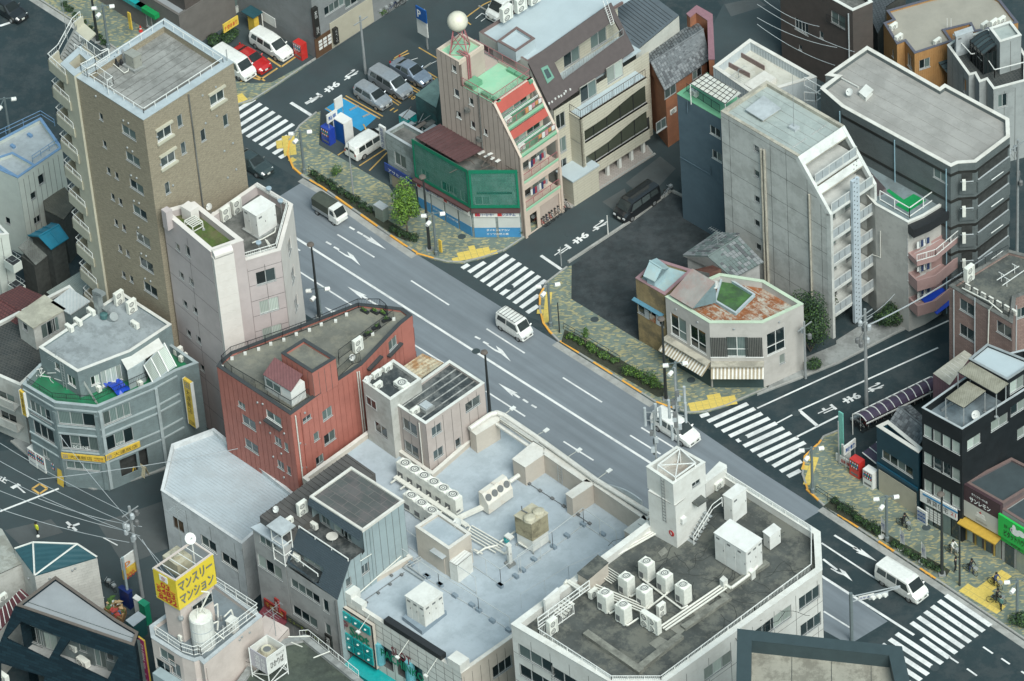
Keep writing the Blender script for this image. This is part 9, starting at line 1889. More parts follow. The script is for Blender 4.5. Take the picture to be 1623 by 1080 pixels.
C1=P(*v2(1060,390),0);b=Bld('white_corner_house','cream white house with dark framed windows behind the tan tower','house',[C1,C1-DR*8,C1-DR*8+DS*13,C1+DS*13],8.5,M_wpan,MR,par=.2,pw=.2,world=True);b.win(3,v2,[(1140,130,2.,1.5,'k'),(1440,20,1.6,1.6,'k')]);b.fin()
C2=P(*v2(600,285),0);b=Bld('shop_row','row of shops with teal and green fascias along the top left pavement','building',[C2+DR*5.6,C2-DR*16,C2-DR*16+DS*7,C2+DR*5.6+DS*7],4.6,mat('brown_grey_front',(.13,.12,.11),.75,.1,1),M_rg,par=.2,pw=.2,world=True)
b.win(0,v2,[(430,130,4.,2.,'4k'),(660,215,1.6,1.6,'k')]);b.fin();A_,B_,U_,N_=b.eg(0);L=(B_-A_).length
for(x,y,w_,m_)in((500,30,3.6,Mtb),(660,170,2.8,M_mat)):q=onw(v2(x,y),A_,N_);ob((vz(q,2.9)-U_*w_/2+N_*.03,U_*w_,N_*.6,(0,0,.5),),'fascia',m_,b.rt)
c=Bld('','','',[C2+DR*5.5+DS*1,C2-DR*4+DS*1,C2-DR*4+DS*6.8,C2+DR*5.5+DS*6.8],7.4,M_dbr,M_rg,z0=4.3,par=.2,pw=.15,rt=b.rt,world=True,rn='upper_roof');c.win(0,v2,[(820,110,3.6,1.3,'4c')]);c.fin()
#VEHICLES
M_tyre=M_black;M_rim=pn('wheel_rim',(.35,.36,.36),.35,.6);M_cgl=glassm('car_glass',(.05,.062,.062),.12);M_lamp=pn('headlamp',(.6,.62,.62),.1,coat=1);M_tail=pn('tail_lamp',(.35,.01,.01),.2,coat=1);M_plt=pn('number_plate',(.6,.6,.55),.5)
def paint(n,c,m=0.):return pn(n,c,.3,m,1.)
P_w=paint('paint_white',(.7,.7,.66));P_s=paint('paint_silver',(.42,.44,.46),.5);P_r=paint('paint_red',(.4,.012,.012));P_k=paint('paint_black',(.012,.014,.016));P_b=paint('paint_bluegrey',(.3,.35,.42),.5);P_d=paint('paint_darkgreen',(.03,.045,.045))
KIND={'van':([(-2.35,.4,1.15,1.8,.8,.66),(-2.25,.3,1.15,1.95,.84,.72),(.9,.3,1.1,1.98,.85,.73),(1.3,.3,1.08,1.93,.85,.72),(1.98,.3,1.05,1.12,.83,.76),(2.28,.32,.85,.92,.79,.7),(2.36,.4,.6,.66,.72,.62)],3,(-1.45,1.5),(-2.1,1.25)),'kei':([(-1.68,.4,1.15,1.75,.7,.6),(-1.6,.3,1.15,1.86,.73,.64),(.7,.3,1.1,1.88,.74,.65),(.95,.3,1.08,1.84,.74,.64),(1.45,.3,1.,1.08,.72,.66),(1.66,.32,.8,.86,.69,.6),(1.7,.4,.6,.64,.62,.55)],3,(-1.1,1.1),(-1.5,.9)),'mini':([(-2.35,.4,1.05,1.45,.78,.58),(-2.2,.28,1.05,1.68,.85,.68),(-.5,.28,1.02,1.74,.88,.72),(.7,.28,1.,1.66,.88,.7),(1.55,.28,.98,1.05,.86,.74),(2.15,.3,.82,.9,.8,.68),(2.36,.4,.6,.68,.7,.56)],3,(-1.4,1.45),(-2.,.75)),'sedan':([(-2.22,.4,.85,.92,.72,.58),(-2.05,.3,.95,1.02,.82,.68),(-1.45,.28,.95,1.12,.85,.66),(-.8,.28,.94,1.44,.86,.58),(.3,.28,.92,1.46,.86,.6),(1.15,.28,.92,.98,.85,.7),(1.95,.3,.78,.84,.8,.66),(2.25,.4,.58,.64,.7,.56)],4,(-1.35,1.38),(-1.35,.25)),'hatch':([(-1.95,.4,.95,1.25,.74,.55),(-1.8,.28,.98,1.46,.82,.62),(-.6,.28,.96,1.52,.84,.62),(.3,.28,.94,1.48,.84,.61),(1.15,.28,.93,1.,.83,.7),(1.75,.3,.78,.84,.78,.64),(1.95,.4,.58,.64,.68,.55)],3,(-1.2,1.22),(-1.65,.35))}
def wheelset(t,xs,y,r=.32):
 for x in xs:
  for s in(-1,1):w=tb(((x,s*(y-.2),r),(x,s*y,r),r,16),'wheel',M_tyre,t,off=Z0);tb(((x,s*(y-.02),r),(x,s*(y+.012),r),r*.6,12),'rim',M_rim,w,off=Z0)
def car(kind,pxy,rz,label,pt,group=None,name='parked_car',cat='car',rack=0):
 st,wi,ax,sw=KIND[kind];t=T(name,label,cat,P(*pxy,0),group,rz);rows=[]
 for x,zb,zl,zt,hb,ht in st:rows.append([(x,ht*0.,zt+.03),(x,ht*.75,zt+.015),(x,ht,zt-.04),(x,hb,zl),(x,hb,zb+.22),(x,hb*.95,zb)])
 g=G()
 for a,b in zip(rows,rows[1:]):
  for j in rg(5):
   for s in(1,-1):
    q=[a[j],b[j],b[j+1],a[j+1]];q=[(x,y*s,z)for x,y,z in q];g.poly(q[::-1]if s>0 else q)
 for r,f in((rows[0],0),(rows[-1],1)):
  q=[(x,y,z)for x,y,z in r]+[(x,-y,z)for x,y,z in r[::-1]];g.poly(q if f else q[::-1])
 q=[r[5]for r in rows];g.poly([(x,y,z)for x,y,z in q]+[(x,-y,z)for x,y,z in q[::-1]])
 bd=g.bu('body',pt,t,off=Z0)
 def lp(x,k):
  for a,b in zip(st,st[1:]):
   if a[0]<=x<=b[0]+1e-6:f=(x-a[0])/(b[0]-a[0]);return a[k]+(b[k]-a[k])*f
  return st[-1][k]
 def patch(n,q):g=G();g.poly(q);g.poly(q[::-1]);g.bu(n,M_cgl,t,off=Z0)
 a,b=st[wi],st[wi+1];e=.018
 def mid(f,m):x=a[0]+(b[0]-a[0])*f;z=a[3]+(b[3]-a[3])*f;h=a[5]+(b[5]-a[5])*f;return(x+e,m*(h-.07),z+.03+e)
 patch('windscreen',[mid(.08,-1),mid(.9,-1),mid(.9,1),mid(.08,1)])
 x0,x1=sw;n=3 if x1-x0>2.6 else 2
 for s in(1,-1):
  for k in rg(n):
   xa=x0+(x1-x0)*k/n+.05;xb=x0+(x1-x0)*(k+1)/n-.05;v=[]
   for x,f in((xa,.12),(xb+(.35 if k==n-1 else 0),.12),(xb,.85),(xa+(.12 if k==0 else 0),.85)):
    zb,zt=lp(x,2),lp(x,3)-.04;y=lp(x,4)+(lp(x,5)-lp(x,4))*f;v.append((x,s*(y+e),zb+(zt-zb)*f+.01))
   patch('side_window',v)
  tb(((sw[1]+.35,s*lp(sw[1]+.35,4),lp(sw[1],2)+.02),(sw[1]+.35,s*(lp(sw[1],4)+.18),lp(sw[1],2)+.1),.07,6),'mirror',pt,t,off=Z0)
  xn=st[-2][0];ob(((xn-.12,s*(st[-2][4]-.2)-.12,.62),(.24,0,0),(0,.26,0),(0,0,.14)),'headlight',M_lamp,t,off=Z0);ob(((st[0][0]-.01,s*(st[0][4]-.1)-.07,.8),(.08,0,0),(0,.16,0),(0,0,.3)),'tail_light',M_tail,t,off=Z0)
 r=st[0];r1_=st[1];sl_=st[2]if kind=='sedan' else r1_
 if kind=='sedan':a_,b_=st[2],st[3];patch('rear_window',[(a_[0]+.12,-.5,a_[3]+.1),(b_[0]-.1,-.48,b_[3]-.02),(b_[0]-.1,.48,b_[3]-.02),(a_[0]+.12,.5,a_[3]+.1)])
 else:patch('rear_window',[(r[0]-.02,-r[4]+.14,r[2]+.06),(r[0]-.02,-r[5]+.08,r[3]-.08),(r[0]-.02,r[5]-.08,r[3]-.08),(r[0]-.02,r[4]-.14,r[2]+.06)])
 ob(((st[-1][0]-.02,-.5,.42),(.05,0,0),(0,1,0),(0,0,.12)),'grille',M_black,t,off=Z0);ob(((st[-1][0]+.005,-.17,.46),(.04,0,0),(0,.34,0),(0,0,.16)),'number_plate',M_plt,t,off=Z0);ob(((st[-1][0]-.16,-st[-1][4],.28),(.2,0,0),(0,2*st[-1][4],0),(0,0,.14)),'bumper',pt,t,off=Z0)
 wheelset(t,ax,st[2][4]-.01,.3 if kind in('kei','hatch')else .33)
 if rack:
  for k in rg(7):x=-1.4+k*.36;tb(((x,-.62,1.98),(x,.62,1.98),.02),'roof_bar',MK,t,off=Z0)
  for s in(-1,1):tb(((-1.45,s*.6,1.96),(.8,s*.6,1.96),.02),'roof_rail',MK,t,off=Z0)
 return t
FD,FSS,FSN=AR,AS,AS+pi
car('kei',(816,527),FD,'small white van with a black ladder rack on its roof, driving down the main road',P_w,name='kei_van',cat='van',rack=1)
car('mini',(1071,688),FD,'white people carrier on the main road half hidden behind the phone masts',P_w,name='people_carrier',cat='car')
car('van',(1429,934),FD,'long white van approaching the lower right crossing',P_w,name='delivery_van',cat='van')
car('van',(1010,333),FSN,'black van parked in the side street beside the vacant lot',P_k,name='black_van',cat='van')
car('hatch',(592,161),FD,'small silver hatchback nearest the blue parking bay',P_s,'cars in the corner car park');car('mini',(620,141),FD,'silver estate car between the hatchback and the bluish saloon',P_s,'cars in the corner car park');car('sedan',(652,122),FD,'bluish silver saloon parked beside the silver estate car',P_b,'cars in the corner car park');car('mini',(585,236),FSS,'white minivan parked behind the blue drinks machine',P_w,'cars in the corner car park')
car('sedan',(398,102),FD,'bright red car parked between two white vehicles',P_r,'cars in the upper car park');car('mini',(431,81),FD,'white minivan parked beside the green fence, right of the red car',P_w,'cars in the upper car park');car('van',(372,112),FD,'white van partly hidden behind the tan tower roof corner',P_w,'cars in the upper car park',cat='van',name='parked_van')
car('sedan',(401,266),FD,'dark green grey taxi half hidden behind the tan tower',P_d,name='taxi',cat='taxi');car('sedan',(14,22),FD,'black taxi with bright headlights at the top left corner',P_k,name='taxi',cat='taxi');car('van',(806,18),FSN,'white van parked behind the pale blue roof',P_w,name='parked_van',cat='van');car('sedan',(842,-4),FSN,'dark car cut off by the top edge of the picture',P_k)
t=T('light_truck','small white truck with a dark green canvas cover on the main road','truck',P(524,344,0),None,FD);M_canv=mat('canvas_green',(.055,.065,.05),.8,.12,2)
rows=[(.55,.35,1.75,.7,.6),(1.15,.35,1.72,.7,.6),(1.6,.35,1.05,.7,.62),(1.7,.4,.8,.66,.6)]
g=G()
for a,b in zip(rows,rows[1:]):
 pa=[(a[0],-a[4],a[2]),(a[0],a[4],a[2]),(a[0],a[3],1.),(a[0],a[3],a[1]),(a[0],-a[3],a[1]),(a[0],-a[3],1.)];pb=[(b[0],-b[4],b[2]),(b[0],b[4],b[2]),(b[0],b[3],min(1.,b[2])),(b[0],b[3],b[1]),(b[0],-b[3],b[1]),(b[0],-b[3],min(1.,b[2]))]
 for i in rg(6):g.poly([pa[i-1],pb[i-1],pb[i],pa[i]])
g.poly([(.55,-.6,1.75),(.55,-.7,.35),(.55,.7,.35),(.55,.6,1.75)]);g.poly([(1.7,-.6,.8),(1.7,.6,.8),(1.7,.66,.4),(1.7,-.66,.4)]);g.bu('cab',P_w,t,off=Z0)
for q,n in(([(1.2,-.55,1.7),(1.6,-.57,1.1),(1.6,.57,1.1),(1.2,.55,1.7)],'windscreen'),([(.7,.66,1.15),(1.35,.69,1.1),(1.15,.63,1.6),(.7,.63,1.6)],'side_window'),([(.7,-.66,1.15),(1.35,-.69,1.1),(1.15,-.63,1.6),(.7,-.63,1.6)],'side_window')):
 g=G();q=[(x+.02,y*1.04,z+.02)for x,y,z in q];g.poly(q);g.poly(q[::-1]);g.bu(n,M_cgl,t,off=Z0)
ob(((-1.7,-.7,.55),(2.2,0,0),(0,1.4,0),(0,0,.35)),'cargo_bed',MS,t,off=Z0);g=G();pr=[(-.69,.9),(.69,.9),(.69,1.75),(.3,1.92),(-.3,1.92),(-.69,1.75)];l=[(-1.68,y,z)for y,z in pr];r=[(.5,y,z)for y,z in pr]
for i in rg(6):g.poly([l[i-1],r[i-1],r[i],l[i]])
g.poly(l);g.poly(r[::-1]);g.bu('canvas_cover',M_canv,t,off=Z0);wheelset(t,(-1.1,1.1),.69,.28);ob(((1.66,-.17,.42),(.06,0,0),(0,.34,0),(0,0,.15)),'number_plate',M_plt,t,off=Z0)
for s in(-.55,.4):ob(((1.66,s,.65),(.06,0,0),(0,.18,0),(0,0,.12)),'headlight',M_lamp,t,off=Z0)
#LAMPS, POLES, WIRES
M_pole=pn('pole_grey',(.13,.16,.165),.5);M_pold=pn('pole_dark',(.025,.03,.03),.5);M_globe=pn('lamp_white',(.7,.7,.66),.35)
def lamp3(b,tp,label):
 q=P(*b,.12);h=hgt(q,tp);t=T('street_lamp',label,'street lamp',q,'triple headed street lamps');lh((q,[(.2,0),(.2,.5),(.13,.55),(.11,h)],8,),'pole',M_pole,t)
 for d,l in((DS*.6+DR*.3,0),(-DS*.4-DR*.5,0),(-DS*.6+DR*.1,-.3)):
  e=q+d+up(h-.35+l);tb((q+up(h-.1),e+up(.1),.05),'arm',M_pole,t);tb((e-d.normalized()*.05-up(.05),e+d.normalized()*.42-up(.12),.2,10),'lamp_head',M_globe,t)
for i,(b,tp,l)in en((((482.6,274),(475.6,207),'lamp with white heads on the rounded kerb by the upper crossing'),((508,500),(512,456),'lamp with white heads in front of the pinkish block beside a dark pole'),((692,404.5),(686,337),'lamp with white heads in front of the netted house'),((873,517),(868,449),'lamp with white heads by the yellow paving at the middle crossing'),((1074,652),(1070,574),'lamp with white heads behind the phone masts near the corner shop'),((1288,781),(1286,709),'lamp with white heads beside the right hand crossing'),((1406,858),(1404,786),'lamp with white heads in the hedge before the dark blue shop'),((1612,982),(1612,918),'lamp with white heads at the lower right edge'),((172,76),(162,8),'lamp with white heads on the upper left pavement'),((20,240),(13,155),'lamp with white heads beyond the white house with blue copings'),((845,762),(843,712),'lamp with white heads rising behind the road side parapet'))):lamp3(b,tp,l)
def darkpole(b,tp,label,d=1):
 q=P(*b,.12);h=hgt(q,tp);t=T('dark_lamp_post',label,'lamp post',q,'tall dark lamp posts');lh((q,[(.17,0),(.15,.8),(.08,h)],8,),'pole',M_pold,t);lh((q+up(h-.1)-DR*.1,[(.12,0),(.34,.1),(.3,.22),(.1,.28)],10,),'lamp_head',Mb1,t);ps((([q+Vc(v)for v in((-.3,-.3,0),(.3,-.3,0),(.3,.3,0),(-.3,.3,0))]),.12,.25),'base',MN,t)
for b,tp,l in(((506,503),(499.5,389),'tall dark lamp post before the pinkish block'),((681,396),(671.8,282),'tall dark lamp post in front of the netted house'),((1055.7,633),(1046,507),'tall dark lamp post before the corner shop awning'),((1493,911),(1489,785),'tall dark lamp post before the black building shop fascia'),((777,660),(764,560),'tall dark lamp post beside the black roofed beige pink block'),((155,66),(148,-30),'tall dark lamp post on the upper left pavement')):darkpole(b,tp,l)
def pole(b,tp,label,r=.14,name='utility_pole',gear=0,m=None,arms=1):
 q=P(*b,.05);h=hgt(q,tp);t=T(name,label,'pole',q);tb((q,q+up(h),r,8,r*.75),'shaft',m or MS,t);rnd=RR(int(b[0]))
 for k in rg(arms):ob((q+up(h-.6-.8*k)-DS*.9,DS*1.8,DR*.08,(0,0,.08)),'crossarm',MS,t)
 for k in rg(gear):
  o=q+up(h*.62+rnd.uniform(0,h*.3))+DS*rnd.uniform(-.7,.7)+DR*rnd.uniform(-.5,.5);lh((o,[(.12,0),(.2,.08),(.2,.5),(.1,.6)],8,),'transformer' if k<3 else 'insulator',MO if k%3 else MA,t);tb((o+up(.3),q+up(h*.8),.025),'cable',MA,t)
 return q+up(h)
a=pole((1373.5,644),(1372,490),'tall utility pole crowded with transformers beside the bicycle shelter',.17,gear=9,arms=2);b=pole((226,947),(201,803),'leaning utility pole with tangled transformers in the lower left street',.17,gear=9,arms=2)
pole((579.6,117),(572,26),'concrete utility pole at the edge of the upper side street');pole((560.7,314),(553.7,227),'slim grey pole on the pavement beside the car park',.09,arms=0);pole((678,78),(674,15),'grey pole carrying the car park signs',.1,arms=0)
c=pole((1612,408),(1610,222),'utility pole at the right edge behind the brick building',.15,gear=4,arms=1);pole((1277,600),(1275,510),'utility pole against the ivy by the corner shop',.12,gear=2,arms=1);pole((1521,929),(1521,835),'dark signal pole by the cake shop',.1,m=M_pold,arms=0);pole((890,422),(888,392),'short pole at the entrance of the middle side street',.06,arms=0);pole((964,374),(962,342),'short white post at the corner of the vacant lot',.06,arms=0,m=MW);pole((887,528),(884,480),'slim signal post by the middle crossing',.07,arms=0,m=M_pold);pole((1330,735),(1338,668),'white sign pole at the bicycle parking entrance',.08,arms=0)
def wire(a,b,label,sag=.6,r=.025,n=10):
 t=T('overhead_wire',label,'wire',a,'overhead wires');pts=[a.lerp(b,k/n)-up(4*sag*(k/n)*(1-k/n))for k in rg(n+1)];pth((pts,r,4,),'wire',MO,t)
for k,(x,y,x2,y2)in en(((-20,690,205,815),(-20,720,215,835),(-20,745,222,850),(-20,800,205,860),(60,790,225,835),(95,690,210,830),(-20,770,200,842))):wire(P(x,y,8),P(x2,y2,8.5-.3*k),'thin overhead wires crossing the lower left street',.4)
for k,(x,y,x2,y2)in en(((218,850,360,1000),(225,855,300,960),(430,700,60,760))):wire(P(x,y,8),P(x2,y2,7),'overhead wires running down from the leaning utility pole' if k<2 else 'single overhead wire from the metal hall across the street',.4)
for k,(p0,p1)in en((((0,20),(440,235)),((0,80),(360,215)),((30,0),(280,120)),((0,110),(350,295)))):wire(P(*r4(*p0),10),P(*r4(*p1),9),'pale overhead wires crossing above the top right street',.5)
wire(a-up(2),P(*r8(1060,140),11),'thick pale cable from the crowded utility pole to the brick building',.5,.06);wire(a-up(1),P(*r8(620,330),9),'thin wires from the crowded pole towards the pink block',.3)
q=P(1350,1015,.1);t=T('signal_gantry','grey signal arm with pale lights reaching over the road at the lower right','traffic signal',q);tb((q,q+up(5.4),.16,8),'pole',M_pole,t);e=P(*r12(645,650),5.6);s=q+up(5.);tb((s,e,.05),'arm',MO,t);tb((s-up(.6),e-up(.15),.05),'arm',MO,t);m=s.lerp(e,.42);n=(e-s).normalized()
for k in rg(3):tb((m-up(.5)+n*.5*k,m-up(.5)+n*.5*k-DS*0.+DR*.3,.2,10),'signal_lens',M_globe,t)
ob((m-up(.75)-n*.3,n*1.6,DR*.12,(0,0,.5)),'signal_body',MO,t);ob((s.lerp(e,.15)-up(.6),n*1.3,DR*.05,(0,0,.45)),'street_name_plate',MW,t);text('浅草通り',s.lerp(e,.15)-up(.5)+DR*.06,n*1.2,up(.25),M_blul,t)
#PLANTING
def bed(pts,name='planting_bed'):g=G();g.flat([P(x,y,.16)for x,y in pts],.16);o=g.bu(name,M_soil);o['kind']='structure'
bed([r2(245,790),r2(275,775),r2(560,960),r2(720,1060),r2(735,1085),r2(690,1085),r2(640,1062)]);bed([r7(255,545),r7(270,490),r7(480,600),r7(720,745),r7(715,790),r7(690,795)]);bed([r12(300,290),r12(345,255),r12(600,425),r12(870,580),r12(850,610)])
SHP=[]
def shrub(q,r,h,label,seed,group,name='shrub',trunk=0,s=.16,n=None,mats=None):
 t=T(name,label,'tree' if trunk else 'shrub',q,group)
 if trunk:tb((q,q+up(trunk+h*.5),.1 if h>2 else .04,6,.03),'trunk',Mb1,t)
 if h>3:
  for k in rg(5):a=k*1.3;tb((q+up(trunk),q+up(trunk+h*.5)+Vc((cos(a),sin(a),0))*r*.6,.05,5,.015),'limb',Mb1,t)
 lvs(q+up(trunk+h*.5),r,r,h*.55,n or int(420*r*h/s*.16),s,parent=t,seed=seed,lump=9,name='crown',mats=mats);return t
MG=[Mlf,Mld,M_leafy];MD=[Mld,Mlf,Mld]
shrub(P(646,371,.15),1.55,4.7,'rounded bright green street tree beside the netted house',5,None,'street_tree',1.2,.24,4200,[M_leafy,Mlf,Mlf])
shrub(P(928,550,.15),.55,1.6,'young slender tree in the planting strip before the vacant lot',6,None,'young_tree',.9,.14,420)
rnd=RR(42)
ORD='first second third fourth fifth sixth seventh eighth ninth'.split()
def strip(zf,a,b,n,label,group,r=(.45,.72),mats=None):
 for k in rg(n):
  f=(k+.5)/n;x=a[0]+(b[0]-a[0])*f+rnd.uniform(-6,6);y=a[1]+(b[1]-a[1])*f+rnd.uniform(-5,5);rr=rnd.uniform(*r);shrub(P(*zf(x,y),.15),rr,rr*1.3,ORD[k]+' of the '+label+', from the upper left',k+int(a[0]),group,s=.15,n=420,mats=mats)
strip(r2,(265,790),(540,965),9,'dark shrubs by the car park','hedge by the car park',mats=MD);strip(r2,(620,1040),(735,1090),4,'shrubs under the street tree','shrubs under the street tree',mats=MD);strip(r7,(280,520),(500,650),8,'green shrubs before the vacant lot','hedge before the vacant lot',mats=MG);strip(r7,(540,690),(700,755),5,'larger shrubs before the corner shop','hedge before the corner shop',(.8,1.1),MG);strip(r12,(340,275),(560,430),8,'shrubs at the right hand crossing','hedge at the right crossing',mats=MD);strip(r12,(600,460),(830,600),7,'dark shrubs beside the white van','hedge beside the white van',(.5,.65),MD);strip(q1,(560,40),(960,430),9,'shrubs on the upper left kerb','hedge on the upper left kerb',(.35,.6),MD)
for x,y,r,h,l in((380,800,.7,1.6,'upright bush among the kerbside shrubs by the car park'),):shrub(P(*r2(x,y),.15),r,h,l,9,None,s=.13)
for zf,x,y,r,h,l in((r8,240,590,2.5,7.,'tall ivy clad shrub between the corner shop and the concrete block'),(r8,290,450,2.,5.,'dark bush behind the corner shop roof'),(r8,255,680,.9,1.6,'low green plants at the foot of the ivy'),(r8,590,480,1.6,2.6,'dark rounded bush beside the pink block'),(u5,590,640,1.2,2.5,'dark bush under the carport'),(v3,1330,130,1.,1.2,'leafy potted shrubs outside the grey corner house'),(v3,1040,330,.5,.6,'small potted flowers below the cream shutter'),(r12,1190,830,1.,1.3,'dark bush at the lower right edge'),(r9,395,660,.4,.5,'small plants beside the planter box'),(v2,1400,380,1.3,.9,'green climbing plants on the car park fence'),(v2,1250,420,1.,.8,'green weeds below the cream white house'),(u1,955,945,.45,.9,'small shrub at the corner of the netted house')):shrub(P(*zf(x,y),.1),r,h,l,int(x),None,s=.2,n=int(1500*r*r),mats=MD if y>200 else MG)
for pts in((r2(255,780),r2(545,965)),(r7(265,490),r7(520,640)),(r12(265,230),r12(480,370))):t=T('kerb_fence','low dark fence rail beside the kerbside shrubs '+('by the car park' if pts[0][0]<500 else 'before the vacant lot' if pts[0][0]<1000 else 'at the right crossing'),'fence',P(*pts[0],.12));rlg(t,[P(*pts[0],.12),P(*pts[1],.12)],.8,M_pold,post=1.5,rs_=(1,.5))
#PEOPLE AND BICYCLES
M_skin=pn('skin',(.42,.26,.18),.6);M_hair=pn('hair_black',(.012,.01,.009),.6)
def person(q,rz,label,top,leg,ride=0,name='person'):
 """one skinned body with separate hair, optional riding pose"""
 t=T(name,label,'person',q,None,rz);hz=.95 if ride else .88
 kn=[(.28,.42),(.05,.55)]if ride else[(.08,.46),(-.04,.46)];ft=[(.22,.12),(-.05,.25)]if ride else[(.02,.06),(-.14,.06)]
 lx=.12 if ride else 0
 J=[(0,0,hz,.13,1),(lx*.4,0,hz+.25,.14,0),(lx,0,hz+.46,.13,0),(lx+.02,0,hz+.56,.055,0),(lx+.05,0,hz+.68,.1,0)];E=[(0,1),(1,2),(2,3),(3,4)];me=[0,0,0,2,2]
 for s,k in((1,0),(-1,1)):
  b=len(J);hx,hzz=((.45,hz+.12)if ride else(.05*s,hz-.05));J+=[(0,.09*s,hz-.06,.085,0),(kn[k][0],.1*s,kn[k][1],.06,0),(ft[k][0],.1*s,ft[k][1],.045,0),(ft[k][0]+.14,.1*s,ft[k][1]-.02,.04,0),(lx,.19*s,hz+.44,.06,0),((lx+.2 if ride else 0.),.24*s,hz+.18,.045,0),(hx,.2*s,hzz,.035,0)]
  E+=[(0,b),(b,b+1),(b+1,b+2),(b+2,b+3),(2,b+4),(b+4,b+5),(b+5,b+6)]
 m=bpy.data.meshes.new('body');m.from_pydata([j[:3]for j in J],E,[]);o=mobj('body',m,t)
 for c in(top,leg,M_skin):m.materials.append(c)
 md=o.modifiers.new('s','SKIN');md.use_smooth_shade=True;sk_=m.skin_vertices[0].data if m.skin_vertices else None
 if sk_ is None:
  bpy.context.view_layer.objects.active=o
 for i,j in en(J):
  if sk_:sk_[i].radius=(j[3],j[3]);sk_[i].use_root=bool(j[4])
 o.modifiers.new('u','SUBSURF').levels=1;dg=bpy.context.evaluated_depsgraph_get();e=bpy.data.meshes.new_from_object(o.evaluated_get(dg))
 if len(e.materials)<3:
  e.materials.clear();[e.materials.append(c)for c in(top,leg,M_skin)]
 for p in e.polygons:z=p.center.z;p.material_index=2 if z>hz+.53 or(z<hz+.02 and abs(p.center.y)>.19 and not ride)else(1 if z<hz+.02 else 0)
 o.modifiers.clear();o.data=e;lh(((lx+.03,0,hz+.7),[(.1,-.04),(.115,.03),(.09,.1),(.03,.125)],8,),'hair',M_hair,t,off=Z0);return t
BK={}
def bike(q,rz,label,col,group=None):
 t=T('bicycle',label,'bicycle',q,group,rz)
 if 'w' not in BK:
  g=G();n=14
  for k in rg(n):a,b=2*pi*k/n,2*pi*(k+1)/n;g.tu((.33*cos(a),0,.33*sin(a)),(.33*cos(b),0,.33*sin(b)),.022,4)
  for k in rg(0,n,2):a=2*pi*k/n;g.tu((0,0,0),(.33*cos(a),0,.33*sin(a)),.005,3)
  BK['w']=g.mesh('wheel',M_black)
 for x in(-.52,.52):mobj('wheel',BK['w'],t,(x,0,.35))
 k=col.name
 if k not in BK:g=G();[g.tu(a,b,.024,4)for a,b in(((-.52,0,.35),(-.15,0,.35)),((-.15,0,.35),(-.25,0,.8)),((-.15,0,.35),(.38,0,.72)),((-.22,0,.7),(.36,0,.8)),((.52,0,.35),(.34,0,.95)),((-.52,0,.35),(-.22,0,.7)))];BK[k]=g.mesh('frame',col)
 mobj('frame',BK[k],t)
 if 'h' not in BK:g=G();g.tu((.3,-.28,1.),(.3,.28,1.),.02);BK['h']=g.mesh('handlebar',MS);g=G();g.box(-.36,-.08,.82,-.12,.08,.88);BK['s']=g.mesh('saddle',M_black);g=G();g.box(.42,-.16,.75,.72,.16,.98);BK['b']=g.mesh('basket',MS)
 for n_,k_ in(('handlebar','h'),('saddle','s'),('basket','b')):mobj(n_,BK[k_],t)
 return t
C_k=pn('cloth_black',(.015,.016,.018));C_n=pn('cloth_navy',(.03,.05,.12));C_w=pn('cloth_white',(.6,.6,.57));C_g=pn('cloth_grey',(.3,.32,.33));C_b=pn('cloth_beige',(.4,.33,.24));C_gr=pn('cloth_greenish',(.1,.2,.17))
for x,y,rz,l,tp,lg,rd in((50,400,FD,'cyclist in black riding past the picture board',C_k,C_k,1),(370,575,FD,'cyclist in a pale jacket beside the dark signal pole',C_w,C_b,1),(392,690,0,'man in a black suit standing beside the dark signal pole',C_k,C_k,0),(490,700,FD,'cyclist in a dark coat riding towards the yellow tactile paving',C_k,C_n,1),(652,790,FD,'cyclist in dark clothes crossing the yellow tactile strip',C_n,C_k,1),(660,900,FD+.5,'person in black waiting with a bicycle at the crossing',C_k,C_k,1),(690,945,FSN,'person in a greenish top standing at the kerb of the lower right crossing',C_gr,C_k,0)):
 q=P(*u9(x,y),.12);person(q,rz,l,tp,lg,rd)
 if rd:bike(q,rz,'bicycle ridden by the '+l.split(' riding')[0].split(' crossing')[0].split(' beside')[0].split(' waiting')[0]+(' near the kerb' if y>850 else ' on the right hand pavement' if y<500 else ' before the cake shop'),C_k)
person(P(*s5(217,1045),.02),FSN,'road guard in a white helmet and yellow vest in the lower left street',pn('vest_yellow',(.55,.6,.05)),C_k,0)
t=T('helmet','white safety helmet worn by the road guard','helmet',P(*s5(217,1045),1.6));lh((P(*s5(217,1045),1.62),[(.16,0),(.14,.08),(.05,.15)],10,),'shell',MW,t)
cols=[C_k,paint('bike_red',(.35,.03,.03)),MS,pn('bike_white',(.5,.5,.48)),C_n]
for k in rg(10):bike(P(*u1(1105+k*22,870-k*17),.1),AS+pi/2+rnd.uniform(-.35,.35),['red bicycle at the near end of the row by the beige apartments','bicycles parked in a row beside the stepped beige apartments'][k>0],cols[1]if k==0 else cols[(k*2)%5],'bicycles by the beige apartments')
for k in rg(26):bike(P(*u7(150+k*17.5,775-k*9.2),.02),AS+pi/2+rnd.uniform(-.1,.1),'bicycles packed under the curved purple shelter roof',cols[(k*3)%5],'bicycles under the shelter')
for k in rg(6):bike(P(*v3(1240+k*55,215-k*30),.05),AS+rnd.uniform(-.5,.5),'bicycles left among the pots outside the grey corner house',cols[k%5],'bicycles by the potted plants')
for k in rg(3):bike(P(*s7(690+k*50,385+k*20),.05),AR+rnd.uniform(-.5,.5),'black bicycles in the cluttered yard behind the navy building',C_k,'bicycles in the yard')
for k,(x,y)in en(((430,715),(495,720),(745,665))):bike(P(*s5(x,y),.12),AR+.2,['bicycle at the left of the restaurant shopfront','bicycle in the middle of the restaurant shopfront','bicycle standing in the restaurant entrance'][k],C_k)
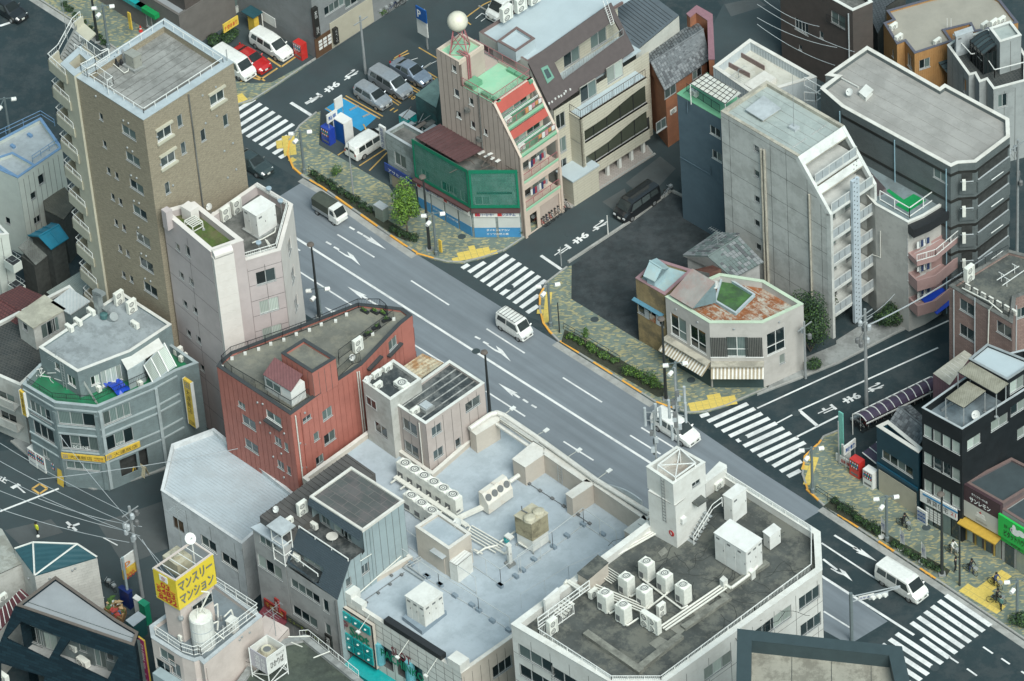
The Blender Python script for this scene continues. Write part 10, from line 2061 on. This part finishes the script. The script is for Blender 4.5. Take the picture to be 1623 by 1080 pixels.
bike(P(*r3(730,885),.02),AS,'bicycle leaning by the blue block at the lot corner',C_g)
t=T('bicycle_shelter','long curved purple tinted bicycle shelter with white arched ribs','shelter',P(*u7(200,740),0));M_pur=mat('purple_tinted_sheet',(.055,.04,.07),.25,.1,1)
a0_,a1_=P(*u7(120,685),2.3),P(*u7(595,455),2.3);b0_,b1_=P(*u7(205,740),2.1),P(*u7(640,530),2.1)
def arc(f,j):p=a0_.lerp(a1_,f);q=b0_.lerp(b1_,f);return p.lerp(q,j/6)+up(.55*sin(pi*j/6*.85))
for k in rg(10):
 for j in rg(6):g=G();v=[arc(k/10,j),arc((k+1)/10,j),arc((k+1)/10,j+1),arc(k/10,j+1)];g.poly(v);g.poly(v[::-1])
 g=G()
 for j in rg(6):v=[arc(k/10,j),arc((k+1)/10,j),arc((k+1)/10,j+1),arc(k/10,j+1)];g.poly(v);g.poly([x-up(.02)for x in v[::-1]])
 g.bu('roof_panel',M_pur,t)
for k in rg(11):pth(([arc(k/10,j)+up(.04)for j in rg(7)],.05,),'rib',MF,t);tb((vz(a0_.lerp(a1_,k/10),0),a0_.lerp(a1_,k/10),.05),'post',MF,t)
for p,q in((a0_,a1_),(b0_,b1_)):tb((p,q,.07),'edge_beam',MF,t)
w=PP(u8,((380,445),(505,350),(640,460),(505,545)),2.2);t=T('shelter_end','end of a second purple tinted shelter roof beside the dark blue shop','shelter',w[0]);ob((w[0],w[1]-w[0],w[3]-w[0],(0,0,.04)),'roof_panel',M_pur,t)
for k in rg(3):tb((w[0].lerp(w[1],k/2)+up(.06),w[3].lerp(w[2],k/2)+up(.06),.05),'rib',MF,t)
vending(P(*u8(335,640),.12),F_L,'red vending machine before the bicycle parking',M_redv);vending(P(*u8(455,735),.12),F_L,'white vending machine against the dark blue shop',MW);vending(P(*r2(345,640),.02),F_L,'dark blue drinks machine beside the car park kiosk',M_bluev);vending(P(*v3(585,545),.02),F_L,'red drinks machine at the corner of the grey house',M_redv)
t=T('payment_kiosk','blue and white arched payment kiosk in the corner car park','kiosk',P(*r2(415,630),0),None,F_L);M_kb=pn('kiosk_blue',(.01,.08,.28),.4)
ob(((-.7,-.5,0),(1.4,0,0),(0,1.,0),(0,0,2.4)),'cabinet',M_kb,t,off=Z0)
for s in(-.75,.69):ob(((s,-.55,0),(.06,0,0),(0,1.1,0),(0,0,2.5)),'side_frame',MW,t,off=Z0)
ob(((-.75,-.55,2.5),(1.5,0,0),(0,1.1,0),(0,0,.07)),'roof',MW,t,off=Z0)
def board(px_,z,w,h,label,m,d=DS,txt=(),legs=0,cat='sign',name='sign_board',th=.12):
 o=P(*px_,z);n=Vc((d.y,-d.x,0));n=n if n.y<0 else-n;t=T(name,label,cat,o);ob((o-d*w/2,d*w,-n*th,(0,0,h)),'board',m,t)
 for s,x,z_,tw,h_,mm in txt:text(s,o-d*w/2+d*w*x+n*.01+up(z_),d*tw,up(h_),mm,t,bold=.02)
 for k in rg(legs):tb((vz(o-d*w*.4+d*w*.8*k,0),vz(o-d*w*.4+d*w*.8*k,z),.04),'leg',MS,t)
board(r2(362,545),2.4,1.3,1.,'blue and white parking sign above the drinks machine',MW,txt=(('駐車',.1,.25,1.,.5,M_kb),),legs=2);board(r2(392,490),2.6,1.,1.3,'white notice sign on posts behind the kiosk',MW,legs=2)
board(r2(762,95),3.8,1.4,1.5,'blue and white sign on the car park pole',M_kb,DR,(('P',.15,.3,.5,.9,ML),),0);board(r2(768,160),1.6,1.4,2.2,'white price board below the blue sign on the car park pole',MW,DR)
board(q2(950,260),33.8,1.7,.9,'yellow board on a pole at the corner of the tan tower roof',MSy,txt=(('P 空きあり',.08,.2,1.4,.45,MRl),));q=P(*q2(912,550),33);t=T('sign_pole','pole of the yellow board on the tan tower roof','pole',q);tb((q,vz(q,34.2)-DS*0,.06),'pole',MS,t)
board(u8(270,430),1.8,1.5,1.,'white and blue parking sign above the red vending machine',MW,txt=(('駐輪',.1,.2,1.2,.5,M_kb),),legs=2);board(u8(230,490),.8,1.,1.3,'small white notice board left of the red vending machine',MW,DR,legs=2);board(u8(225,560),.15,2.2,.8,'low white barrier banner with red print by the bicycle parking',MW,DR,(('自転車',.3,.2,1.,.4,MRl),))
board(u8(190,470),.1,.5,5.,'tall narrow teal sign column at the bicycle parking entrance',pn('sign_mint',(.15,.42,.36)),DR)
board(u9(170,370),.15,1.1,1.5,'white framed board of blue pictures on the pavement before the shop',MW,DR,txt=(('田田田',.08,.15,.9,1.1,M_kb),));board(u9(335,1040)if 0 else(698,400),.9,.35,1.4,'yellow upright notice on the lamp before the netted house',MSy,DR);board((207,47),1.,.4,2.,'yellow upright notice on the upper left lamp post',MSy,DR)
for k,(zf,x,y)in en(((u9,30,540),(u9,170,630),(r12,560,430))):
 q=P(*zf(x,y),.15);t=T('banner_flag',['white banner flag left of the low shrubs, nearer the blue shop','white banner flag beside the white van','white and pink banner flag before the triple headed lamp'][k],'flag',q);tb((q,q+up(2.4),.02),'pole',MW,t);g=G();v=[q+up(.7),q+up(.75)+DR*.55,q+up(2.2)+DR*.5-DS*.1,q+up(2.35)];g.poly(v);g.poly(v[::-1]);g.bu('cloth',MW,t);text('アパ',q+up(1.)+DR*.1-DS*.08,DR*.35,up(.9),M_blul,t,th=.03,bold=.02);lh((q,[(.3,0),(.28,.15)],8,),'weight',MW,t)
for k,(x,y)in en(((18,268),(62,318),(560,300))):q=P(*v2(x,y),.12);t=T('traffic_cone',['red and white cone at the far left of the upper kerb','red cone beside the yellow notice on the upper kerb','red and white cone before the green fascia'][k],'cone',q);lh((q,[(.22,0),(.2,.05),(.04,.7)],10,),'cone',M_redv,t);lh((q,[(.15,.25),(.11,.42)],10,),'band',MW,t)
t=T('utility_cabinet','green grey utility cabinet in the shrubs before the street tree','cabinet',P(*r2(585,985),.12),None,AR);ob(((-.55,-.35,0),(1.1,0,0),(0,.7,0),(0,0,1.5)),'body',pn('cabinet_green',(.17,.21,.18)),t,off=Z0);ob(((-.6,-.4,1.5),(1.2,0,0),(0,.8,0),(0,0,.08)),'lid',MO,t,off=Z0)
t=T('yellow_ticket_box','yellow parking ticket machine under a small dark canopy in the upper car park','ticket machine',P(*v3(140,290),0),None,F_L);ob(((-.45,-.3,0),(.9,0,0),(0,.6,0),(0,0,1.7)),'body',MSy,t,off=Z0);ob(((-.85,-.7,2.2),(1.7,0,0),(0,1.3,0),(0,0,.08)),'canopy',M_nvr,t,off=Z0);tb(((.75,.5,0),(.75,.5,2.2),.05),'post',MF,t,off=Z0)
for zf,x,y in((r7,22,300),(r7,1075,980),(r8,175,868),(r6,1008,588),(r7,840,718),(r7,405,445),(r12,800,1020),(u9,200,400),(u1,500,958),(r3,290,1055)):
 q=P(*zf(x,y),.13 if zf in(u9,u1)or(x,y)in((840,718),(405,445))else .022);g=G();g.la(q,[(.38,0),(.37,.008),(.3,.008),(.29,.004)],16);o=g.bu('manhole_cover',Mam);o['kind']='structure'
